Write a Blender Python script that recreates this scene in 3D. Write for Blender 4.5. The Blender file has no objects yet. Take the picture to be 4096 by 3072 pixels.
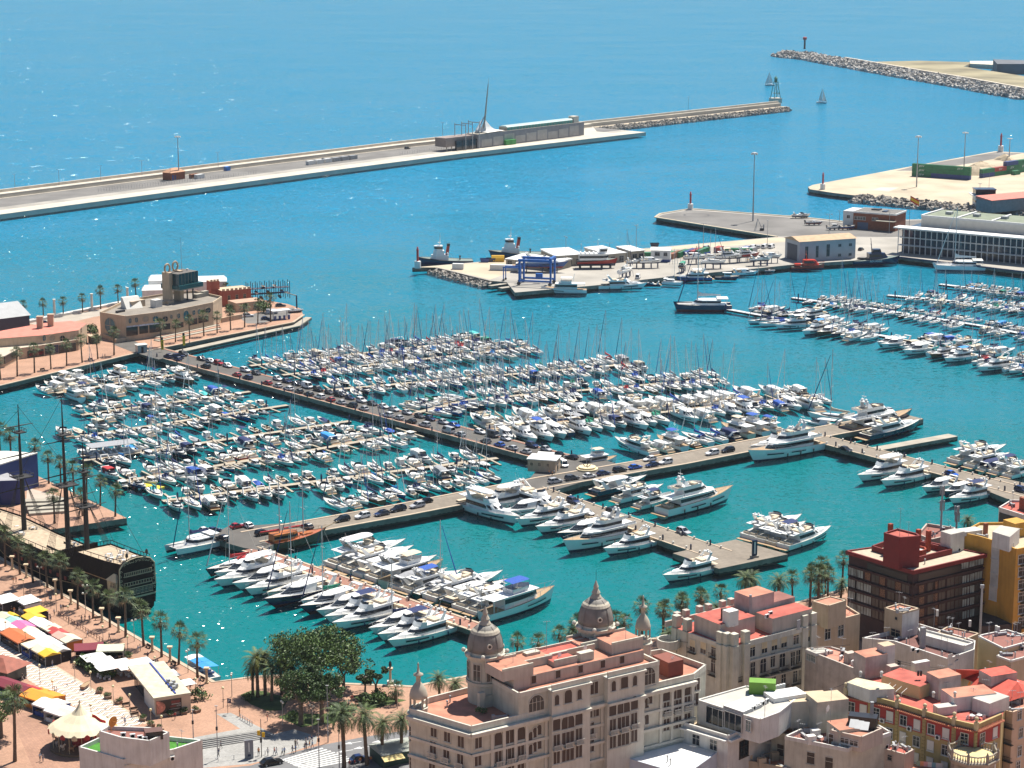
import bpy,math,random
from mathutils import Vector,Matrix
R=math.radians
rnd=random.Random(7)
SC=bpy.context.scene
COL=SC.collection
CAM_H,FOCAL,PITCH=167.0,8700.0,math.atan(1936.0/8700.0)
cam=bpy.data.cameras.new('camera')
cam.sensor_width=36.0
cam.lens=36.0*FOCAL/4096.0
cam.clip_start,cam.clip_end=5.0,60000.0
camo=bpy.data.objects.new('camera',cam)
COL.objects.link(camo)
camo.location=(0,0,CAM_H)
camo.rotation_euler=(math.pi/2-PITCH,0,0)
SC.camera=camo
SUN_AZ,SUN_EL=R(37),R(62)
world=bpy.data.worlds.new('World')
SC.world=world
world.use_nodes=True
wn=world.node_tree
sky=wn.nodes.new('ShaderNodeTexSky')
sky.sky_type='NISHITA'
sky.sun_disc=False
sky.sun_elevation=SUN_EL
sky.sun_rotation=SUN_AZ
sky.air_density,sky.dust_density,sky.ozone_density=1.0,0.5,4.0
wn.nodes['Background'].inputs['Strength'].default_value=0.06
wn.links.new(sky.outputs[0],wn.nodes['Background'].inputs['Color'])
sun=bpy.data.lights.new('sun','SUN')
sun.energy=5.0
sun.angle=R(0.5)
sun.color=(1.0,0.94,0.84)
suno=bpy.data.objects.new('sun',sun)
COL.objects.link(suno)
sd=Vector((math.sin(SUN_AZ)*math.cos(SUN_EL),math.cos(SUN_AZ)*math.cos(SUN_EL),math.sin(SUN_EL)))
suno.rotation_euler=(-sd).to_track_quat('-Z','Y').to_euler()
suno.location=(200,300,400)
SC.view_settings.view_transform='Standard'
SC.view_settings.look='None'
SC.view_settings.exposure=0.74
SC.view_settings.gamma=1.0
SC.cycles.sample_clamp_indirect=4.0
SC.cycles.max_bounces=5
SC.cycles.diffuse_bounces=2
SC.cycles.glossy_bounces=3
SC.cycles.caustics_reflective=False
SC.cycles.caustics_refractive=False
_sp,_cp=math.sin(PITCH),math.cos(PITCH)
def G(x,y,z=0.0):
 u,v=(x-2048.0)/FOCAL,(y-1536.0)/FOCAL
 t=(CAM_H-z)/(_sp+v*_cp)
 return Vector((t*u,t*(_cp-v*_sp),z))
def Fr(ox,oy,s):
 return lambda x,y,z=0.0:G(ox+x*s,oy+y*s,z)
A1,A2,A3,A4=Fr(0,0,.4629),Fr(1600,350,.4629),Fr(2400,50,.4629),Fr(3072,100,.4629)
A5,A6,A7,A8=Fr(0,1000,.5877),Fr(1600,850,.4629),Fr(2500,700,.5425),Fr(2700,900,.6311)
B1,B2,B3,B4=Fr(0,1500,.5425),Fr(0,2300,.4654),Fr(700,2400,.4747),Fr(1600,2300,.5651)
B5,B6,B7,B8=Fr(2600,2300,.4654),Fr(3200,2000,.4218),Fr(3200,2500,.4051),Fr(600,1900,.4521)
C1,C2,C3,C4=Fr(100,1350,.4069),Fr(800,1250,.4521),Fr(1600,1250,.4069),Fr(2400,1400,.4295)
C5,C6,C7,C8=Fr(1500,1800,.4973),Fr(2400,1800,.7874),Fr(3100,1500,.7843),Fr(1100,2050,.9449)
MATS={}
def mat(name,rgb,rough=.6,var=.12,scale=.6,metal=0.,bump=0.,spec=.5,alpha=1.,detail=3):
 if name in MATS:
  return MATS[name]
 m=bpy.data.materials.new(name)
 m.use_nodes=True
 nt=m.node_tree
 b=nt.nodes['Principled BSDF']
 b.inputs['Roughness'].default_value=rough
 b.inputs['Metallic'].default_value=metal
 b.inputs['Specular IOR Level'].default_value=spec
 b.inputs['Alpha'].default_value=alpha
 b.inputs['Base Color'].default_value=(*rgb,1)
 if var>0 or bump>0:
  geo=nt.nodes.new('ShaderNodeNewGeometry')
  nz=nt.nodes.new('ShaderNodeTexNoise')
  nz.inputs['Scale'].default_value=scale
  nz.inputs['Detail'].default_value=detail
  nt.links.new(geo.outputs['Position'],nz.inputs['Vector'])
  if var>0:
   rp=nt.nodes.new('ShaderNodeValToRGB')
   rp.color_ramp.elements[0].position=.3
   rp.color_ramp.elements[1].position=.7
   rp.color_ramp.elements[0].color=(*[max(0,c*(1-var))for c in rgb],1)
   rp.color_ramp.elements[1].color=(*[min(1,c*(1+var))for c in rgb],1)
   nt.links.new(nz.outputs['Fac'],rp.inputs['Fac'])
   nt.links.new(rp.outputs['Color'],b.inputs['Base Color'])
  if bump>0:
   bp=nt.nodes.new('ShaderNodeBump')
   bp.inputs['Strength'].default_value=bump
   bp.inputs['Distance'].default_value=.3
   nt.links.new(nz.outputs['Fac'],bp.inputs['Height'])
   nt.links.new(bp.outputs['Normal'],b.inputs['Normal'])
 MATS[name]=m
 return m
class MB:
 def __init__(s):
  s.v,s.f,s.m=[],[],[]
 def add(s,vs,fs,m=0):
  n=len(s.v)
  s.v+=[tuple(v)for v in vs]
  for i,f in enumerate(fs):
   s.f.append(tuple(n+k for k in f))
   s.m.append(m[i]if isinstance(m,(list,tuple))else m)
  return s
 def box(s,x0,x1,y0,y1,z0,z1,m=0,mt=None):
  mt=m if mt is None else mt
  return s.add([(x0,y0,z0),(x1,y0,z0),(x1,y1,z0),(x0,y1,z0),(x0,y0,z1),(x1,y0,z1),(x1,y1,z1),(x0,y1,z1)],[(3,2,1,0),(4,5,6,7),(0,1,5,4),(1,2,6,5),(2,3,7,6),(3,0,4,7)],[m,mt,m,m,m,m])
 def prism(s,poly,z0,z1,m=0,mt=None):
  mt=m if mt is None else mt
  P=[(p[0],p[1])for p in poly]
  a=sum(P[i][0]*P[(i+1)%len(P)][1]-P[(i+1)%len(P)][0]*P[i][1]for i in range(len(P)))
  if a<0:
   P.reverse()
  n=len(P)
  vs=[(x,y,z0)for x,y in P]+[(x,y,z1)for x,y in P]
  fs=[(i,(i+1)%n,n+(i+1)%n,n+i)for i in range(n)]
  fs+=[tuple(range(n,2*n)),tuple(range(n-1,-1,-1))]
  return s.add(vs,fs,[m]*n+[mt,m])
 def loft(s,rings,m=0,cap0=True,cap1=True,closed=True,mtop=None):
  n=len(rings[0])
  vs=[p for r in rings for p in r]
  fs,ms=[],[]
  for k in range(len(rings)-1):
   for i in range(n if closed else n-1):
    j=(i+1)%n
    fs.append((k*n+i,k*n+j,(k+1)*n+j,(k+1)*n+i))
    ms.append(m[k]if isinstance(m,(list,tuple))else m)
  m0=m[0]if isinstance(m,(list,tuple))else m
  if cap0:
   fs.append(tuple(range(n-1,-1,-1)));ms.append(m0)
  if cap1:
   o=(len(rings)-1)*n
   fs.append(tuple(range(o,o+n)));ms.append(m0 if mtop is None else mtop)
  return s.add(vs,fs,ms)
 def tube(s,p0,p1,r0,r1=None,n=6,m=0):
  r1=r0 if r1 is None else r1
  p0,p1=Vector(p0),Vector(p1)
  d=(p1-p0)
  if d.length<1e-6:
   return s
  d.normalize()
  a=d.orthogonal().normalized()
  b=d.cross(a)
  ring=lambda p,r:[p+(a*math.cos(2*math.pi*i/n)+b*math.sin(2*math.pi*i/n))*r for i in range(n)]
  return s.loft([ring(p0,r0),ring(p1,r1)],m)
 def path(s,pts,r,n=5,m=0):
  for a,b in zip(pts,pts[1:]):
   s.tube(a,b,r,r,n,m)
  return s
 def lathe(s,prof,n=12,c=(0,0,0),m=0,sx=1.,sy=1.,a0=0.):
  rings=[[(c[0]+r*sx*math.cos(a0+2*math.pi*i/n),c[1]+r*sy*math.sin(a0+2*math.pi*i/n),c[2]+z)for i in range(n)]for r,z in prof]
  return s.loft(rings,m)
 def sph(s,c,r,n=8,k=5,m=0,sz=1.,sx=1.,sy=1.):
  return s.lathe([(max(.001,r*math.sin(math.pi*i/k)),-r*sz*math.cos(math.pi*i/k))for i in range(k+1)],n,c,m,sx,sy)
 def mesh(s,name,mats,smooth=False):
  me=bpy.data.meshes.new(name)
  me.from_pydata(s.v,[],s.f)
  for q in(mats if isinstance(mats,(list,tuple))else[mats]):
   me.materials.append(q)
  me.polygons.foreach_set('material_index',s.m)
  if smooth:
   me.polygons.foreach_set('use_smooth',[True]*len(s.f))
  me.update()
  return me
 def build(s,name,mats,parent=None,smooth=False):
  return put(name,s.mesh(name,mats,smooth),parent)
def put(name,me,parent=None,loc=None,rz=None):
 o=bpy.data.objects.new(name,me)
 COL.objects.link(o)
 if parent is not None:
  o.parent=parent
 if loc is not None:
  o.location=loc
 if rz is not None:
  o.rotation_euler[2]=rz
 return o
def tag(o,label,cat,group=None):
 o['label']=label
 o['category']=cat
 if group:
  o['group']=group
 return o
def thing(name,label,cat,loc=(0,0,0),rz=0.,group=None,sc=None):
 o=bpy.data.objects.new(name,None)
 o.empty_display_size=.5
 COL.objects.link(o)
 o.location=loc
 o.rotation_euler[2]=rz
 if sc is not None:
  o.scale=(sc,sc,sc)if isinstance(sc,(int,float))else sc
 return tag(o,label,cat,group)
def struct(name,mb,mats,kind='structure',parent=None):
 o=mb.build(name,mats,parent)
 if parent is None:
  o['kind']=kind
 return o
class Proto:
 """parts of a repeated thing: (name, mesh, material slots that vary, parent part index or None, location)"""
 def __init__(s):
  s.p=[]
 def add(s,name,mb,mats,up=None,smooth=False,loc=None):
  me=mb if isinstance(mb,bpy.types.Mesh)else mb.mesh(name,mats,smooth)
  s.p.append((name,me,up,loc))
  return len(s.p)-1
 def place(s,name,label,cat,loc,rz=0.,group=None,sc=None,swap=None,skip=()):
  t=thing(name,label,cat,loc,rz,group,sc)
  made=[]
  for nm,me,up,lc in s.p:
   if nm in skip:
    made.append(None);continue
   o=put(nm,me,t if up is None else made[up],lc)
   if swap:
    for sl in o.material_slots:
     q=swap.get(sl.material.name)
     if q is not None:
      sl.link='OBJECT'
      sl.material=q
   made.append(o)
  return t
def lerp(a,b,t):
 return a+(b-a)*t
def ang(d):
 return math.atan2(d[1],d[0])
ORD=['first','second','third','fourth','fifth','sixth','seventh','eighth','ninth','tenth','eleventh','twelfth','thirteenth','fourteenth','fifteenth','sixteenth','seventeenth','eighteenth','nineteenth','twentieth']+['%d%s'%(k,'st' if k%10==1 else 'nd' if k%10==2 else 'rd' if k%10==3 else 'th')for k in range(21,80)]
def streaks(m,k=.45):
 nt=m.node_tree;b=nt.nodes['Principled BSDF'];N,L=nt.nodes.new,nt.links.new;geo=N('ShaderNodeNewGeometry');mp=N('ShaderNodeMapping');mp.inputs['Scale'].default_value=(1.3,1.3,.13);L(geo.outputs['Position'],mp.inputs['Vector'])
 nz=N('ShaderNodeTexNoise');nz.inputs['Scale'].default_value=1.0;nz.inputs['Detail'].default_value=7;nz.inputs['Roughness'].default_value=.7;L(mp.outputs[0],nz.inputs['Vector'])
 rp=N('ShaderNodeValToRGB');rp.color_ramp.elements[0].position=.34;rp.color_ramp.elements[0].color=(.55,.5,.45,1);rp.color_ramp.elements[1].position=.56;rp.color_ramp.elements[1].color=(1,1,1,1);L(nz.outputs['Fac'],rp.inputs['Fac'])
 mx=N('ShaderNodeMix');mx.data_type='RGBA';mx.blend_type='MULTIPLY';mx.inputs[0].default_value=k;L(b.inputs['Base Color'].links[0].from_socket,mx.inputs[6]);L(rp.outputs['Color'],mx.inputs[7]);L(mx.outputs[2],b.inputs['Base Color'])
white=mat('white_gelcoat',(.80,.80,.78),.25,.04,.8)
cream=mat('cream_gelcoat',(.74,.68,.55),.35,.06)
navy=mat('navy_hull_paint',(.012,.022,.07),.2,.1)
blackp=mat('black_paint',(.012,.012,.015),.35,.2)
glass=mat('dark_glass',(.015,.02,.028),.08,.0)
teak=mat('teak',(.36,.24,.13),.6,.15,3)
chrome=mat('steel_rail',(.55,.57,.6),.3,0,metal=.8)
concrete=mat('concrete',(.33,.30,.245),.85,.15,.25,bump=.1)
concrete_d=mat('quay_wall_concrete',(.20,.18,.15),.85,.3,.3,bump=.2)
asphalt=mat('asphalt',(.095,.088,.080),.85,.15,.2)
# ========================== water
WAVES=((.035,.22),(.2,.35),(.9,1.3),(2.6,1.0))
def water_material():
 m=bpy.data.materials.new('harbour_water')
 m.use_nodes=True
 nt=m.node_tree
 b=nt.nodes['Principled BSDF']
 N,L=nt.nodes.new,nt.links.new
 geo=N('ShaderNodeNewGeometry')
 sep=N('ShaderNodeSeparateXYZ');L(geo.outputs['Position'],sep.inputs[0])
 mp=N('ShaderNodeMapping');mp.inputs['Rotation'].default_value=(0,0,R(25));mp.inputs['Scale'].default_value=(.5,1,1)
 L(geo.outputs['Position'],mp.inputs['Vector'])
 mc=N('ShaderNodeMapRange');mc.inputs['From Min'].default_value,mc.inputs['From Max'].default_value=500,1300
 mc.inputs['To Min'].default_value,mc.inputs['To Max'].default_value=.30,1.0
 L(sep.outputs['Y'],mc.inputs['Value'])
 prev=None
 for sc_,k in WAVES:
  nz=N('ShaderNodeTexNoise');nz.inputs['Scale'].default_value=sc_;nz.inputs['Detail'].default_value=1.5;nz.inputs['Roughness'].default_value=.6
  L(mp.outputs[0],nz.inputs['Vector'])
  sb=N('ShaderNodeVectorMath');sb.operation='SUBTRACT';sb.inputs[1].default_value=(.5,.5,.5);L(nz.outputs['Color'],sb.inputs[0])
  ml=N('ShaderNodeVectorMath');ml.operation='MULTIPLY';ml.inputs[1].default_value=(k,k,0);L(sb.outputs[0],ml.inputs[0])
  if prev:
   q=N('ShaderNodeVectorMath');q.operation='ADD';L(prev.outputs[0],q.inputs[0]);L(ml.outputs[0],q.inputs[1]);prev=q
  else:
   prev=ml
 wp=N('ShaderNodeTexNoise');wp.inputs['Scale'].default_value=.014;wp.inputs['Detail'].default_value=4;L(mp.outputs[0],wp.inputs['Vector'])
 wr=N('ShaderNodeMapRange');wr.inputs['From Min'].default_value,wr.inputs['From Max'].default_value=.35,.65;wr.inputs['To Min'].default_value,wr.inputs['To Max'].default_value=.45,1.45;L(wp.outputs['Fac'],wr.inputs['Value'])
 wm2=N('ShaderNodeMath');wm2.operation='MULTIPLY';L(mc.outputs[0],wm2.inputs[0]);L(wr.outputs[0],wm2.inputs[1])
 s1=N('ShaderNodeVectorMath');s1.operation='SCALE';L(prev.outputs[0],s1.inputs[0]);L(wm2.outputs[0],s1.inputs['Scale'])
 cs=N('ShaderNodeVectorMath');cs.operation='MULTIPLY';cs.inputs[1].default_value=(3.2,4.6,1);L(mp.outputs[0],cs.inputs[0])
 cf=N('ShaderNodeVectorMath');cf.operation='FLOOR';L(cs.outputs[0],cf.inputs[0])
 wn_=N('ShaderNodeTexWhiteNoise');wn_.noise_dimensions='2D';L(cf.outputs[0],wn_.inputs['Vector'])
 gt=N('ShaderNodeMath');gt.operation='GREATER_THAN';gt.inputs[1].default_value=.9;L(wn_.outputs['Value'],gt.inputs[0])
 wc=N('ShaderNodeVectorMath');wc.operation='SUBTRACT';wc.inputs[1].default_value=(.5,.5,.5);L(wn_.outputs['Color'],wc.inputs[0])
 wm_=N('ShaderNodeVectorMath');wm_.operation='MULTIPLY';wm_.inputs[1].default_value=(.9,.9,0);L(wc.outputs[0],wm_.inputs[0])
 ws=N('ShaderNodeVectorMath');ws.operation='SCALE';L(wm_.outputs[0],ws.inputs[0]);L(gt.outputs[0],ws.inputs['Scale'])
 wa=N('ShaderNodeVectorMath');wa.operation='ADD';L(s1.outputs[0],wa.inputs[0]);L(ws.outputs[0],wa.inputs[1])
 c2=N('ShaderNodeVectorMath');c2.operation='MULTIPLY';c2.inputs[1].default_value=(.55,.3,1);L(mp.outputs[0],c2.inputs[0])
 f2=N('ShaderNodeVectorMath');f2.operation='FLOOR';L(c2.outputs[0],f2.inputs[0])
 w2=N('ShaderNodeTexWhiteNoise');w2.noise_dimensions='2D';L(f2.outputs[0],w2.inputs['Vector'])
 g2=N('ShaderNodeMath');g2.operation='GREATER_THAN';g2.inputs[1].default_value=.95;L(w2.outputs['Value'],g2.inputs[0])
 y2=N('ShaderNodeMath');y2.operation='GREATER_THAN';y2.inputs[1].default_value=1150;L(sep.outputs['Y'],y2.inputs[0])
 k2=N('ShaderNodeMath');k2.operation='MULTIPLY';L(g2.outputs[0],k2.inputs[0]);L(y2.outputs[0],k2.inputs[1])
 d2=N('ShaderNodeVectorMath');d2.operation='SUBTRACT';d2.inputs[1].default_value=(.5,.5,.5);L(w2.outputs['Color'],d2.inputs[0])
 e2=N('ShaderNodeVectorMath');e2.operation='MULTIPLY';e2.inputs[1].default_value=(1.1,1.1,0);L(d2.outputs[0],e2.inputs[0])
 h2=N('ShaderNodeVectorMath');h2.operation='SCALE';L(e2.outputs[0],h2.inputs[0]);L(k2.outputs[0],h2.inputs['Scale'])
 i2=N('ShaderNodeVectorMath');i2.operation='ADD';L(wa.outputs[0],i2.inputs[0]);L(h2.outputs[0],i2.inputs[1])
 q=N('ShaderNodeVectorMath');q.operation='ADD';q.inputs[1].default_value=(0,0,1);L(i2.outputs[0],q.inputs[0])
 nn=N('ShaderNodeVectorMath');nn.operation='NORMALIZE';L(q.outputs[0],nn.inputs[0])
 tr=N('ShaderNodeBsdfTransparent')
 gl=N('ShaderNodeBsdfGlossy');gl.inputs['Roughness'].default_value=.1;L(nn.outputs[0],gl.inputs['Normal'])
 fr=N('ShaderNodeFresnel');fr.inputs['IOR'].default_value=1.33;L(nn.outputs[0],fr.inputs['Normal'])
 mn=N('ShaderNodeMath');mn.operation='MINIMUM';mn.inputs[1].default_value=.42;L(fr.outputs[0],mn.inputs[0])
 mx=N('ShaderNodeMixShader');L(mn.outputs[0],mx.inputs[0]);L(tr.outputs[0],mx.inputs[1]);L(gl.outputs[0],mx.inputs[2])
 L(mx.outputs[0],nt.nodes['Material Output'].inputs['Surface']);nt.nodes.remove(b)
 return m
def depth_material():
 m=bpy.data.materials.new('turbid_water');m.use_nodes=True
 nt=m.node_tree;b=nt.nodes['Principled BSDF'];N,L=nt.nodes.new,nt.links.new
 geo=N('ShaderNodeNewGeometry')
 sep=N('ShaderNodeSeparateXYZ');L(geo.outputs['Position'],sep.inputs[0])
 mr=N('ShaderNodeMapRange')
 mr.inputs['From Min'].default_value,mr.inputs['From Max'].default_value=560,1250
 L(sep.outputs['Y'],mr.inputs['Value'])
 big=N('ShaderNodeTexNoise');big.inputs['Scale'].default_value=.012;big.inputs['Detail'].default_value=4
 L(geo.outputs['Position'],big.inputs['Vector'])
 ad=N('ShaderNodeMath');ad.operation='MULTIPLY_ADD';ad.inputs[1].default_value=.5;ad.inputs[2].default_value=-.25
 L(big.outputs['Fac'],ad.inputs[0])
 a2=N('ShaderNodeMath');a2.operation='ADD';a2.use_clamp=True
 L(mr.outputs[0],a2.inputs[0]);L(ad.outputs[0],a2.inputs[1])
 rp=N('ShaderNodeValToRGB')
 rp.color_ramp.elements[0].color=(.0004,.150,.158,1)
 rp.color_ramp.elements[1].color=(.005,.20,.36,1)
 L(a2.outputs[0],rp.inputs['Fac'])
 df=N('ShaderNodeBsdfDiffuse');L(rp.outputs['Color'],df.inputs['Color'])
 L(df.outputs[0],nt.nodes['Material Output'].inputs['Surface']);nt.nodes.remove(b)
 return m
water=water_material()
mb=MB()
mb.add([(-40000,100,0),(40000,100,0),(40000,50000,0),(-40000,50000,0)],[(0,1,2,3)])
struct('sea_water',mb,water)
mb=MB();mb.add([(-40000,100,-1.3),(40000,100,-1.3),(40000,50000,-1.3),(-40000,50000,-1.3)],[(0,1,2,3)])
struct('turbid_water_depth',mb,depth_material())
# ========================== ground, piers
def tile_material(name,rgb,joint,size,var=.12,mort=.03,bw=.5,rh=.5,off=.5,rot=0):
 m=bpy.data.materials.new(name);m.use_nodes=True
 nt=m.node_tree;b=nt.nodes['Principled BSDF'];N,L=nt.nodes.new,nt.links.new
 geo=N('ShaderNodeNewGeometry')
 mp=N('ShaderNodeMapping');mp.inputs['Rotation'].default_value=(0,0,rot);L(geo.outputs['Position'],mp.inputs['Vector'])
 br=N('ShaderNodeTexBrick');br.inputs['Scale'].default_value=1.0/size
 br.inputs['Color1'].default_value=(*[c*(1-var)for c in rgb],1);br.inputs['Color2'].default_value=(*[c*(1+var)for c in rgb],1)
 br.inputs['Mortar'].default_value=(*joint,1);br.inputs['Mortar Size'].default_value=mort
 br.inputs['Brick Width'].default_value=bw;br.inputs['Row Height'].default_value=rh;br.offset=off
 L(mp.outputs[0],br.inputs['Vector'])
 nz=N('ShaderNodeTexNoise');nz.inputs['Scale'].default_value=.15;nz.inputs['Detail'].default_value=6;L(geo.outputs['Position'],nz.inputs['Vector'])
 mx=N('ShaderNodeMix');mx.data_type='RGBA';mx.blend_type='MULTIPLY';mx.inputs[0].default_value=.55
 rp=N('ShaderNodeValToRGB');rp.color_ramp.elements[0].position=.3;rp.color_ramp.elements[0].color=(.62,.6,.58,1);rp.color_ramp.elements[1].position=.65;rp.color_ramp.elements[1].color=(1,1,1,1)
 L(nz.outputs['Fac'],rp.inputs['Fac']);L(br.outputs['Color'],mx.inputs[6]);L(rp.outputs['Color'],mx.inputs[7])
 L(mx.outputs[2],b.inputs['Base Color']);b.inputs['Roughness'].default_value=.85
 return m
pink_tile=tile_material('pink_paving',(.41,.235,.155),(.31,.19,.13),.8)
red_tile=tile_material('red_paving',(.33,.155,.11),(.25,.135,.10),.8)
stone_kerb=mat('pale_stone_kerb',(.43,.34,.25),.8,.12,.8)
yard=mat('shipyard_concrete',(.32,.30,.265),.85,.2,.06,detail=6)
sandy=mat('sandy_concrete',(.44,.37,.27),.9,.2,.05,detail=6)
greyyard=mat('grey_yard_asphalt',(.155,.148,.14),.9,.25,.05,detail=6)
def T(*pts,z=2.0):
 return[G(x,y,z)for x,y in pts]
QZ=2.0
def weed_line(m):
 nt=m.node_tree;b=nt.nodes['Principled BSDF'];N,L=nt.nodes.new,nt.links.new;geo=N('ShaderNodeNewGeometry');sp=N('ShaderNodeSeparateXYZ');L(geo.outputs['Position'],sp.inputs[0])
 nz=N('ShaderNodeTexNoise');nz.inputs['Scale'].default_value=.8;L(geo.outputs['Position'],nz.inputs['Vector'])
 ma=N('ShaderNodeMath');ma.operation='MULTIPLY_ADD';ma.inputs[1].default_value=.9;ma.inputs[2].default_value=.0;L(nz.outputs['Fac'],ma.inputs[0])
 lt=N('ShaderNodeMath');lt.operation='LESS_THAN';L(sp.outputs['Z'],lt.inputs[0]);L(ma.outputs[0],lt.inputs[1])
 mx=N('ShaderNodeMix');mx.data_type='RGBA';L(lt.outputs[0],mx.inputs[0]);src=b.inputs['Base Color'].links[0].from_socket;L(src,mx.inputs[6]);mx.inputs[7].default_value=(.022,.026,.018,1);L(mx.outputs[2],b.inputs['Base Color'])
weed_line(concrete_d)
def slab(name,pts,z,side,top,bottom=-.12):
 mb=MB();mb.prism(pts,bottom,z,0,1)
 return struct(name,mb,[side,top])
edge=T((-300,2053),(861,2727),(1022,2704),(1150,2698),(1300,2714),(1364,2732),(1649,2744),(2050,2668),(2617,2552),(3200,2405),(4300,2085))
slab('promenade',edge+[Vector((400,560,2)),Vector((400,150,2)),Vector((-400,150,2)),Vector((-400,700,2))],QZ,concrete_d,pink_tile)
def strip(name,pts,w0,w1,z,m,th=.12,kind='structure',parent=None):
 """a band along a line, from offset w0 to w1 to its right"""
 mb=MB();off=[]
 for i,p in enumerate(pts):
  a=pts[max(0,i-1)];b=pts[min(len(pts)-1,i+1)]
  d=Vector((b.x-a.x,b.y-a.y)).normalized();n=Vector((d.y,-d.x))
  off.append((p,n))
 for(p,n),(q,k)in zip(off,off[1:]):
  quad=[p.xy+n*w0,q.xy+k*w0,q.xy+k*w1,p.xy+n*w1]
  mb.prism(quad,z-th,z,0)
 return struct(name,mb,m,kind,parent)
strip('quay_kerb',edge[:11],-.05,.9,QZ+.11,stone_kerb,.3)
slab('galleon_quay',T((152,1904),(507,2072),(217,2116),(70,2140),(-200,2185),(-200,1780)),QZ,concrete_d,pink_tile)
mole=[A5(*q,QZ)for q in((-300,990),(0,920),(900,705),(1110,662),(1990,490),(2062,440),(2050,400),(1960,368),(1600,305),(1250,285),(840,365),(430,440),(0,522),(-300,580))]
slab('mole',mole,QZ,concrete_d,pink_tile)
strip('mole_kerb',mole[:6],-.05,.8,QZ+.1,stone_kerb,.3)
slab('mole_landing_ledge',[A5(*q,.9)for q in((1095,705),(1990,510),(2080,455),(2122,457),(2040,515),(1120,720))],.9,concrete_d,concrete)
def pier(name,pts,w,z,top,side=concrete_d,ext=0,bottom=-.1):
 pts=list(pts)
 L_,R_=[],[]
 for i,p in enumerate(pts):
  a=pts[max(0,i-1)];b=pts[min(len(pts)-1,i+1)]
  d=Vector((b.x-a.x,b.y-a.y)).normalized();n=Vector((-d.y,d.x))
  L_.append(p.xy+n*w/2);R_.append(p.xy-n*w/2)
 mb=MB()
 for i in range(len(pts)-1):
  mb.prism([L_[i],L_[i+1],R_[i+1],R_[i]],bottom,z,0,1)
 return struct(name,mb,[side,top])
PZ=1.8
car_pier=T((560,1389),(2235,1833),z=PZ)
pier('car_pier',car_pier,11,PZ,asphalt)
for s_ in(1,-1):
 strip('pier_pavement',car_pier,s_*4.3,s_*5.2,PZ+.1,red_tile,.1)
 strip('pier_kerb',car_pier,s_*5.2,s_*5.52,PZ+.14,stone_kerb,.2)
mid_pier=T((1000,2148),(1599,2041),(2200,1925),(2701,1840),(3230,1738),(3640,1662),z=PZ)
greypave=tile_material('grey_pier_paving',(.225,.19,.15),(.15,.13,.105),3.2,.08,.012,rot=R(-36))
pier('middle_pier',mid_pier,11.5,PZ+.004,greypave)
for s_ in(1,-1):
 strip('pier_kerb',mid_pier,s_*5.0,s_*5.8,PZ+.12,stone_kerb,.2)
slab('pier_square',T((2190,1830),(2330,1818),(2520,1868),(2440,1895),(2170,1975),(2080,1960),z=PZ),PZ+.008,concrete_d,asphalt)
slab('pier_end_square',T((1683,1),(1,1),z=0)[:0]or[C7(x,y,PZ)for x,y in((520,200),(575,185),(757,224),(690,246),(560,240))],PZ+.012,concrete_d,greypave)
slab('parking_quay',[B8(*q,PZ)for q in((520,545),(690,455),(1000,440),(1290,420),(1250,520),(1000,670),(830,645),(690,605))],PZ+.016,concrete_d,asphalt)
red_pier=T((1000,2195),(1925,2515),z=PZ)
pier('red_paved_pier',red_pier,4.4,PZ-.004,red_tile)
for s_ in(1,-1):
 strip('pier_kerb',red_pier,s_*2.0,s_*2.75,PZ+.1,stone_kerb,.25)
branch_pier=T((2125,1958),(2880,2216),z=PZ)
pier('branch_pier',branch_pier,8.8,PZ+.02,greypave)
for s_ in(1,-1):
 strip('pier_kerb',branch_pier,s_*3.9,s_*4.45,PZ+.13,stone_kerb,.2)
slab('branch_pier_square',T((2691,2213),(2876,2275),(3152,2217),(2943,2158),z=PZ),PZ+.024,concrete_d,greypave)
right_pier=T((3215,1738),(4180,1990),z=PZ)
pier('right_pier',right_pier,8.6,PZ+.026,greypave)
for s_ in(1,-1):
 strip('pier_kerb',right_pier,s_*3.8,s_*4.4,PZ+.135,stone_kerb,.2)
slab('right_pier_square',[C7(x,y,PZ)for x,y in((1040,575),(1130,520),(1500,600),(1400,680),(1180,630))],PZ+.03,concrete_d,greypave)
pier('finger_pier',T((3460,1803),(3812,1740),z=PZ-.3),4.2,PZ-.3,concrete)
ship=T((1649,1070),(1734,1067),(1753,1072),(1961,1123),(2026,1128),(2060,1170),(2331,1146),(2480,1132),(2576,1118),(2847,1090),(3021,1074),(3173,1058),(3417,1042),(3585,1025),(4400,1121),(4400,860),(3640,878),(3368,887),(3178,868),(2760,836),(2646,856),(2625,869),(3113,947),(2624,989),(1896,1049))
slab('shipyard_quay',ship,QZ,concrete_d,yard)
mb=MB();mb.prism(T((2632,868),(2650,859),(2762,840),(3178,872),(3368,891),(3640,882),(4300,866),(4300,930),(3560,948),(3120,946),z=QZ),QZ-.1,QZ+.006)
struct('grey_yard_surface',mb,greyyard)
mb=MB();mb.prism(T((1660,1069),(1896,1052),(2624,993),(3113,950),(3240,960),(2900,985),(2400,1015),(2080,1075),(1960,1118),(1757,1070),z=QZ),QZ-.1,QZ+.01)
struct('sandy_yard_surface',mb,sandy)
strip('shipyard_kerb',T((3113,947),(2625,869),(2646,856),(2760,836),(3178,868),(3368,887),z=QZ),-1.6,.0,QZ+.3,sandy,.4)
isl=T((3232,748),(3240,757),(3331,771),(3433,783),(3860,824),(4400,852),(4400,622),(4096,611),(3979,605),(3646,665),(3252,739),z=2.2)
slab('container_island',isl,2.2,concrete_d,sandy)
mb=MB();mb.prism([A4(*q,2.2)for q in((1100,1260),(1250,1225),(1960,1098),(2200,1108),(1700,1205),(1300,1260))],2.1,2.206)
struct('asphalt_patch',mb,greyyard)
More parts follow.
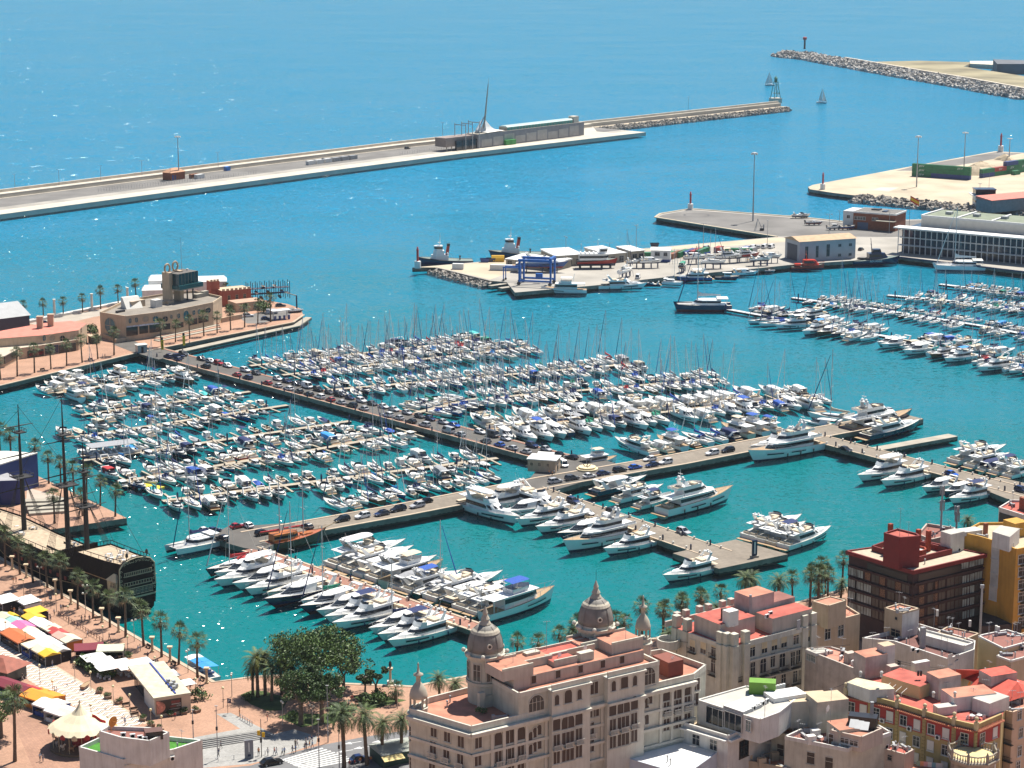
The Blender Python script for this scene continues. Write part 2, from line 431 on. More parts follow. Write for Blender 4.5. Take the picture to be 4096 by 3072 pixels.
palec=mat('pale_concrete',(.50,.455,.38),.9,.1,.1)
mb=MB();mb.prism([A4(*q,2.2)for q in((900,1425),(980,1400),(1130,1405),(1040,1440))],2.1,2.21)
struct('pale_concrete_patch',mb,palec)
# ========================== long breakwater quay
mol=[G(-400,806,6.6),G(0,757,6.6),G(1024,632,6.6),G(1600,563,6.6),G(2340,484,6.6),G(2624,454,6.6),G(3110,403,6.6)]
def prof(name,pts,w0,w1,z0,z1,m,parent=None):
 return strip(name,pts,w0,w1,z1,m,z1-max(z0,-.1),parent=parent)
bw=bpy.data.objects.new('breakwater_quay',None);COL.objects.link(bw);bw['kind']='structure'
wallm=mat('breakwater_wall',(.56,.50,.41),.85,.12,.2)
dq=(mol[3]-mol[2]).xy.normalized();QW=(G(1600,646,2.6)-mol[3]).xy.dot(Vector((dq.y,-dq.x)))
prof('parapet',mol,0,1.3,-2,6.6,wallm,bw)
prof('walkway',mol[:5],1.3,7.5,-2,5.0,palec,bw);prof('walkway',mol[4:],1.3,3.6,-2,5.0,palec,bw)
prof('kerb',mol[:5],7.5,9.0,-2,2.75,palec,bw)
prof('road',mol[:5],9.0,QW*.62,-2,2.6,greyyard,bw);prof('road',mol[4:],3.6,5.0,-2,2.5,greyyard,bw)
prof('quay_apron',mol[:5],QW*.62,QW*.78,-2,2.59,yard,bw);prof('quay_edge',mol[:5],QW*.78,QW,-2,2.6,palec,bw)
prof('path',mol[4:],5.0,10.5,-2,2.4,sandy,bw)
mb=MB();mb.prism([A2(*q,2.6)for q in((1560,425),(1590,330),(1660,330),(1700,380),(1890,398),(1880,405))],-2,2.61)
struct('quay_tip',mb,palec,parent=bw)
mb=MB();mb.prism([A2(*q,1.6)for q in((1870,400),(1955,392),(1960,402),(1880,414))],-2,1.6)
struct('landing_tip',mb,concrete_d,parent=bw)
# ========================== far rubble breakwater and the land behind it
scrub=mat('dry_scrub_ground',(.24,.21,.13),.95,.45,.02,detail=8)
far=[A4(*q,2.0)for q in((860,318),(1330,398),(1700,470),(2300,590),(2700,640),(2700,480),(2212,440),(1850,385),(1690,358),(1760,330),(1740,320),(1300,308))]
slab('reclaimed_land',far,2.0,sandy,scrub)
crest=[A4(*q,5.0)for q in((185,228),(380,243),(630,290),(900,336),(1330,410),(1700,470),(2300,580))]
prof('breakwater_core',crest,-6,8,-2,4.0,concrete_d)
prof('breakwater_crest_wall',crest[2:],-6,-3,-2,6.5,wallm)
mb=MB();mb.prism([A4(*q,8)for q in((1945,305),(2500,320),(2520,345),(1980,345))],-2,9)
struct('dark_caisson_quay',mb,mat('caisson_concrete',(.10,.11,.13),.8,.2,.1))
mb=MB();mb.prism([A4(*q,3)for q in((1745,312),(1945,312),(1945,345),(1745,335))],-2,3.2)
struct('caisson_approach',mb,wallm)
# ========================== sea haze
mb=MB();mb.box(-3500,3500,-60,6500,-3.5,178)
o=mb.build('haze',[]);o['kind']='stuff';hz=bpy.data.materials.new('haze_air');hz.use_nodes=True;nt=hz.node_tree;nt.nodes.remove(nt.nodes['Principled BSDF'])
pv=nt.nodes.new('ShaderNodeVolumePrincipled');pv.inputs['Color'].default_value=(.80,.90,1,1);pv.inputs['Density'].default_value=.00003;nt.links.new(pv.outputs[0],nt.nodes['Material Output'].inputs['Volume']);o.data.materials.append(hz)
tag(o,'thin pale sea haze over the whole harbour','haze')
# ========================== boats: prototypes
hullw=mat('hull_white',(.80,.80,.79),.22,.03,.8)
boot=mat('boot_stripe',(.03,.045,.09),.3,.1)
deckm=mat('deck_white',(.58,.56,.51),.5,.08,1.5)
canvas=mat('boat_canvas',(.02,.07,.33),.8,.15,2)
sailc=mat('sail_cover',(.02,.05,.25),.8,.15,2)
cushion=mat('beige_cushion',(.55,.46,.34),.8,.1,2)
alum=mat('mast_aluminium',(.52,.52,.52),.4,.05)
rubber=mat('dark_rubber',(.03,.03,.035),.6,.1)
floorm=mat('cockpit_floor',(.30,.26,.21),.7,.15,2)  # dull tan colour of the cockpit floors
def hull(L,B,F0,F1,draft=.5,transom=.86,fine=2.2,rake=.13,n=11,stripe=.2,deep=.1):
 mb,dk=MB(),MB()
 rings,tops=[],[]
 for i in range(n):
  t=i/(n-1)
  w=B/2*(transom+(1-transom)*min(1,t/.35))if t<.4 else B/2*max(.012,1-((t-.4)/.6)**fine)
  zd=F0+(F1-F0)*t**1.7
  half=[(w,zd),(w*(.96-.10*t),zd*.5),(w*(.90-.22*t),stripe),(w*(.82-.3*t),-.02),(w*.45*(1-.5*t),-draft*.7),(0,-draft)]
  pts=half+[(-y,z)for y,z in half[-2::-1]]
  ring=[]
  for y,z in pts:
   f=1-min(1,max(0,(z+draft)/(zd+draft)))
   ring.append((-L/2+t*(L-rake*L*f*t),y,z))
  rings.append(ring);tops.append((ring[0],ring[-1]))
 m=len(rings[0])
 for a,b in zip(rings,rings[1:]):
  for k in range(m-1):
   mid=k in(2,m-4)or k in(3,4,m-5,m-6)
   mb.add([a[k],b[k],b[k+1],a[k+1]],[(0,1,2,3)],1 if mid else 0)
 mb.add(rings[0],[tuple(range(m))],0)
 zl=deep
 for(a,b),(c,d)in zip(tops,tops[1:]):
  dk.add([(a[0],a[1]*.97,a[2]-zl),(b[0],b[1]*.97,b[2]-zl),(d[0],d[1]*.97,d[2]-zl),(c[0],c[1]*.97,c[2]-zl)],[(0,1,2,3)])
 return mb,dk,tops
def pring(plan,z,out=0.):
 """closed ring from a half plan (aft to fore)"""
 r=[(x+(out if y<.3 and x>0 else 0),y+out if y>.01 else y,z)for x,y in plan]
 return r+[(x,-y,zz)for x,y,zz in(r[-2::-1]if r[-1][1]<.01 else r[::-1])]
def mixp(p,q,t):
 return[(lerp(a[0],b[0],t),lerp(a[1],b[1],t))for a,b in zip(p,q)]
def cabin(p0,p1,z0,z1,w0=.35,w1=.82,i0=0,mz=None):
 """superstructure tier and its wrap of windows, from plan p0 at z0 to p1 at z1"""
 c,g=MB(),MB()
 c.loft([pring(p0,z0),pring(mixp(p0,p1,.93),lerp(z0,z1,.93)),pring(mixp(p1,p1,0),z1)],0)
 a,b=mixp(p0,p1,w0)[i0:],mixp(p0,p1,w1)[i0:]
 ra,rb=pring(a,lerp(z0,z1,w0),.03),pring(b,lerp(z0,z1,w1),.03)
 g.loft([ra,rb],0,False,False,closed=False)
 return c,g
def scalep(p,sx,sy):
 return[(x*sx,y*sy)for x,y in p]
def rail(tops,i0,h,r=.025,inn=.94):
 mb=MB()
 for s in(0,1):
  pts=[Vector((p[s][0],p[s][1]*inn,p[s][2]+h))for p in tops[i0:]]
  mb.path(pts,r,4)
  for p in tops[i0::2]:
   mb.tube((p[s][0],p[s][1]*inn,p[s][2]),(p[s][0],p[s][1]*inn,p[s][2]+h),r,r,4)
 return mb
def hullwin(tops,i0,i1,z0=.5,z1=.68):
 out=[]
 for s in(0,1):
  mb=MB()
  for p,q in zip(tops[i0:i1],tops[i0+1:i1+1]):
   sg=1 if s==0 else-1
   a,b=p[s],q[s]
   mb.add([(a[0],a[1]*.985+sg*.03,a[2]*z0),(b[0],b[1]*.975+sg*.03,b[2]*z0),(b[0],b[1]*.99+sg*.04,b[2]*z1),(a[0],a[1]*.995+sg*.04,a[2]*z1)],[(0,1,2,3)])
  out.append(mb)
 return out
PR,PL={},{}
def proto_fly(key,L,B,hard=False,tender=False,bim=False):
 P=Proto();k=L/18.
 F0,F1=1.35*k**.7,2.15*k**.7
 hb,dk,tops=hull(L,B,F0,F1,.7)
 P.add('hull',hb,[hullw,boot],smooth=True);P.add('deck',dk,deckm)
 p0=scalep([(-4.8,1.95),(0,2.0),(2.6,1.75),(4.8,1.05),(5.6,0)],k,B/4.9)
 p1=scalep([(-5.2,1.75),(0,1.75),(.8,1.5),(1.9,.8),(2.2,0)],k,B/4.9)
 z0,z1=F0-.1,F0+1.95*k**.5
 c,g=cabin(p0,p1,z0,z1,.40,.80)
 ci=P.add('cabin',c,white,smooth=False);P.add('window_band',g,glass,ci)
 t0=scalep([(3.0,1.3),(5.5,1.15),(7.2,0)],k,B/4.9);t1=scalep([(2.6,1.15),(5.0,.85),(6.2,0)],k,B/4.9)
 mb=MB();mb.loft([pring(t0,lerp(F0,F1,.4)),pring(t1,F1+.25*k)],0);P.add('foredeck_trunk',mb,white)
 mb=MB();f0=scalep([(-7.4,1.75),(0,1.8),(1.4,1.3),(2.0,0)],k,B/4.9);f1=scalep([(-7.4,1.85),(0,1.9),(.9,1.3),(1.4,0)],k,B/4.9)
 mb.loft([pring(f0,z1),pring(f0,z1+.14)],0)
 zf=z1+.14
 ra,rb=pring(f0[1:],zf),pring(f1[1:],zf+.75*k**.5)
 mb.loft([ra,rb],0,False,False,closed=False)
 rc,rd=pring(scalep(f0[1:],.93,.93),zf),pring(scalep(f1[1:],.95,.93),zf+.75*k**.5)
 mb.loft([rd,rc],0,False,False,closed=False);mb.loft([rb,rd],0,False,False,closed=False)
 fi=P.add('flybridge',mb,white)
 mb=MB();w1=scalep(f1[2:],.92,.95);mb.loft([pring(f1[2:],zf+.75*k**.5),pring([(x-.35*k,y*.95)for x,y in f1[2:]],zf+1.15*k**.5)],0,False,False,closed=False)
 P.add('flybridge_windscreen',mb,glass,fi)
 mb=MB();mb.box(-1.6*k,-.4*k,-1.2*k,-.3*k,zf,zf+.5,0);mb.box(-4.4*k,-2.4*k,-1.4*k,1.4*k,zf,zf+.45,0);mb.box(-.4*k,.5*k,-.9*k,.9*k,zf,zf+.55,0)
 P.add('flybridge_seating',mb,cushion,fi)
 mb=MB();za=zf+1.7*k**.5
 for s in(1,-1):
  mb.loft([[(-4.6*k,s*1.7*k,zf),(-3.4*k,s*1.7*k,zf),(-3.4*k,s*1.5*k,zf),(-4.6*k,s*1.5*k,zf)],[(-5.8*k,s*1.35*k,za),(-5.2*k,s*1.35*k,za),(-5.2*k,s*1.15*k,za),(-5.8*k,s*1.15*k,za)]],0)
 mb.box(-5.8*k,-5.1*k,-1.35*k,1.35*k,za,za+.16);ai=P.add('radar_arch',mb,white)
 mb=MB();mb.sph((-5.4*k,0,za+.4),.32,8,5,0,.8);mb.sph((-5.4*k,.9*k,za+.32),.22,8,5);mb.tube((-5.4*k,-.8*k,za),(-5.9*k,-.8*k,za+2.2),.03,.015,4)
 P.add('radar_dome',mb,white,ai)
 mb=MB();mb.box(-4.85*k,-4.80*k,-1.5*k,1.5*k,F0+.1,z1-.25);P.add('saloon_door',mb,glass,ci)
 mb=MB();mb.box(-8.3*k,-7.4*k,-1.5*k,1.5*k,F0-.1,F0+.42);mb.box(-6.6*k,-5.8*k,-.7*k,.7*k,F0-.1,F0+.4);P.add('cockpit_seat',mb,cushion)
 mb=MB();mb.box(-L/2-1.25*k,-L/2+.02,-B*.4,B*.4,.32,.48,0);P.add('bathing_platform',mb,teak)
 for w in hullwin(tops,5,8):P.add('hull_window',w,glass)
 P.add('rail',rail(tops,4,.75*k**.5),chrome)
 for s in(1,-1):
  for x in(-.28,-.05,.16):
   mb=MB();mb.tube((x*L,s*B*.515,.25),(x*L,s*B*.525,1.0),.15,.15,6);P.add('fender',mb,navy if s>0 else rubber)
 if hard:
  mb=MB();mb.loft([pring(scalep([(-5.0,1.6),(-.5,1.6),(.6,.9),(.8,0)],k,B/4.9),za+.1),pring(scalep([(-4.8,1.5),(-.5,1.5),(.4,.8),(.6,0)],k,B/4.9),za+.28)],0)
  for s in(1,-1):mb.tube((-.4*k,s*1.4*k,zf+.7),(-.2*k,s*1.3*k,za+.12),.05,.05,4)
  P.add('hardtop',mb,white)
 if bim:
  mb=MB();rr=[[(x*k,-1.6*k,za),(x*k,-.9*k,za+.22),(x*k,.9*k,za+.22),(x*k,1.6*k,za)]for x in(-4.2,-3,-1.2,.2)]
  mb.loft(rr,0,False,False,closed=False)
  for x in(-4.2,.2):
   for s in(1,-1):mb.tube((x*k,s*1.6*k,zf+.4),(x*k,s*1.6*k,za),.03,.03,4)
  P.add('bimini',mb,canvas)
 if tender:
  mb=MB();mb.sph((-6.3*k,0,zf+.35),.42,8,6,0,.8,4.0,1.6);P.add('tender',mb,mat('tender_grey',(.45,.45,.45),.6))
 PR[key],PL[key]=P,L
def proto_sport(key,L,B,open_=False,canopy=False):
 P=Proto();k=L/12.
 F0,F1=1.05*k**.8,1.7*k**.8
 hb,dk,tops=hull(L,B,F0,F1,.6,fine=2.0,rake=.17)
 P.add('hull',hb,[hullw,boot],smooth=True);P.add('deck',dk,deckm)
 p0=scalep([(-1.5,1.45),(.8,1.5),(2.6,1.15),(4.0,.6),(4.8,0)],k,B/3.7)
 p1=scalep([(-2.0,1.2),(.0,1.2),(.5,1.0),(1.0,.5),(1.2,0)],k,B/3.7)
 z0,z1=F0-.05,F0+1.45*k**.6
 if open_:
  p1=scalep([(-1.6,1.3),(.6,1.3),(1.9,1.0),(2.8,.5),(3.3,0)],k,B/3.7);z1=F0+.75*k
 c,g=cabin(p0,p1,z0,z1,.42,.9,1)
 ci=P.add('cabin',c,white);P.add('window_band',g,glass,ci)
 if open_:
  mb=MB();q0=scalep([(-.6,1.25),(.7,1.25),(1.6,.9),(2.0,0)],k,B/3.7);q1=scalep([(-.9,1.15),(.1,1.15),(.8,.8),(1.1,0)],k,B/3.7)
  mb.loft([pring(q0,z1),pring(q1,z1+.65*k)],0,False,False,closed=False);P.add('windscreen',mb,glass)
 else:
  mb=MB();mb.loft([pring(scalep([(-3.6,1.2),(0,1.28),(.9,.7),(1.2,0)],k,B/3.7),z1),pring(scalep([(-3.5,1.1),(0,1.15),(.6,.6),(.9,0)],k,B/3.7),z1+.16)],0);P.add('hardtop',mb,white)
  mb=MB();mb.sph((-2.6*k,0,z1+.35),.24,8,5);mb.tube((-2.9*k,.6,z1),(-3.3*k,.6,z1+1.8),.025,.012,4);P.add('radar_dome',mb,white)
 mb=MB();mb.box(-5.2*k,-1.5*k,-B*.36,B*.36,F0-.25,F0-.06);P.add('cockpit_floor',mb,teak)
 mb=MB();mb.box(-5.3*k,-4.5*k,-B*.33,B*.33,F0-.1,F0+.35);mb.box(-4.5*k,-3.2*k,-B*.34,-B*.2,F0-.1,F0+.35);P.add('seat',mb,cushion)
 mb=MB();mb.box(-L/2-.8*k,-L/2+.02,-B*.38,B*.38,.25,.38);P.add('bathing_platform',mb,teak)
 for s in(1,-1):
  mb=MB();mb.loft([[(-4.2*k,s*B*.43,F0),(-3.2*k,s*B*.43,F0),(-3.2*k,s*B*.38,F0),(-4.2*k,s*B*.38,F0)],[(-5.2*k,s*B*.36,F0+1.5*k),(-4.6*k,s*B*.36,F0+1.5*k),(-4.6*k,s*B*.31,F0+1.5*k),(-5.2*k,s*B*.31,F0+1.5*k)]],0)
  if s<0:mb.box(-5.2*k,-4.6*k,-B*.36,B*.36,F0+1.5*k,F0+1.62*k)
  P.add('arch',mb,white)
 for w in hullwin(tops,5,8,.52,.66):P.add('hull_window',w,glass)
 mb=MB();mb.box(1.6*k,3.6*k,-.7*k,.7*k,F0+.52*k,F0+.62*k)
 P.add('rail',rail(tops,5,.6*k),chrome)
 if canopy:
  mb=MB();zc=F0+1.75*k
  mb.loft([[(x*k,-1.3*k,zc-.5*(x<-3)),(x*k,-.7*k,zc+.2-.4*(x<-3)),(x*k,.7*k,zc+.2-.4*(x<-3)),(x*k,1.3*k,zc-.5*(x<-3))]for x in(-5.3,-2.9,-1.5,.3)],0,False,False,closed=False)
  for s in(1,-1):mb.add([(.3*k,s*1.3*k,zc),(-2.9*k,s*1.3*k,zc),(-5.3*k,s*1.3*k,zc-.5),(-5.3*k,s*1.35*k,F0+.2),(-.4*k,s*1.35*k,F0+.4)],[(0,1,2,3,4)])
  P.add('canvas_canopy',mb,canvas)
 PR[key],PL[key]=P,L
def outboard(x,y=0,z=.5):
 mb=MB();mb.loft([[(x-.55,y-.2,z+.35),(x,y-.2,z+.35),(x,y+.2,z+.35),(x-.55,y+.2,z+.35)],[(x-.5,y-.16,z+.85),(x-.1,y-.16,z+.85),(x-.1,y+.16,z+.85),(x-.5,y+.16,z+.85)]],0)
 mb.box(x-.4,x-.15,y-.08,y+.08,z-.7,z+.36)
 return mb
def proto_small(key,L,B,style):
 P=Proto();k=L/6.5
 F0,F1=.75*k,1.15*k
 hb,dk,tops=hull(L,B,F0,F1,.4,fine=2.1,rake=.16,n=9)
 P.add('hull',hb,[hullw,boot],smooth=True)
 mb=MB()
 x0,x1,w=-2.7*k,(1.0 if style!='cuddy' else-.2)*k,B*.36
 for(a,b),(c,d)in zip(tops,tops[1:]):
  z=-.03
  if c[0]<=x1+.01:
   for s,(p,q)in((1,(a,c)),(-1,(b,d))):
    mb.add([(p[0],p[1],p[2]),(q[0],q[1],q[2]),(q[0],s*w,q[2]+.02),(p[0],s*w,p[2]+.02)],[(0,1,2,3)])
  else:
   mb.add([(a[0],a[1],a[2]),(b[0],b[1],b[2]),(d[0],d[1],d[2]),(c[0],c[1],c[2])],[(0,1,2,3)])
   mb.add([(a[0],a[1]*.6,a[2]+.12),(b[0],b[1]*.6,b[2]+.12),(d[0],d[1]*.6,d[2]+.12),(c[0],c[1]*.6,c[2]+.12)],[(0,1,2,3)])
 P.add('deck',mb,deckm)
 mb=MB();mb.box(-L/2+.05,x1+.6*k,-w,w,.3*k,.34*k);P.add('cockpit_floor',mb,floorm)
 if style=='open':
  mb=MB();q0=scalep([(.2,.85),(1.2,.8),(1.9,.4),(2.1,0)],k,B/2.3);q1=scalep([(-.1,.8),(.7,.75),(1.3,.35),(1.45,0)],k,B/2.3)
  mb.loft([pring(q0,F0*1.05),pring(q1,F0+.55*k)],0,False,False,closed=False);P.add('windscreen',mb,glass)
  mb=MB();mb.box(-.9*k,-.4*k,-.75*k,-.2*k,.3,F0+.35);mb.box(-.9*k,-.4*k,.2*k,.75*k,.3,F0+.35);mb.box(-2.7*k,-2.1*k,-.8*k,.8*k,.3,F0+.1);P.add('seat',mb,cushion)
 elif style=='bimini':
  mb=MB();mb.box(-.2*k,.5*k,-.35*k,.35*k,.3,F0+.75*k);P.add('console',mb,white)
  mb=MB();zc=F0+1.45*k
  mb.loft([[(x*k,-.95*k,zc),(x*k,-.5*k,zc+.15),(x*k,.5*k,zc+.15),(x*k,.95*k,zc)]for x in(-2.0,-.8,.6)],0,False,False,closed=False)
  for x in(-1.9,.5):
   for s in(1,-1):mb.tube((x*k,s*.95*k,F0),(x*k,s*.95*k,zc),.025,.025,4)
  P.add('bimini',mb,canvas)
 elif style=='cover':
  mb=MB();rr=[]
  for t,z in((-.48,.05),(-.3,.35),(-.05,.65),(.1,.6),(.24,.12)):
   rr.append([(t*L,-B*.44,F0+.06),(t*L,-B*.2,F0+z*k*.9),(t*L,B*.2,F0+z*k*.9),(t*L,B*.44,F0+.06)])
  mb.loft(rr,0,False,False,closed=False);P.add('canvas_cover',mb,canvas)
 elif style=='cuddy':
  p0=scalep([(-.9,.85),(.6,.85),(1.5,.6),(2.2,0)],k,B/2.3);p1=scalep([(-1.2,.75),(.1,.75),(.6,.5),(.9,0)],k,B/2.3)
  c,g=cabin(p0,p1,F0,F0+1.05*k,.35,.85);ci=P.add('cabin',c,white);P.add('window_band',g,glass,ci)
  mb=MB();mb.box(-2.7*k,-2.1*k,-.8*k,.8*k,.3,F0+.1);P.add('seat',mb,cushion)
 elif style=='pilot':
  mb=MB();mb.box(-.8*k,.9*k,-.75*k,.75*k,F0-.1,F0+1.35*k);ci=P.add('wheelhouse',mb,white)
  mb=MB();mb.box(-.6*k,.93*k,-.78*k,.78*k,F0+.7*k,F0+1.15*k);P.add('window_band',mb,glass,ci)
  mb=MB();mb.box(-1.3*k,1.1*k,-.85*k,.85*k,F0+1.35*k,F0+1.43*k);P.add('wheelhouse_roof',mb,white,ci)
 P.add('outboard_motor',outboard(-L/2-.02,0,F0*.7),rubber)
 if style in('open','cuddy','pilot'):
  P.add('rail',rail(tops,5,.45*k,.02),chrome)
 PR[key],PL[key]=P,L
def proto_sail(key,L,B,mast,hood=True,two=False,gen=True):
 P=Proto();k=L/11.
 F0,F1=.95*k,1.35*k
 hb,dk,tops=hull(L,B,F0,F1,.5,.72,1.9,.10)
 P.add('hull',hb,[hullw,boot],smooth=True);P.add('deck',dk,deckm)
 p0=scalep([(-2.0,1.1),(.6,1.05),(2.2,.7),(3.2,0)],k,B/3.6);p1=scalep([(-2.0,.95),(.4,.9),(1.7,.5),(2.4,0)],k,B/3.6)
 c,g=cabin(p0,p1,F0-.05,F0+.5*k,.3,.75,0)
 ci=P.add('coachroof',c,white);P.add('window_band',g,glass,ci)
 mb=MB();mb.box(-4.8*k,-2.1*k,-.55*k,.55*k,F0-.12,F0-.06,0);P.add('cockpit_floor',mb,floorm)
 mb=MB()
 for s in(1,-1):mb.box(-4.9*k,-2.1*k,s*.85*k-.3,s*.85*k+.3,F0-.1,F0+.28)
 P.add('cockpit_seat',mb,white)
 mx,z0=.7*k,F0+.45*k
 mb=MB();mb.tube((mx,0,z0),(mx,0,mast),.11,.075,6)
 mi=P.add('mast',mb,alum)
 for f in(.42,.68):
  mb=MB();z=z0+(mast-z0)*f;w=(.95-.4*f)*k
  mb.tube((mx-.15,-w,z+.05),(mx-.15,w,z+.05),.045,.045,4)
  P.add('spreader',mb,alum,mi)
 mb=MB();q=.02
 top=Vector((mx,0,mast))
 for e in((-L/2+.1,0,F0),(mx-.2,B*.46,F0+.1),(mx-.2,-B*.46,F0+.1)):
  mb.tube(top,e,q,q,3)
 P.add('rigging',mb,chrome)
 if gen:
  mb=MB();mb.tube((L/2-.35,0,F1+.5),(lerp(L/2-.35,mx,.9),0,lerp(F1,mast,.9)),.14,.05,5);P.add('furled_genoa',mb,sailc)
 mb=MB();mb.tube((mx,0,z0+.75*k),(mx-4.0*k,0,z0+.85*k),.07,.07,5);bi=P.add('boom',mb,alum)
 mb=MB();zz=z0+.95*k
 mb.loft([[(mx-t*4.0*k,-w*.5,zz-.1),(mx-t*4.0*k,-w*.35,zz+h),(mx-t*4.0*k,w*.35,zz+h),(mx-t*4.0*k,w*.5,zz-.1)]for t,w,h in((.0,.3,.9),(.12,.4,.55),(.5,.38,.34),(.97,.22,.18))],0)
 P.add('sail_cover',mb,sailc,bi)
 if hood:
  mb=MB();zh=F0+.45*k
  mb.loft([[(x*k,y*k*.95,zh+z*k)for y,z in((-1,0),(-.85,zt),(0,zt+.12),(.85,zt),(1,0))]for x,zt in((-1.1,.08),(-1.7,.55),(-2.5,.62))],0,False,False,closed=False)
  P.add('sprayhood',mb,canvas)
 mb=MB()
 for s in(1,-1):
  pts=[Vector((p[0 if s>0 else 1][0],p[0 if s>0 else 1][1]*.97,p[0][2]+.6))for p in tops]
  mb.path(pts,.018,3)
 P.add('rail',mb,chrome)
 PR[key],PL[key]=P,L
def proto_cat(key,L,B,mast):
 P=Proto();k=L/14.
 for s in(1,-1):
  hb,dk,tops=hull(L,B*.27,1.5*k,1.75*k,.5,.8,1.7,.05)
  for mb in(hb,dk):mb.v=[(x,y+s*B*.36,z)for x,y,z in mb.v]
  P.add('hull',hb,[hullw,boot],smooth=True);P.add('deck',dk,deckm)
 mb=MB();mb.box(-L*.42,L*.14,-B*.3,B*.3,.8*k,1.5*k);P.add('bridge_deck',mb,white)
 p0=scalep([(-4.2,2.7),(.5,2.7),(2.0,1.9),(2.8,0)],k,B/7.2);p1=scalep([(-4.4,2.4),(.1,2.4),(1.0,1.6),(1.5,0)],k,B/7.2)
 c,g=cabin(p0,p1,1.45*k,2.9*k,.45,.85);ci=P.add('cabin',c,white);P.add('window_band',g,glass,ci)
 mb=MB();mb.box(-6.2*k,-3.5*k,-2.4*k,2.4*k,3.25*k,3.35*k)
 for y in(2.2,-2.2):mb.tube((-6*k,y*k,1.5*k),(-6*k,y*k,3.3*k),.05,.05,4)
 P.add('cockpit_roof',mb,white)
 mb=MB();mb.add([(L*.14,-B*.26,1.4*k),(L*.44,-B*.26,1.5*k),(L*.44,B*.26,1.5*k),(L*.14,B*.26,1.4*k)],[(0,1,2,3)]);P.add('trampoline',mb,mat('net',(.35,.35,.35),.8))
 mb=MB();mb.tube((1.2*k,0,2.8*k),(1.2*k,0,mast),.14,.09,6);mi=P.add('mast',mb,alum)
 for f in(.4,.65,.85):
  mb=MB();mb.tube((1.1*k,-1.0*k,mast*f),(1.1*k,1.0*k,mast*f),.05,.05,4);P.add('spreader',mb,alum,mi)
 mb=MB();mb.tube((1.2*k,0,3.9*k),(-4.5*k,0,4.2*k),.1,.1,5);bi=P.add('boom',mb,alum)
 mb=MB();mb.loft([[(1.2*k-t*5.6*k,-w,4.0*k),(1.2*k-t*5.6*k,0,4.2*k+h),(1.2*k-t*5.6*k,w,4.0*k)]for t,w,h in((0,.3,1.2),(.2,.32,.6),(1,.2,.2))],0);P.add('sail_cover',mb,sailc,bi)
 mb=MB();mb.tube((L*.43,0,1.7*k),(lerp(L*.43,1.2*k,.92),0,mast*.92),.14,.06,5)
 P.add('furled_genoa',mb,sailc)
 mb=MB()
 for s in(1,-1):mb.tube((1.2*k,0,mast),(-1.0*k,s*B*.46,1.5*k),.02,.02,3)
 P.add('rigging',mb,chrome)
 PR[key],PL[key]=P,L
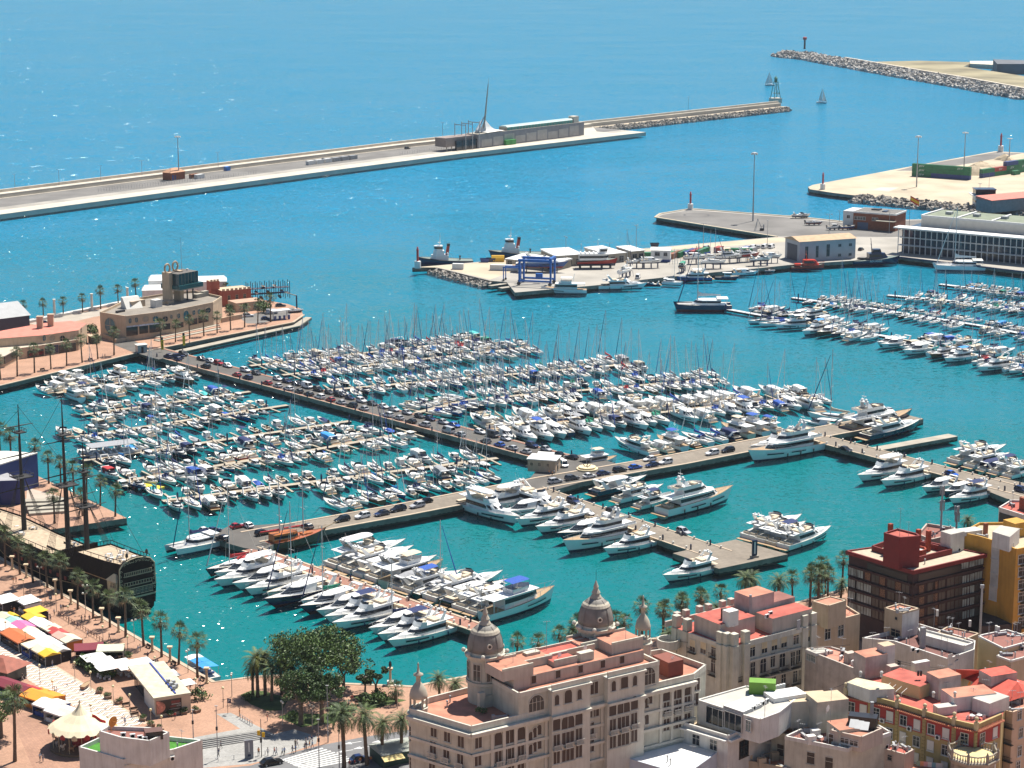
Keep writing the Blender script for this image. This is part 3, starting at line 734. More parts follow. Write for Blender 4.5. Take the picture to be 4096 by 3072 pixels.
def proto_big(key,L,B,classic=False):
 P=Proto();k=L/30.
 F0,F1=2.4*k,3.9*k
 hb,dk,tops=hull(L,B,F0,F1,1.0,.88,2.5,.1,stripe=.3)
 P.add('hull',hb,[hullw,boot],smooth=True);P.add('deck',dk,teak)
 p0=scalep([(-9.5,2.7),(2,2.8),(5.5,2.3),(8.0,1.3),(9.2,0)],k,B/6.8);p1=scalep([(-9.8,2.6),(1.5,2.6),(4.0,2.1),(5.6,1.1),(6.2,0)],k,B/6.8)
 z0,z1,z2=F0-.1,F0+2.3*k,F0+4.5*k
 c,g=cabin(p0,p1,z0,z1,.4,.82);ci=P.add('main_deck_cabin',c,white);P.add('window_band',g,glass,ci)
 mb=MB();mb.loft([pring(scalep([(-13.3,2.7),(2,2.85),(4.8,2.2),(6.4,0)],k,B/6.8),z1),pring(scalep([(-13.5,2.8),(2,2.95),(4.5,2.2),(6.0,0)],k,B/6.8),z1+.2)],0);mb.box(-13.2*k,-8.5*k,-2.6*k,-2.5*k,z1+.2,z1+.9*k);mb.box(-13.2*k,-8.5*k,2.5*k,2.6*k,z1+.2,z1+.9*k);P.add('upper_deck',mb,white)
 q0=scalep([(-7.5,2.2),(0,2.3),(2.4,1.8),(4.4,0)],k,B/6.8);q1=scalep([(-8.0,2.0),(-1.0,2.0),(.6,1.5),(1.8,0)],k,B/6.8)
 c,g=cabin(q0,q1,z1+.15,z2,.4,.8);ci=P.add('upper_cabin',c,white);P.add('window_band',g,glass,ci)
 mb=MB();mb.loft([pring(scalep([(-10.5,2.0),(-1.0,2.2),(.4,1.4),(1.4,0)],k,B/6.8),z2),pring(scalep([(-10.6,2.1),(-1.0,2.3),(.2,1.5),(1.2,0)],k,B/6.8),z2+.7*k)],0,True,False);P.add('flybridge',mb,white)
 mb=MB();mb.box(-9.5*k,-7.5*k,-1.4*k,1.4*k,z2+.1,z2+.6*k);mb.box(-2.6*k,-1.2*k,-1.2*k,1.2*k,z2+.1,z2+.7*k);P.add('flybridge_seating',mb,cushion)
 mb=MB();za=z2+2.4*k
 for s in(1,-1):mb.loft([[(-6.6*k,s*1.9*k,z2),(-4.6*k,s*1.9*k,z2),(-4.6*k,s*1.7*k,z2),(-6.6*k,s*1.7*k,z2)],[(-7.8*k,s*1.1*k,za),(-6.6*k,s*1.1*k,za),(-6.6*k,s*.9*k,za),(-7.8*k,s*.9*k,za)]],0)
 mb.box(-8*k,-6.4*k,-1.3*k,1.3*k,za,za+.2);ai=P.add('radar_arch',mb,white)
 mb=MB();mb.sph((-7.2*k,.8*k,za+.6),.5*k,8,5);mb.sph((-7.2*k,-.8*k,za+.6),.5*k,8,5);mb.tube((-7.2*k,0,za),(-7.4*k,0,za+3.2*k),.08,.04,5);mb.box(-7.4*k,-7.2*k,-.9*k,.9*k,za+1.7*k,za+1.85*k);P.add('radar_mast',mb,white,ai)
 mb=MB();mb.box(-9.56*k,-9.5*k,-2.2*k,2.2*k,F0,z1-.2);P.add('saloon_door',mb,glass)
 mb=MB();mb.box(-13.2*k,-12*k,-2*k,2*k,F0-.1,F0+.5);mb.box(-11.6*k,-10.8*k,-1*k,1*k,F0-.1,F0+.6);P.add('aft_seating',mb,cushion)
 mb=MB();mb.box(-L/2-1.6*k,-L/2+.02,-B*.42,B*.42,.4,.6);P.add('bathing_platform',mb,teak)
 for w in hullwin(tops,3,5,.5,.62)+hullwin(tops,6,8,.5,.62):P.add('hull_window',w,glass)
 P.add('rail',rail(tops,3,.9*k,.035),chrome)
 for s in(1,-1):
  for x in(-.3,-.12,.06):
   mb=MB();mb.tube((x*L,s*B*.515,.4),(x*L,s*B*.525,1.6),.22,.22,6);P.add('fender',mb,rubber)
 PR[key],PL[key]=P,L
def proto_trawler(key,L,B):
 P=Proto();k=L/13.
 F0,F1=1.3*k,2.3*k
 hb,dk,tops=hull(L,B,F0,F1,.8,.8,2.6,.07)
 P.add('hull',hb,[hullw,boot],smooth=True);P.add('deck',dk,teak)
 p0=scalep([(-3.8,1.6),(1.5,1.6),(2.6,1.1),(2.9,0)],k,B/4.3);p1=scalep([(-3.8,1.55),(1.3,1.55),(2.2,1.0),(2.4,0)],k,B/4.3)
 c,g=cabin(p0,p1,F0,F0+2.0*k,.45,.85);ci=P.add('cabin',c,white);P.add('window_band',g,glass,ci)
 mb=MB();mb.box(-6.0*k,2.4*k,-1.8*k,1.8*k,F0+2.0*k,F0+2.1*k);P.add('boat_deck',mb,white)
 mb=MB();zf=F0+2.1*k;mb.loft([pring(scalep([(-2.2,1.3),(.6,1.3),(1.4,0)],k,B/4.3),zf),pring(scalep([(-2.2,1.4),(.8,1.4),(1.7,0)],k,B/4.3),zf+.8*k)],0,True,False);P.add('flybridge',mb,white)
 mb=MB();mb.box(-1.8*k,-.8*k,-1*k,1*k,zf,zf+.5*k);P.add('flybridge_seating',mb,cushion)
 mb=MB();mb.tube((-2.6*k,0,zf),(-3.0*k,0,zf+3.2*k),.1,.06,5);mb.tube((-2.9*k,-.8*k,zf+2*k),(-2.9*k,.8*k,zf+2*k),.05,.05,4);P.add('signal_mast',mb,white)
 mb=MB();zc=zf+1.9*k;mb.loft([[(x*k,-1.5*k,zc),(x*k,-.8*k,zc+.15),(x*k,.8*k,zc+.15),(x*k,1.5*k,zc)]for x in(-2.4,-1,.8)],0,False,False,closed=False)
 for x in(-2.3,.7):
  for s in(1,-1):mb.tube((x*k,s*1.45*k,zf),(x*k,s*1.45*k,zc),.03,.03,4)
 P.add('bimini',mb,canvas)
 mb=MB()
 for s in(1,-1):mb.tube((-5.8*k,s*1.6*k,F0),(-5.8*k,s*1.6*k,F0+2*k),.05,.05,4)
 P.add('deck_posts',mb,white)
 P.add('rail',rail(tops,1,.8*k,.03),chrome)
 for w in hullwin(tops,5,8,.5,.62):P.add('hull_window',w,glass)
 PR[key],PL[key]=P,L
def proto_rib(key,L,B):
 P=Proto()
 hb,dk,tops=hull(L,B*.7,.35,.5,.3,n=8);P.add('hull',hb,[hullw,boot]);P.add('deck',dk,deckm)
 mb=MB()
 for s in(0,1):
  pts=[Vector((p[s][0],p[s][1]*1.25,p[s][2]+.1))for p in tops];mb.path(pts,.24,7)
 P.add('inflatable_tube',mb,mat('tube_grey',(.30,.31,.33),.7),smooth=True)
 mb=MB();mb.box(-.5,.3,-.35,.35,.3,1.1);P.add('console',mb,white)
 mb=MB();mb.box(-1.4,-.8,-.4,.4,.3,.8);P.add('seat',mb,rubber)
 P.add('outboard_motor',outboard(-L/2,0,.4),rubber)
 PR[key],PL[key]=P,L
proto_fly('fly_a',17,4.8);proto_fly('fly_b',20,5.2,hard=True);proto_fly('fly_c',23,5.7,tender=True);proto_fly('fly_d',16,4.6,bim=True)
proto_sport('sport_a',14,4.0);proto_sport('sport_b',10,3.4,open_=True);proto_sport('sport_c',11,3.6,open_=True,canopy=True);proto_sport('sport_d',17,4.6)
for st in('open','bimini','cover','cuddy','pilot'):proto_small('small_'+st,7.0 if st in('cuddy','pilot')else 6.3,2.5,st)
proto_sail('sail_a',11,3.6,15.5);proto_sail('sail_b',9,3.0,12.5,gen=False);proto_sail('sail_c',13,4.0,19,hood=True);proto_sail('sail_d',10,3.3,14,hood=False)
proto_cat('cat_a',14,7.2,21);proto_big('big_a',30,6.8);proto_trawler('trawler_a',13,4.3);proto_rib('rib_a',5.2,2.2)
# ========================== boats: colours and rows
CANV=[('blue',(.02,.08,.36)),('navy',(.012,.025,.10)),('white',(.72,.72,.70)),('beige',(.55,.47,.36)),('sky blue',(.03,.25,.62)),('red',(.42,.03,.035)),('green',(.02,.25,.16)),('grey',(.28,.29,.31)),('turquoise',(.06,.42,.42))]
CW=[20,24,18,14,5,4,3,9,3]
CM={n:(mat('canvas_'+n.replace(' ','_'),c,.85,.12,2))for n,c in CANV}
HULLS={'white':hullw,'navy':mat('hull_navy',(.015,.025,.075),.15,.1),'black':mat('hull_black',(.01,.011,.014),.15,.1),'cream':mat('hull_cream',(.70,.64,.50),.3,.05),'blue':mat('hull_blue',(.02,.08,.26),.2,.1),'red':mat('hull_red',(.32,.025,.02),.3,.1),'varnished':mat('hull_wood',(.20,.075,.03),.35,.25,2)}
GEN={'white':mat('genoa_white',(.70,.70,.68),.8,.05),'navy':mat('genoa_navy',(.012,.03,.13),.8,.1),'blue':CM['blue']}
KIND={'fly':'flybridge yacht','sport':'sports cruiser','small':'small motorboat','sail':'sailboat','cat':'catamaran','big':'three-deck yacht','trawler':'trawler yacht','rib':'inflatable boat'}
NAME={'fly':'motor_yacht','sport':'sports_cruiser','small':'motorboat','sail':'sailing_yacht','cat':'catamaran','big':'large_motor_yacht','trawler':'trawler_yacht','rib':'inflatable_boat'}
CATG={'fly':'motor yacht','sport':'motor yacht','small':'motorboat','sail':'sailboat','cat':'catamaran','big':'motor yacht','trawler':'motor yacht','rib':'dinghy'}
def put_boat(key,loc,head,where,group,L=None,hullc='white',cc=None,r=rnd,dirt=True):
 fam=key.split('_')[0]
 cc=cc or r.choices([c[0]for c in CANV],CW)[0]
 g=r.choices(['white','navy','blue'],[5,4,2])[0]
 swap={'boat_canvas':CM[cc],'sail_cover':CM[cc]}
 if hullc!='white':swap['hull_white']=HULLS[hullc]
 if hullc in('navy','black','blue'):swap['boot_stripe']=mat('boot_red',(.22,.02,.02),.4)
 lb=hullc+' '+KIND[fam]
 if fam=='sail':lb+=', %s sail cover'%cc
 elif key in('sport_c','fly_d','trawler_a')or key.split('_')[-1]in('bimini','cover'):lb+=', %s canvas'%cc
 s=(L/PL[key])if L else 1.
 t=PR[key].place(NAME[fam],lb+', '+where,CATG[fam],(loc.x,loc.y,0),head,group,(s,min(s,s**.45),s**.6),swap)
 if fam in('sail','cat'):
  for c in t.children:
   if c.name.startswith('furled_genoa'):
    c.material_slots[0].link='OBJECT';c.material_slots[0].material=GEN[g]
 t.rotation_euler[0]=R(r.uniform(-.8,.8))
 return t
def beam(key,L):
 b={'fly':.285,'sport':.30,'small':.38,'sail':.33,'cat':.52,'big':.23,'trawler':.33,'rib':.45}[key.split('_')[0]]
 L=L or PL[key];s=L/PL[key]
 return b*PL[key]*min(s,s**.45)
def row_list(p0,p1,off,side,items,where,group,skew=0.,fit=True,gap=.7,sink=0.):
 """boats moored stern-to along a pier line, in order; side +1 left of the line, -1 right"""
 d=Vector((p1.x-p0.x,p1.y-p0.y));Lt=d.length;d.normalize();n=Vector((-d.y,d.x))*side
 h=ang(n)+R(skew);hd=Vector((math.cos(h),math.sin(h)))
 ws=[beam(i[0],i[1])+gap for i in items]
 k=Lt/sum(ws)if fit else 1.
 s=0
 for j,(it,w)in enumerate(zip(items,ws)):
  key,L=it[0],it[1]or PL[it[0]]
  c=p0.xy+d*(s+w*k/2)+n*off+hd*(L/2+1.6)
  s+=w*k
  if key=='gap_x':continue
  put_boat(key,Vector((c.x,c.y,0)),h,'%s boat %s'%(ORD[j],where),group,L,it[2]if len(it)>2 else 'white',it[3]if len(it)>3 else None)
pontm=mat('pontoon_deck',(.36,.31,.24),.85,.15,.6)
pilem=mat('pile_blue',(.01,.03,.10),.5,.1)
def pontoon(name,pts,w=2.2,fingers=None,z=.55,top=None):
 o=pier(name,pts,w,z,top or pontm,rubber,bottom=-.3)
 Ls=[(b-a).length for a,b in zip(pts,pts[1:])]
 for(a,b),L_ in zip(zip(pts,pts[1:]),Ls):
  d=(b-a).xy.normalized();n=Vector((-d.y,d.x))
  mbp=MB();mbp.tube((0,0,-1),(0,0,2.6),.28,.28,8);mbp.lathe([(.3,2.6),(.02,3.1)],8)
  me=mbp.mesh('mooring_pile',pilem)
  k=0
  for s in[x for x in range(4,int(L_),22)]:
   q=a.xy+d*s+n*(w/2+.35)*(1 if k%2 else-1)
   put('mooring_pile',me,o,(q.x,q.y,0));k+=1
  if fingers:
   mbf=MB();mbf.box(0,fingers,-.35,.35,.1,.5);mf=mbf.mesh('finger',[pontm])
   s=3.
   while s<L_-2:
    for sg in(1,-1):
     q=a.xy+d*s+n*sg*w/2
     put('finger',mf,o,(q.x,q.y,0),ang(n*sg))
    s+=8.4
 return o
MIXL=(['small_open','small_bimini','small_cover','small_cuddy','small_pilot','sport_b','sport_c','sail_b','sail_d','sail_a','rib_a'],[10,4,5,20,9,22,6,8,6,5,2])
MIX0=(['sport_a','fly_d','sport_b','small_cuddy','sail_d','sport_c','trawler_a'],[22,8,26,14,12,8,6])
MIXS=(['small_cuddy','sport_b','sport_c','sail_b','sail_d','sail_a','sail_c','small_pilot'],[8,10,9,13,20,30,10,3])
MIXB=(['sport_a','sport_d','fly_d','fly_a','sail_a','sail_c','sport_c'],[26,8,12,8,22,14,10])
def row_auto(p0,p1,w,side,mix,where,group,pitch=4.1,gap=.12,sz=1.,skew=0.,flip=.22,seed=1,s0=2.,s1=1.):
 r=random.Random(seed)
 d=Vector((p1.x-p0.x,p1.y-p0.y));Lt=d.length;d.normalize();n=Vector((-d.y,d.x))*side
 s,j=s0,0
 while s<Lt-s1:
  key=r.choices(*mix)[0]
  L=PL[key]*r.uniform(.88,1.1)*sz
  b=max(beam(key,L)+.35,pitch*r.uniform(.8,1.1))
  if r.random()<gap:
   s+=b;continue
  h=ang(n)+R(skew+r.uniform(-2.5,2.5))
  hd=Vector((math.cos(h),math.sin(h)))
  c=p0.xy+d*(s+b/2)+n*(w/2)+hd*(L/2+r.uniform(.7,1.6))
  hc=r.choices(['white','navy','blue','cream','black','varnished','red'],[74,9,5,5,3,3,1])[0]
  put_boat(key,Vector((c.x,c.y,0)),h+(math.pi if r.random()<flip else 0),'%s out %s'%(ORD[j],where),group,L,hc,None,r)
  s+=b;j+=1
def TT(*p):return[G(x,y,.5)for x,y in p]
lines_l=[TT((225,1572),(800,1483)),TT((325,1660),(1000,1566)),TT((300,1748),(1150,1620)),TT((330,1842),(1400,1684)),TT((470,1928),(1257,1799),(1660,1725)),TT((650,2004),(1990,1832))]
lines_r=[TT((1000,1463),(1917,1360)),TT((1130,1500),(2120,1388)),TT((1290,1562),(2520,1456)),TT((1660,1652),(1880,1598),(2877,1515)),TT((1905,1728),(3270,1582))]
for i,ln in enumerate(lines_l):
 pontoon('floating_pontoon',ln,2.2,6.5)
 w='%s pontoon left of car pier'%ORD[i]
 a,b=ln[0],ln[-1]
 g=.18 if i in(2,3,4)else.08
 for side,nm in((1,'far side'),(-1,'near side')):
  if len(ln)==2:
   row_auto(b,a,2.2,-side,MIXL if i else MIX0,nm+', '+w,'boats moored along the left-hand pontoons',4.5,g,1.1 if i else 1.02,seed=11+i*2+(side>0),s0=5)
  else:
   row_auto(ln[1],a,2.2,-side,MIXL,'outer '+nm+', '+w.replace('left of','by'),'boats moored along the left-hand pontoons',4.5,g,1.1,seed=11+i*2+(side>0),s0=1)
   row_auto(b,ln[1],2.2,-side,MIXL,'inner '+nm+', '+w.replace('left of','by'),'boats moored along the left-hand pontoons',4.5,g,1.1,seed=91+i*2+(side>0),s0=4)
for i,ln in enumerate(lines_r):
 pontoon('floating_pontoon',ln,2.4,7.5)
 w='%s pontoon right of car pier'%ORD[i]
 for side,nm in((1,'far side'),(-1,'near side')):
  mix=MIXB if i==4 else MIXS
  if len(ln)==2:
   row_auto(ln[0],ln[1],2.4,side,mix,nm+', '+w,'boats moored along the right-hand pontoons',4.1 if i<4 else 4.6,.05,1.0 if i<4 else 1.1,seed=41+i*2+(side>0),s0=4)
  else:
   row_auto(ln[1],ln[2],2.4,side,mix,nm+', '+w,'boats moored along the right-hand pontoons',4.1,.05,1.0,seed=41+i*2+(side>0),s0=1)
   row_auto(ln[0],ln[1],2.4,side,mix,'inner '+nm+', '+w.replace('right of','by'),'boats moored along the right-hand pontoons',4.1,.05,1.0,seed=71+i*2+(side>0),s0=3)
mpf=T((1380,2075),(2080,1945),z=0)
row_auto(mpf[0],mpf[1],11.5,1,MIXS,'behind parked cars on middle pier','boats behind the middle pier',4.2,.1,seed=5)
row_list(*T((2640,1852),(3210,1745),z=0),5.9,1,[('fly_c',20),('sport_a',13,'cream'),('trawler_a',14),('sport_b',11,'varnished','beige'),('sail_c',15),('sail_a',13),('sport_c',13,'navy','navy'),('trawler_a',15,'cream','beige'),('trawler_a',15),('fly_d',14)],'on far side of middle pier, right arm','boats behind the middle pier')
YG='motor yachts moored stern-to along the large piers'
nearl=[('sail_c',13.5,'navy'),('sport_a',14),('fly_b',17),('sport_d',16),('fly_a',16),('sail_c',14,'cream','white'),('sport_d',18,'navy'),('sail_a',12),('sport_d',15.5,'navy'),('sport_a',14.5),('fly_d',15.5,'white','navy'),('fly_a',17),('sail_b',10,'navy'),('sport_a',14),('fly_d',15,'white','navy'),('fly_a',16)]
nearl=[(i[0],i[1]*1.3,*i[2:])for i in nearl]
row_list(*T((1075,2225),(1905,2508),z=0),2.9,-1,nearl,'on near side of red-paved pier',YG,gap=.35)
farl=[('fly_b',22),('fly_c',20),('sport_d',17),('fly_b',19),('trawler_a',17,'cream','beige'),('sport_c',15,'white','grey'),('fly_d',16),('sail_a',12,'black'),('fly_c',21),('sport_d',18,'black'),('fly_a',17),('fly_d',16),('trawler_a',20)]
farl=[(i[0],i[1]*1.2,*i[2:])for i in farl]
row_list(*T((1235,2282),(1910,2508),z=0),2.9,1,farl,'on far side of red-paved pier',YG,gap=.35)
q=T((1090,2236),z=0)[0]
put_boat('cat_a',B8(390,650),math.pi+R(42),'moored beyond the parking quay',YG,15,'white','navy')
row_list(*T((2150,1975),(2735,2170),z=0),4.6,-1,[('fly_b',22),('sport_d',19),('fly_c',20),('fly_a',20),('sport_d',20,'navy'),('big_a',25),('fly_a',18.5)],'on near side of branch pier',YG)
put_boat('fly_a',C6(460,640),math.pi+R(38),'lying off the square end of branch pier',YG,19)
row_list(*T((1690,2012),(2075,1957),z=0),5.8,-1,[('fly_b',27),('fly_c',27)],'in corner of middle and branch piers',YG,skew=12)
row_list(*T((2260,1985),(2640,2098),z=0),4.6,1,[('sport_d',22,'navy'),('fly_c',19),('fly_d',15,'white','navy'),('big_a',29)],'on far side of branch pier',YG)
row_list(*T((2940,2160),(3140,2212),z=0),.3,1,[('fly_c',24),('fly_a',20),('fly_d',19,'cream','navy'),('fly_c',21)],'on far side of branch pier end square',YG,gap=.2)
row_list(*T((3235,1752),(3375,1792),z=0),4.6,-1,[('fly_c',22),('big_a',30)],'at root of right pier',YG)
row_list(*T((3640,1858),(3810,1902),z=0),4.6,-1,[('fly_b',22,'white','beige'),('fly_a',21)],'on near side of right pier',YG)
row_list(*T((3850,1918),(4060,1975),z=0),4.6,-1,[('sport_a',15),('sport_d',14,'navy'),('fly_d',18,'white','navy')],'on near side of right pier end',YG)
row_list(*T((3290,1742),(3440,1780),z=0),4.6,1,[('big_a',32,'navy'),('fly_c',27,'navy')],'between middle pier and finger pier',YG)
row_list(*T((3720,1862),(4000,1935),z=0),4.6,1,[('fly_c',25),('fly_a',19),('sport_c',14,'white','navy'),('fly_d',17,'white','navy'),('fly_a',17)],'on far side of right pier',YG)
put_boat('sport_a',C7(240,268),R(150),'in front of the square at the middle pier end',YG,15,'white','navy')
put_boat('sail_c',C7(300,232),R(150),'beside the square at the middle pier end',YG,19,'white','beige')
put_boat('trawler_a',C3(1960,1500),R(32),'moored behind the pier square with the anchor',YG,13,'white','beige')
rm=[TT((2885,1232),(3293,1304),(3546,1345),(3956,1430),(4230,1490)),TT((3170,1190),(3560,1244),(3935,1304),(4230,1362)),TT((3550,1180),(3880,1210),(4230,1255)),TT((3760,1136),(4230,1195))]
wmet=mat('pale_pontoon',(.50,.52,.54),.7,.1)
RG='boats in the far marina on the right'
for i,ln in enumerate(rm):
 pontoon('floating_pontoon',ln,2.6,None,top=wmet)
for i,ln in enumerate(rm):
 w='%s far-marina pontoon'%['nearest','second','third','farthest'][i]
 for j,(a,b)in enumerate(zip(ln,ln[1:])):
  seg=['first','second','third','last'][j]+' stretch'
  if i==0:
   mix=(['sport_a','sport_d','sail_a','sail_c','fly_a','fly_d','sport_c'],[20,14,26,18,12,8,8])
  elif i==3:
   mix=(['small_cuddy','sport_b','small_bimini','sport_c'],[30,30,20,20])
  else:
   mix=MIXS
  for side,nm in((1,'far side'),(-1,'near side')):
   if i==0 and j==0 and side==-1:continue
   row_auto(a,b,2.6,side,mix,'%s, %s, %s'%(nm,seg,w),RG,4.4 if i==0 else 3.9,.09,1.0 if i==0 else.86,seed=141+i*20+j*2+(side>0),s0=2 if j else 10)
put_boat('cat_a',A7(570,985),R(180),'at head of the nearest far-marina pontoon',RG,24,'navy','white')
put_boat('fly_d',A8(750,650),R(200),'moored alone at the nearest far-marina pontoon',RG,17,'white','white')
put_boat('sail_a',A8(560,622),R(195),'moored left of the cruiser, nearest far-marina pontoon',RG,14)
put_boat('sail_c',A8(640,640),R(195),'moored beside the lone cruiser, nearest far-marina pontoon',RG,15,'white','blue')
put_boat('cat_a',A8(1800,280),R(175),'large, alongside the glazed terminal',RG,24,'white','white')
p0,p1=B8(1000,665),B8(1560,560);d=(p1-p0).xy
t=thing('wooden_gulet','varnished wooden two-masted gulet moored at the parking quay corner','sailing ship',((p0.x+p1.x)/2,(p0.y+p1.y)/2,0),ang(d));LW=d.length
hb,dk,tops=hull(LW,5.6,1.9,3.0,.8,.7,2.2,.12);hb.build('hull',[mat('dark_varnish',(.09,.035,.015),.4,.3,2),HULLS['varnished']],t,True);dk.build('deck',mat('red_deck',(.36,.10,.04),.6,.2,2),t)
ow=mat('orange_varnish',(.42,.13,.02),.35,.2,2);c,g=cabin([(-7,1.7),(-1,1.8),(.5,1.2),(1,0)],[(-7,1.6),(-1.2,1.7),(.2,1.1),(.6,0)],1.8,3.9,.35,.75);ci=c.build('deckhouse',ow,t);g.build('window_band',glass,ci)
mb=MB();mb.box(2,5,-1,1,2.0,2.7);mb.build('fore_cabin',ow,t)
for x,h in((2.6,21),(-4.5,19)):
 mb=MB();mb.tube((x,0,1.8),(x,0,h),.2,.1,8);mi=mb.build('mast',alum,t)
 for f in(.45,.7):mb=MB();mb.tube((x,-1.3,h*f),(x,1.3,h*f),.06,.06,4);mb.build('spreader',alum,mi)
 mb=MB();mb.tube((x,0,4.4),(x-6,0,4.7),.1,.1,5);bi=mb.build('boom',teak,t);mb=MB();mb.tube((x-.1,0,4.8),(x-5.8,0,5.0),.28,.16,7);mb.build('sail_cover',CM['red'],bi)
mb=MB();mb.tube((LW/2-1,0,3.0),(LW/2+4,0,4.2),.16,.09,6);mb.build('bowsprit',teak,t);mb=MB();[mb.tube((2.6,0,21),e,.03,.03,3)for e in((LW/2+4,0,4.2),(2,2.7,2.2),(2,-2.7,2.2),(-4.5,0,19))];mb.build('rigging',rubber,t)
P=rail(tops,1,.8,.04);P.build('rail',teak,t)
p=C1(880,1150);t=thing('awning_boat','long excursion catamaran under a flat grey awning by the pontoon head','boat',p,R(28))
for s in(1,-1):
 hb,dk,tops=hull(17,1.8,1.1,1.4,.4);hb.v=[(x,y+s*2.2,z)for x,y,z in hb.v];hb.build('hull',[hullw,boot],t,True)
mb=MB();mb.box(-8,6.5,-2.8,2.8,.9,1.15);mb.build('deck',deckm,t);mb=MB();mb.box(-8.2,6.8,-3.1,3.1,3.5,3.65);mb.build('awning',CM['grey'],t)
for x in(-7.8,-3,2,6.4):
 for y in(2.8,-2.8):mb=MB();mb.tube((x,y,1.1),(x,y,3.5),.06,.06,4);mb.build('post',alum,t)
for x in(-6,-4,-2,0,2):mb=MB();mb.box(x,x+.5,-2.2,2.2,1.15,1.6);mb.build('bench',white,t)
p=C1(1180,1450,.4);mb=MB();mb.box(-6,6,-1.6,1.6,-.1,.4);o=mb.build('jet_ski_float',mat('float_yellow',(.6,.5,.03),.6));o.location=(p.x,p.y,0);o.rotation_euler[2]=R(-30);tag(o,'yellow floating dock for jet skis at the pontoon end','float')
for i in range(6):
 q=Vector((p.x,p.y,0))+Matrix.Rotation(R(-30),3,'Z')@Vector((-5+i*2,-2.4,0));t=thing('jet_ski','small jet ski at the yellow float, %s from left'%ORD[i],'jet ski',q,R(60),'jet skis at the float');hb,dk,tops=hull(2.9,1.1,.45,.6,.2,n=7);hb.build('hull',[HULLS[('white','black','red')[i%3]],boot],t,True);dk.build('deck',deckm,t);mb=MB();mb.box(-1.1,.1,-.2,.2,.4,.8);mb.build('seat',rubber,t);mb=MB();mb.tube((.3,-.35,1.0),(.3,.35,1.0),.04,.04,4);mb.tube((.5,0,.5),(.3,0,1.0),.08,.05,5);mb.build('handlebar',rubber,t)
 # ========================== shared bits for buildings and yards
whitewall=mat('white_render',(.64,.62,.57),.85,.07,.4)
greywall=mat('grey_cladding',(.30,.31,.33),.7,.1,.3)
redroof=mat('red_roof',(.42,.14,.10),.85,.15,.4)
green_c=mat('container_green',(.02,.17,.075),.5,.18,.5)
blue_c=mat('container_blue',(.03,.06,.22),.5,.18,.5)
red_c=mat('container_red',(.36,.05,.04),.5,.18,.5)
brown_c=mat('container_brown',(.28,.11,.05),.5,.18,.5)
white_c=mat('container_white',(.68,.68,.66),.5,.1,.5)
yellow_c=mat('container_yellow',(.62,.36,.02),.5,.1,.5)
grey_c=mat('container_grey',(.33,.34,.35),.5,.1,.5)
steel_b=mat('galvanised_pole',(.33,.34,.35),.5,.1)
brick=mat('brown_brick',(.26,.085,.045),.85,.15,1)
def site(c1,c2,c0):
 """corner c1, along to c2, back to c0: origin, heading, length, depth"""
 d=(c2-c1).xy;L=d.length;u=d.normalized();n=Vector((-u.y,u.x))
 return(c1.x,c1.y,c1.z),ang(u),L,n.dot((c0-c1).xy)
WIN={}
def wmesh(w,h,frame=whitewall,gl=glass,arch=False,mull=1,blind=None,blind_f=.0,deep=.07,cross=True):
 k=(w,h,frame.name,gl.name,arch,mull,blind.name if blind else '',blind_f,cross)
 if k in WIN:return WIN[k]
 mb=MB();t=min(.12,w*.1)
 def prof(out,y,z0=0):
  p=[(-w/2-out,z0-out),(w/2+out,z0-out)]
  if arch:
   n=7
   p+=[((w/2+out)*math.cos(math.pi*i/n),h-w/2+(w/2+out)*math.sin(math.pi*i/n))for i in range(n+1)]
  else:
   p+=[(w/2+out,h+out),(-w/2-out,h+out)]
  return[(x,y,z)for x,z in p]
 mb.loft([prof(t,0),prof(t,-deep),prof(0,-deep),prof(0,-.012)],0,False,False)
 mb.add(prof(0,-.012),[tuple(range(len(prof(0,0))))],1)
 for i in range(mull):
  x=-w/2+w*(i+1)/(mull+1)
  mb.box(x-.04,x+.04,-.05,-.015,0,h-(w/2*.3 if arch else 0),0)
 if cross:mb.box(-w/2,w/2,-.045,-.015,h*.62,h*.62+.07,0)
 if blind and blind_f>0:
  mb.box(-w/2,w/2,-.06,-.02,h*(1-blind_f),h,2)
 mb.box(-w/2-t*1.6,w/2+t*1.6,-deep-.1,0,-t-.1,-t,0)
 me=mb.mesh('window',[frame,gl]+([blind]if blind else[]))
 WIN[k]=me
 return me
def win(parent,me,x,y,z,face,name='window'):
 """face: 's' outward -y, 'n' +y, 'e' +x, 'w' -x, or an angle"""
 rz={'s':0,'e':math.pi/2,'n':math.pi,'w':-math.pi/2}.get(face,face)
 return put(name,me,parent,(x,y,z),rz)
def box_part(name,parent,x0,x1,y0,y1,z0,z1,m,mt=None):
 mb=MB();mb.box(x0,x1,y0,y1,z0,z1,0,1 if mt else None)
 return mb.build(name,[m,mt]if mt else m,parent)
P_mast=Proto();mb=MB();mb.tube((0,0,0),(0,0,30),.42,.18,8);P_mast.add('pole',mb,steel_b)
mb=MB();mb.lathe([(.3,29.4),(1.5,29.6),(1.5,30.0),(.3,30.3)],10);hi_=P_mast.add('lamp_ring',mb,steel_b)
for k in range(6):
 mb=MB();a=k*math.pi/3;mb.box(1.5*math.cos(a)-.4,1.5*math.cos(a)+.4,1.5*math.sin(a)-.4,1.5*math.sin(a)+.4,29.2,29.8);P_mast.add('floodlight',mb,white_c,hi_)
P_lamp=Proto();mb=MB();mb.tube((0,0,0),(0,0,14),.16,.09,6);P_lamp.add('pole',mb,steel_b)
mb=MB();mb.tube((-1.1,0,14),(1.1,0,14),.06,.06,4);ai=P_lamp.add('arm',mb,steel_b)
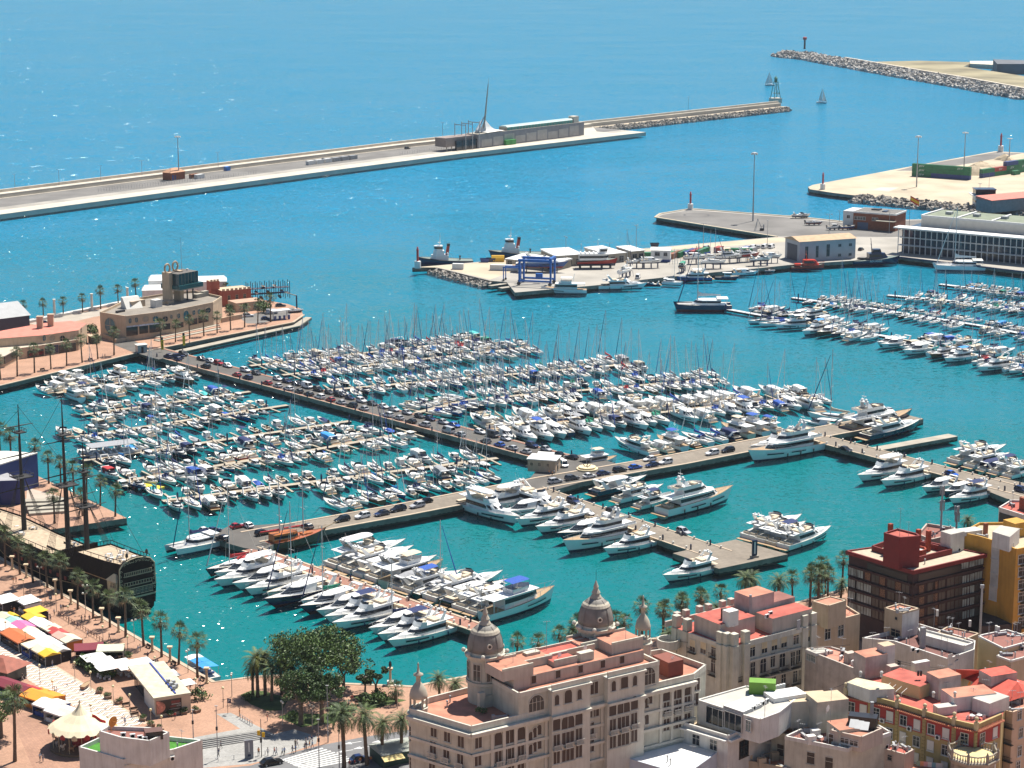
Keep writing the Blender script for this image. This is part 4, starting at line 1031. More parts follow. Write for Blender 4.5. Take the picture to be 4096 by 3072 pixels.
for s in(1,-1):
 mb=MB();mb.box(s*1.2-.35,s*1.2+.35,-.18,.18,13.8,14.05);P_lamp.add('lamp_head',mb,grey_c,ai)
def mast_at(p,h,label):
 P_mast.place('light_mast',label,'light mast',p,rnd.random()*3,'tall floodlight masts',(1,1,h/30.))
def lamp_at(p,h,label):
 P_lamp.place('lamp_post',label,'lamp post',p,rnd.random()*3,'port lamp posts',(1,1,h/14.))
mast_at(A1(1547,1550,2.6),26,'tall floodlight mast beside the brick hut on the long breakwater')
mast_at(A4(1283,1400,2.2),30,'tall floodlight mast in front of the left container stack')
mast_at(A4(1692,1260,2.2),24,'tall floodlight mast between the two container stacks')
mast_at(A7(943,340,2),36,'tallest floodlight mast on the grey pier')
mast_at(A4(2083,1165,2.2),14,'shorter floodlight mast behind the right container stack')
for i,(q,h,l)in enumerate([(A6(1433,470,2),14,'in front of the long white-roofed shed'),(A6(2040,400,2),16,'near the end of the white sheds'),(A7(1048,545,2),14,'left of the hangar'),(A7(577,520,2),11,'behind the stacked containers'),(A7(1503,465,2),12,'behind the hangar roof'),(A7(1947,430,2),12,'before the brick office'),(A7(1580,345,2),6,'at the back edge of the grey pier'),(A6(1565,380,2),6,'behind the white shed roof'),(A6(1810,370,2),6,'at the outer edge of the shipyard')]):
 lamp_at(q,h,'grey double-arm lamp post '+l)
for i,(x,y)in enumerate(((130,1640),(512,1600),(872,1560),(1228,1515),(1886,1440))):
 lamp_at(A1(x,y,5.0),9,'thin lamp post on the breakwater walkway, %s from the left'%ORD[i])
lamp_at(A2(368,440,5.0),11,'thin lamp post on the breakwater left of the terminal');lamp_at(A3(762,860,2.5),12,'lamp post on the narrow outer breakwater')
P_light=Proto();mb=MB();mb.lathe([(1.5,0),(1.5,3.2),(1.3,3.3)],8);P_light.add('base',mb,white_c)
mb=MB();mb.lathe([(.55,3.3),(.5,8.2),(.75,8.3),(.75,8.6)],8);ti=P_light.add('tower',mb,mat('beacon_red',(.45,.03,.03),.5))
mb=MB();mb.lathe([(.35,8.6),(.35,9.4),(.5,9.45),(.02,10)],8);P_light.add('lantern',mb,mat('beacon_red',(.4,.03,.03)),ti)
for q,l,k in((A6(153,480,2),'red harbour light on white base at the shipyard tip',1.0),(A7(482,255,2),'red harbour light on white base on the grey pier',1.0),(A4(473,1420,2.2),'red harbour light at the tip of the container island',1.0),(A4(2010,1095,2.2),'red and white harbour light at the back of the container island',1.25)):
 P_light.place('harbour_light',l,'beacon',q,0,'small harbour lights',k)
t=thing('harbour_light','red-topped dark beacon at the end of the far rubble breakwater','beacon',A4(316,207,4))
mb=MB();mb.lathe([(1.6,0),(1.1,1),(1.0,10)],8);mb.build('tower',blackp,t);mb=MB();mb.lathe([(1.0,10),(2.3,10.5),(2.3,13),(1.0,13.4)],8);mb.build('lantern',mat('beacon_red',(.4,.03,.03)),t)
t=thing('lattice_lighthouse','green lattice lighthouse tower at the end of the long breakwater','lighthouse',A3(1515,780,2.5),.4)
gl_=mat('lighthouse_green',(.02,.16,.11),.5)
box_part('base',t,-4,4,-4,4,0,4,wallm)
for sx in(1,-1):
 for sy in(1,-1):
  mb=MB();mb.tube((sx*3,sy*3,4),(sx*1.2,sy*1.2,17),.3,.25,5);mb.build('leg',gl_,t)
mb=MB();mb.path([(-2.4,-2.4,8),(2.4,-2.4,8),(2.4,2.4,8),(-2.4,2.4,8),(-2.4,-2.4,8)],.18);mb.path([(-3,-3,4),(2.4,-2.4,8),(-1.8,-1.8,12),(1.3,-1.3,16)],.12);mb.path([(3,-3,4),(2.4,2.4,8),(1.8,-1.8,12),(1.3,1.3,16)],.12);mb.build('bracing',gl_,t)
mb=MB();mb.lathe([(2.3,17),(2.3,17.4),(1.3,17.4),(1.3,20),(1.7,20.2),(.1,22)],10);mb.build('lantern_room',gl_,t)
def rocks(name,pts,w0,w1,z0,z1,size,n,m,label,cat,seed):
 r=random.Random(seed);mb=MB();Ls=[(b-a).length for a,b in zip(pts,pts[1:])]
 for _ in range(n):
  i=r.choices(range(len(Ls)),Ls)[0];a,b=pts[i],pts[i+1]
  d=(b-a).xy.normalized();nn=Vector((d.y,-d.x));u=r.random()
  p=a.xy.lerp(b.xy,r.random())+nn*lerp(w0,w1,u);z=lerp(z1,z0,u)+r.uniform(-.3,.3)*size
  R3=Matrix.Rotation(r.uniform(0,3),3,'Z')@Matrix.Rotation(r.uniform(-.6,.6),3,'X')@Matrix.Rotation(r.uniform(-.6,.6),3,'Y')
  s=Vector((size*r.uniform(.6,1.3),size*r.uniform(.4,.9),size*r.uniform(.4,.8)))*.6
  cs=[Vector((sx*s.x*r.uniform(.7,1.),sy*s.y*r.uniform(.7,1.),sz*s.z*r.uniform(.7,1.)))for sz in(-1,1)for sx,sy in((-1,-1),(1,-1),(1,1),(-1,1))]
  mb.add([tuple(R3@c+Vector((p.x,p.y,z)))for c in cs],[(3,2,1,0),(4,5,6,7),(0,1,5,4),(1,2,6,5),(2,3,7,6),(3,0,4,7)],r.choice((0,0,1)))
 o=mb.build(name,m);o['kind']='stuff';tag(o,label,cat);return o
rock1,rock2=mat('rock_grey',(.30,.275,.24),.9,.3,.4),mat('rock_dark',(.15,.14,.13),.9,.3,.4)
block1,block2=mat('block_pale',(.40,.385,.36),.9,.2,.2),mat('block_dark',(.19,.185,.18),.9,.3,.2)
rocks('rubble_mound',mol[4:],10,15,-.3,2.2,1.5,1500,[rock1,rock2],'grey rocks along the inner edge of the outer breakwater','rocks',3)
rocks('concrete_block_armour',crest,0,17,-.5,5.2,2.7,3000,[block1,block2],'pale concrete blocks heaped along the far rubble breakwater','rocks',4)
rocks('concrete_block_armour',[crest[0]+Vector((-10,14,0)),crest[0]+Vector((-6,-2,0)),crest[0]+Vector((4,-8,0))],-8,8,-.5,4.0,3.6,140,[block1,block2],'pale concrete blocks round the far breakwater head','rocks',5)
rocks('rock_armour',T((3425,783),(3860,823),(4300,850),z=2),-1,9,-.3,2.4,2.0,900,[rock1,rock2],'rock slope along the near side of the container island','rocks',6)
rocks('rock_armour',T((1735,1069),(1760,1076),(1961,1126),z=2),-.5,4,-.3,1.2,1.2,260,[rock1,rock2],'rocks below the shipyard quay wall','rocks',7)
P_cont={}
def container_proto(m,L=12.2):
 k=(m.name,L)
 if k in P_cont:return P_cont[k]
 P=Proto();mb=MB();mb.box(0,L,0,2.44,.1,2.5)
 n=int(L/.6)
 for i in range(n):
  x=.3+i*(L-.6)/n
  mb.box(x,x+.28,-.04,0,.25,2.35);mb.box(x,x+.28,2.44,2.48,.25,2.35)
 P.add('shell',mb,m)
 mb=MB()
 for x in(0,L):
  for y in(0,2.44):mb.box(x-.09,x+.09,y-.09,y+.09,0,2.59)
 mb.box(-.05,L+.05,-.07,.07,2.45,2.6);mb.box(-.05,L+.05,2.37,2.51,2.45,2.6);P.add('corner_frame',mb,m)
 mb=MB()
 for y in(.5,1.0,1.5,2.0):mb.box(-.1,-.02,y-.03,y+.03,.2,2.4)
 P.add('door_bars',mb,steel_b)
 P_cont[k]=P
 return P
def text_mesh(txt,size,m,ext=.01):
 cu=bpy.data.curves.new('lettering','FONT');cu.body=txt;cu.size=size;cu.extrude=ext;cu.align_x='CENTER';cu.align_y='CENTER';cu.resolution_u=2
 o=bpy.data.objects.new('tmp',cu);COL.objects.link(o)
 me=bpy.data.meshes.new_from_object(o.evaluated_get(bpy.context.evaluated_depsgraph_get()))
 bpy.data.objects.remove(o);bpy.data.curves.remove(cu)
 me.materials.clear();me.materials.append(m)
 return me
def letter(parent,txt,size,m,loc,rz=0.,tilt=math.pi/2,name='lettering',sx=1.):
 o=put(name,text_mesh(txt,size,m),parent,loc);o.rotation_euler=(tilt,0,rz);o.scale=(sx,1,1)
 return o
letw=mat('white_lettering',(.75,.75,.73),.6,0)
def cont(m,p,rz,label,z=0.,L=12.2,txt=None,group='shipping containers'):
 t=container_proto(m,L).place('shipping_container',label,'container',(p.x,p.y,p.z+z),rz,group)
 if txt:letter(t,txt,1.5,letw,(L*.5,-.06,1.35),0,sx=1.8)
 return t
c0,c1=A4(1243,1306,2.2),A4(1700,1338,2.2)
d=(c1-c0).xy.normalized();rz=ang(d)
cols=[[green_c]*3,[blue_c,green_c,green_c],[blue_c,green_c,green_c]]
Lc=12.6*((c1-c0).length/37.8)
nb=max(2,round((c1-c0).length/12.4))
for i in range(nb):
 for j in range(3):
  p=c0+Vector((*(d*i*12.35),0))
  m=cols[min(i,2)][j]if i<2 else([blue_c,green_c,green_c][j])
  cn='blue' if m is blue_c else 'green'
  cont(m,p,rz,'%s container, %s bay from left, %s tier of left island stack'%(cn,ORD[i],['bottom','middle','top'][j]),j*2.6,txt='JSV' if(i==0 or(j==2 and i==nb-1))else None)
c0,c1=A4(1855,1322,2.2),A4(2200,1272,2.2);d=(c1-c0).xy.normalized();rz=ang(d)
for i in range(5):
 for j in range(3 if i in(2,3,4)else 2):
  m=green_c
  if(i,j)in((1,1),):m=red_c
  if(i,j)in((0,0),(2,2)):m=blue_c
  p=c0+Vector((*(d*i*12.35),0))
  cont(m,p,rz,'%s container, %s bay from left, %s tier of right island stack'%('red' if m is red_c else 'blue' if m is blue_c else 'green',ORD[i],['bottom','middle','top'][j]),j*2.6,txt='JSV' if(i,j)in((1,1),(2,1),(3,1),(4,2))else None)
cont(green_c,A4(2130,1298,2.2),rz,'single green container standing before the right island stack',L=6.1)
sandm=mat('sand_heap',(.50,.41,.29),.95,.15,.5,bump=.3)
for q,rr,h,l in((A4(1780,1290,2.2),11,6,'heap of pale sand between the container stacks'),(A4(1840,1222,2.2),9,3.5,'low grey sand heap behind the container stacks'),(A4(2045,1165,2.2),6,4,'small grey heap beyond the right container stack')):
 r=random.Random(int(rr));mb=MB();rings=[]
 for k in range(5):
  f=k/4;rings.append([(rr*(1-f)*(1+.25*math.sin(3*a+rr))*math.cos(a)+.02,rr*.8*(1-f)*(1+.2*math.cos(2*a))*math.sin(a),h*f**.8+r.uniform(-.2,.2))for a in[2*math.pi*i/14 for i in range(14)]])
 mb.loft(rings,0,False);o=mb.build('sand_heap',sandm);o.location=q;tag(o,l,'sand heap')
loc,rz,LT,_=site(A2(470,551,2.6),A2(1590,412,2.6),A2(600,400,2.6))
t=thing('ferry_terminal','long grey terminal with glazed roof and white sail canopy on the breakwater','building',loc,rz)
tgrey=mat('terminal_concrete',(.21,.21,.225),.8,.12,.3)
box_part('main_block',t,LT*.17,LT,0,11,0,9.5,tgrey,concrete)
box_part('end_wing',t,-LT*.045,LT*.16,2,12,3.0,9.0,mat('terminal_cladding',(.24,.19,.17),.8,.1,.5))
for x in(-.035,.0,.05,.1,.15):box_part('column',t,LT*x-.25,LT*x+.25,2.3,2.8,0,3.0,concrete)
box_part('glass_hall',t,LT*.02,LT*.17,.5,2,0,6.5,glass)
for x in(.075,.125,.175):
 mb=MB();mb.tube((LT*x,-1,0),(LT*x,-1,17+x*8),.28,.28,5);mb.tube((LT*x,9,9),(LT*x,9,17+x*8),.28,.28,5);mb.tube((LT*x,-1,16+x*8),(LT*x,9,16+x*8),.28,.28,5);mb.build('portal_frame',steel_b,t)
for i in range(9):
 box_part('wall_panel',t,LT*(.2+.085*i),LT*(.2+.085*i+.075),-.12,0,.6,5.5+(i%3),mat('terminal_panel',(.36,.34,.32),.8,.12,.3))
ggl=mat('green_glass',(.12,.30,.22),.1,.1,.3)
canopy=MB();canopy.loft([[(LT*.40,y,9.5+z)for y,z in((1.0,2.2),(2.5,3.1),(7,3.1),(9,2.2))],[(LT*.92,y,9.5+z)for y,z in((1.0,2.2),(2.5,3.1),(7,3.1),(9,2.2))]],0);canopy.build('glazed_roof',mat('pale_roof_glass',(.42,.52,.50),.3,.1),t)
for i in range(22):
 x0_,x1_=LT*(.405+.0235*i),LT*(.405+.0235*i+.0185);box_part('clerestory_pane',t,x0_,x1_,1.35,1.45,9.5,11.7,ggl)
box_part('clerestory_wall',t,LT*.40,LT*.92,1.5,8.6,9.5,11.68,concrete)
box_part('end_tower',t,LT*.925,LT*.965,1,6,9.5,14,wallm)
sailw=mat('white_sail_fabric',(.72,.70,.66),.6,.05)
mxx=LT*.255;mtop=Vector((mxx+LT*.035,5,42));mfoot=Vector((mxx,5,9.5))
mb=MB();mb.tube(mfoot,mtop,.75,.3,8);mb.tube(mtop,mtop+Vector((.6,0,5)),.12,.05,4);mb.build('canopy_mast',concrete,t)
mb=MB();apex=mfoot.lerp(mtop,.28)
cor=[Vector((LT*.235,-1,10)),Vector((LT*.37,0,10.2)),Vector((LT*.37,11,10.2)),Vector((LT*.235,12,10))]
for a_,b_ in zip(cor,cor[1:]+cor[:1]):
 grid=[]
 for i in range(6):
  f=i/5.;row=[]
  for j in range(6):
   e=a_.lerp(b_,j/5.);sag=f*(1-f)*.9;p=apex.lerp(e,f);p.z-=sag*9;p.xy=p.xy.lerp(apex.xy,.25*math.sin(math.pi*f));p.z-=1.2*math.sin(math.pi*j/5.)*f*0;row.append(p)
  grid.append(row)
 for i in range(5):
  for j in range(5):mb.add([grid[i][j],grid[i+1][j],grid[i+1][j+1],grid[i][j+1]],[(0,1,2,3)])
mb.build('sail_canopy',sailw,t,True)
mb=MB();pts=[Vector((LT*.235-4+6*f**1.2+f*f*LT*.02,5,9.5+12*f))for f in(0,.2,.4,.6,.8,1)]
mb.loft([[p+Vector((0,-(1-f)*2.2-.1,0)),p+Vector((1.2*(1-f),0,0)),p+Vector((0,(1-f)*2.2+.1,0))]for p,f in zip(pts,(0,.2,.4,.6,.8,1))],0);mb.build('mast_fairing',mat('pale_mesh_fabric',(.42,.47,.52),.6,.05),t,True)
for q in((918,500),(962,495)):
 o=MB();o.box(0,5,0,2.4,0,3.2);o.box(-.15,5.15,-.15,2.55,3.2,3.4);o.box(.6,2,-.04,0,.2,2.4);o=o.build('quay_kiosk',mat('kiosk_green',(.04,.26,.05),.5));o.location=A2(*q,2.6);o.rotation_euler[2]=rz
 tag(o,'green kiosk cabin at the foot of the terminal, %s one'%('left' if q[0]<940 else 'right'),'kiosk','green kiosks')
loc,rz,L_,D_=site(A1(1478,1562,2.6),A1(1600,1545,2.6),A1(1470,1545,2.6))
t=thing('brick_hut','small red brick hut with tiled hip roof on the breakwater quay','hut',loc,rz);D_=7;H_=4.6
box_part('wall',t,0,L_,0,D_,0,H_,brick)
mb=MB();mb.loft([[(-.5,-.5,H_),(L_+.5,-.5,H_),(L_+.5,D_+.5,H_),(-.5,D_+.5,H_)],[(L_*.3,D_*.45,H_+2.4),(L_*.7,D_*.45,H_+2.4),(L_*.7,D_*.55,H_+2.4),(L_*.3,D_*.55,H_+2.4)]],0);mb.build('roof',mat('tile_roof',(.45,.25,.15),.85,.1,1),t)
box_part('door',t,L_*.08,L_*.2,-.06,0,0,3.2,blue_c);box_part('door',t,L_*.28,L_*.36,-.06,0,0,3.0,blue_c)
for q,m,L_,l in(((1660,1545),brown_c,6.1,'rusty brown container beside the brick hut'),((1705,1548),white_c,6.1,'white container beside the brick hut'),((1960,1478),blue_c,3.2,'small bright blue container on the breakwater quay')):
 cont(m if m is not blue_c else mat('bright_blue',(.03,.22,.62),.5),A1(*q,2.6),rz,l,L=L_,group='boxes on the breakwater quay')
for i in range(6):
 q=A5(0,0);p=G(1235+i*34,661-i*4.4,2.6)
 cont(white_c if i<3 else grey_c,p,rz,'%s trailer in the row on the breakwater quay'%ORD[i],L=6.1,group='boxes on the breakwater quay')
def fence(a,b,h,n,label,m=steel_b,name='fence',mid=True,post=.05):
 t=thing(name,label,'fence',a,ang((b-a).xy));L_=(b-a).length
 mb=MB();mb.box(-post,post,-post,post,0,h);me=mb.mesh('post',m)
 for i in range(n+1):put('post',me,t,(L_*i/n,0,0))
 for z in((h-.05,h*.5)if mid else(h-.05,)):box_part('rail',t,0,L_,-.03,.03,z-.03,z+.03,m)
 return t
fence(A1(850,1660,2.6),A1(2212,1505,2.6),2.2,60,'long wire fence along the breakwater quay, left part');fence(A2(0,585,2.6),A2(420,530,2.6),2.2,20,'wire fence on the breakwater quay by the terminal')
for q,k,l,h in((A3(1463,630),11,'white yacht under sail beyond the green lattice lighthouse',R(190)),(A3(1917,783),11,'white yacht under sail heading into the harbour mouth',R(-20))):
 t=PR['sail_a'].place('yacht_under_sail',l,'sailboat',q,h,'yachts under sail',.85,{'boat_canvas':white},skip=('sail_cover','furled_genoa','boom'))
 mb=MB();mb.add([(.6,0,2.2),(-3.6,.9,2.4),(-2.6,.9,7),(.5,.1,15),(-.2,-.3,8)],[(0,1,2,4),(4,2,3)]);mb.build('mainsail',sailw,t)
 mb=MB();mb.add([(5.0,0,1.7),(.5,1.1,2.2),(.6,.2,13.5),(2.4,.9,6)],[(0,1,3),(1,2,3),(2,0,3)]);mb.build('jib',sailw,t)
 # ========================== the shipyard
loc,rz,LH,DH=site(A7(1285,641,2),A7(1697,613,2),A7(1140,612,2));DH=max(DH,14)
t=thing('boat_hangar','large grey hangar with tan roof beside the red rescue boat','hangar',loc,rz)
hw=mat('hangar_wall',(.40,.41,.44),.75,.08,.3);HH=9.5
box_part('wall',t,0,LH,0,DH,0,HH,hw)
mb=MB();mb.loft([[(-.6,-.6,HH),(LH+.6,-.6,HH),(LH+.6,DH+.6,HH),(-.6,DH+.6,HH)],[(-.6,DH*.45,HH+1.5),(LH+.6,DH*.45,HH+1.5),(LH+.6,DH*.55,HH+1.5),(-.6,DH*.55,HH+1.5)]],0);mb.build('roof',mat('hangar_roof',(.44,.31,.19),.8,.15,.4),t)
box_part('hangar_door',t,-.08,0,DH*.16,DH*.84,0,7.6,mat('door_dark',(.05,.06,.09),.6))
for x,w_,z0_,z1_ in((.10,.05,1.2,7),(.29,.045,1.6,7),(.48,.055,1.8,7.4),(.69,.05,6,7.2),(.69,.05,1.4,2.6),(.88,.05,6,7.2),(.88,.05,1.4,2.6)):
 win(t,wmesh(round(LH*w_,1),round(z1_-z0_,1),greywall),LH*(x+w_/2),0,z0_,'s')
for i,(a,b,c,h,l)in enumerate(((A6(915,465,2),A6(1330,510,2),A6(1000,420,2),3.4,'low white-roofed shed behind the blue boat lift'),(A6(1345,470,2),A6(1580,455,2),A6(1195,420,2),5.0,'long white-roofed shed left of the red ferry'),(A6(1800,440,2),A6(1950,425,2),A6(1780,370,2),4.2,'white-roofed shed right of the red ferry'),(A6(2000,415,2),A6(2110,405,2),A6(1990,370,2),4.2,'white-roofed shed beside the green container'))):
 loc,rz,L_,D_=site(a,b,c);D_=min(max(abs(D_),9),26)
 t=thing('shed',l,'shed',loc,rz,'shipyard sheds');box_part('wall',t,0,L_,0,D_,0,h,concrete)
 mb=MB();mb.loft([[(-.4,-.4,h),(L_+.4,-.4,h),(L_+.4,D_+.4,h),(-.4,D_+.4,h)],[(-.4,-.4,h+.25),(L_+.4,-.4,h+.25),(L_+.4,D_+.4,h+.7),(-.4,D_+.4,h+.7)]],0);mb.build('roof',white_c,t)
 n=max(2,int(L_/4))
 for k in range(n):win(t,wmesh(2.4,2.2,greywall),L_*(k+.5)/n,0,.7,'s')
t=thing('site_office','white two-storey cabin with a blue base at the shipyard wall','cabin',A7(190,640,2),R(-8));box_part('wall',t,0,9,0,6,0,5.5,white_c);box_part('base_band',t,-.04,9.04,-.04,6.04,0,1.2,blue_c);mb=MB();mb.loft([[(-.3,-.3,5.5),(9.3,-.3,5.5),(9.3,6.3,5.5),(-.3,6.3,5.5)],[(-.3,2.8,6.6),(9.3,2.8,6.6),(9.3,3.2,6.6),(-.3,3.2,6.6)]],0);mb.build('roof',white_c,t);win(t,wmesh(2.2,1.5,greywall),3,0,3,'s');win(t,wmesh(1.6,1.5,greywall),6.8,0,3,'s')
wallz=MB();fence(A7(330,660,2),A7(640,620,2),2.4,16,'wire fence in front of the coloured containers');fence(A7(640,620,2),A7(1130,600,2),2.4,20,'wire fence between containers and the stored boats')
for i,(x,y,m,c_)in enumerate(((300,625,green_c,'green'),(352,622,brown_c,'orange brown'),(405,612,green_c,'bright green'),(458,605,blue_c,'blue'),(505,600,red_c,'red'),(550,596,green_c,'dark green'),(690,575,red_c,'rust red'),(890,575,blue_c,'pale blue'),(940,580,grey_c,'grey'))):
 cont(m,A7(x,y,2),R(62),'%s container in the shipyard row, %s from left'%(c_,ORD[i]),L=12.2 if i<6 else 6.1,group='shipyard containers')
cont(green_c,A7(735,580,2),R(-8),'long green lettered container behind the stored boats',L=13,txt='JSV',group='shipyard containers')
cont(white_c,A6(778,500,2),R(-10),'white box trailer on the open shipyard quay',L=13,group='shipyard containers');cont(white_c,A6(452,492,2),R(-5),'small white cabin on the shipyard quay',L=5,group='shipyard containers');cont(green_c,A6(2115,395,2),R(5),'green container by the last white shed',L=6,group='shipyard containers');cont(red_c,A6(1695,385,2),R(-4),'red container behind the ferry',L=8,group='shipyard containers')
for q,m,l in((A6(700,432,2),blue_c,'blue and red skip at the outer quay edge'),(A6(755,428,2),navy,'dark blue skip at the outer quay edge'),(A6(2170,298,2),navy,'black skip on the outer quay'),(A6(1632,386,2),red_c,'small dark red skip behind the ferry')):
 mb=MB();mb.loft([[(0,0,0),(3.4,0,0),(3.4,2,0),(0,2,0)],[(-.5,-.1,1.8),(3.9,-.1,1.8),(3.9,2.1,1.8),(-.5,2.1,1.8)]],0,True,False);mb.loft([[(.2,.2,.1),(3.2,.2,.1),(3.2,1.8,.1),(.2,1.8,.1)],[(-.4,0,1.8),(3.8,0,1.8),(3.8,2,1.8),(-.4,2,1.8)]],0,True,False);o=mb.build('skip',m);o.location=q;tag(o,l,'skip')
mb=MB();mb.loft([[(0,y,z)for y,z in((0,0),(0,1.8),(.8,2.9),(2.2,2.9),(3,1.8),(3,0))],[(6,y,z)for y,z in((0,0),(0,1.8),(.8,2.9),(2.2,2.9),(3,1.8),(3,0))]],0);mb.box(.8,1.4,-.05,0,.3,1.6);mb.box(-.05,0,.8,2.2,.2,2.0);o=mb.build('tank_container',yellow_c);o.location=A6(790,428,2);tag(o,'yellow rounded container on the outer quay beside the tug','container')
for i,(a,b,w_)in enumerate(((A6(775,632,1.6),A6(1000,600,1.6),2.6),(A6(865,652,1.6),A6(1110,618,1.6),3.0),(A6(1000,675,1.6),A6(1250,650,1.6),5.0))):
 pier('lift_jetty',[a,b],w_,1.6+.003*i,concrete,concrete_d)
t=thing('boat_lift','blue travelling boat lift on wheels straddling the launch dock','boat lift',A6(1185,620,2),R(-14))
bl=mat('lift_blue',(.02,.12,.42),.4,.1)
for sx in(-7,7):
 for sy in(-4,4):
  box_part('leg',t,sx-.4,sx+.4,sy-.4,sy+.4,1.2,10.5,bl)
  mb=MB();mb.tube((sx-.3,sy-.5,.8),(sx-.3,sy+.5,.8),.8,.8,10);mb.build('wheel',rubber,t)
for sy in(-4,4):box_part('top_beam',t,-7.6,7.6,sy-.45,sy+.45,10.5,11.6,bl);box_part('sill_beam',t,-7.4,7.4,sy-.3,sy+.3,1.6,2.4,bl)
box_part('cross_beam',t,6.4,7.4,-4.4,4.4,11.6,12.4,bl);box_part('engine_box',t,-1.5,1.5,3.3,4.6,2.4,4.2,bl)
t=thing('boat_lift','small dark blue boat lift left of the large one','boat lift',A6(970,590,2),R(-14))
for sx in(-3.5,3.5):
 for sy in(-2,2):
  box_part('leg',t,sx-.2,sx+.2,sy-.2,sy+.2,.8,6,bl);mb=MB();mb.tube((sx,sy-.25,.5),(sx,sy+.25,.5),.5,.5,8);mb.build('wheel',rubber,t)
for sy in(-2,2):box_part('top_beam',t,-3.8,3.8,sy-.25,sy+.25,6,6.5,bl)
def workboat(name,label,cat,p,head,L,hm,kind,z=0.):
 t=thing(name,label,cat,(p.x,p.y,z),head);k=L/24.
 hb,dk,tops=hull(L,L*.32,1.7*k,3.4*k,1.0,.85,2.6,.06,stripe=.3);hb.build('hull',[hm,boot],t,True);dk.build('deck',mat('work_deck',(.16,.20,.18),.8),t)
 if kind=='tug':
  mb=MB()
  for s in(0,1):mb.path([Vector((q[s][0],q[s][1]*1.02,q[s][2]-.2))for q in tops],.28,6)
  mb.build('rubbing_strake',rubber,t)
  p0=[(-1.5,2.6),(4.5,2.6),(6.5,1.6),(7,0)];p1=[(-1.5,2.5),(4.3,2.5),(6.2,1.5),(6.6,0)]
  c,g=cabin(p0,p1,1.8,4.6,.5,.7);ci=c.build('deckhouse',white,t)
  c,g=cabin([(.5,2.1),(4.2,2.1),(5.4,1.2),(5.8,0)],[(.5,1.9),(4.0,1.9),(5.0,1.1),(5.4,0)],4.6,6.6,.4,.8);c.build('middle_deck',white,t)
  c,g=cabin([(1.2,1.7),(3.8,1.7),(4.6,1.0),(5,0)],[(1.2,1.8),(3.9,1.8),(4.9,1.1),(5.3,0)],6.6,8.9,.35,.8);ci=c.build('wheelhouse',white,t);g.build('window_band',glass,ci)
  mb=MB();mb.loft([[(-1.6,-.9,4.6),(-.2,-.9,4.6),(-.2,.9,4.6),(-1.6,.9,4.6)],[(-2.2,-.8,9),(-.9,-.8,9),(-.9,.8,9),(-2.2,.8,9)]],0);fi=mb.build('funnel',mat('funnel_red',(.38,.04,.03),.5),t)
  mb=MB();mb.box(-2.3,-.85,-.85,.85,8.6,9.7);mb.build('funnel_top',blackp,fi)
  mb=MB();mb.tube((2.5,0,8.9),(2.3,0,15),.18,.08,6);mb.tube((2.3,-1.5,11.5),(2.3,1.5,11.5),.1,.1,5);mb.box(2.0,3.4,-.9,.9,10.2,10.4);mi=mb.build('mast',white,t)
  mb=MB();mb.tube((-7,0,1.8),(-7,0,4),.3,.3,6);mb.box(-7.4,-6.6,-1,1,3.6,4);mb.build('towing_gear',blackp,t)
  for sy in(1,-1):
   mb=MB();mb.sph((-1.0,sy*2.4,5.4),.5,8,5);mb.build('liferaft',white,t)
 elif kind=='ferry':
  p0=[(-8.5,2.6),(2,2.6),(4,1.8),(5,0)]
  c,g=cabin(p0,p0,2.0,4.8,.35,.75);ci=c.build('main_saloon',white,t);g.build('window_band',glass,ci)
  mb=MB();mb.box(-9,4.2,-2.9,2.9,4.8,5.0);mb.build('upper_deck',white,t)
  c,g=cabin([(1,2.0),(3,2.0),(4,1.2),(4.4,0)],[(1,2.0),(3,2.0),(4.2,1.3),(4.8,0)],5.0,7.4,.4,.8);ci=c.build('wheelhouse',white,t);g.build('window_band',glass,ci)
  mb=MB()
  for y in(-2.8,2.8):mb.path([(-9,y,6),(1,y,6)],.06);[mb.tube((x,y,5),(x,y,6),.05,.05,4)for x in range(-9,2,2)]
  mb.build('rail',white,t)
  for x in range(-8,1,2):box_part('bench',t,x,x+.6,-2.2,2.2,5.0,5.6,white)
  mb=MB();mb.tube((.5,0,7.4),(0,0,11),.12,.06,5);mb.build('mast',white,t)
  for x in(-8,-3,2,6):
   box_part('keel_block',t,x-.4,x+.4,-1.2,1.2,-z+2.0,-.8,rock2)
 elif kind=='patrol':
  p0=[(-3.5,2.2),(3,2.2),(5.5,1.5),(6.8,0)];p1=[(-3.8,1.9),(2,1.9),(3.6,1.2),(4.4,0)]
  c,g=cabin(p0,p1,2.0,5.0,.4,.8);ci=c.build('deckhouse',hm,t);g.build('window_band',glass,ci)
  c,g=cabin([(-1.5,1.6),(1.5,1.6),(2.6,1),(3,0)],[(-1.5,1.5),(1.2,1.5),(2,.9),(2.3,0)],5.0,6.8,.35,.8);ci=c.build('wheelhouse',hm,t);g.build('window_band',glass,ci)
  mb=MB();mb.tube((-1.8,0,5),(-2.6,0,12),.25,.1,6);mb.tube((-2.4,-1.4,9),(-2.4,1.4,9),.1,.1,4);mb.build('mast',hm,t)
  mb=MB();mb.sph((-6.5,0,2.6),.9,8,6,0,.7,3,1.3);mb.build('tender',rubber,t)
  for sx in(1,-1):letter(t,'ADUANAS',1.3,letw,(-1,-sx*L*.163,1.5),0 if sx>0 else math.pi)
 elif kind=='rescue':
  c,g=cabin([(-2,2.0),(3,2.0),(5,1.2),(6,0)],[(-2,1.7),(2,1.7),(3.2,1),(3.6,0)],1.5,4.2,.45,.8);ci=c.build('cabin',hm,t);g.build('window_band',glass,ci)
  mb=MB();mb.tube((-.5,0,4.2),(-.9,0,8.5),.2,.08,6);mb.tube((-.8,-1.2,6.6),(-.8,1.2,6.6),.1,.1,4);mb.build('mast',hm,t)
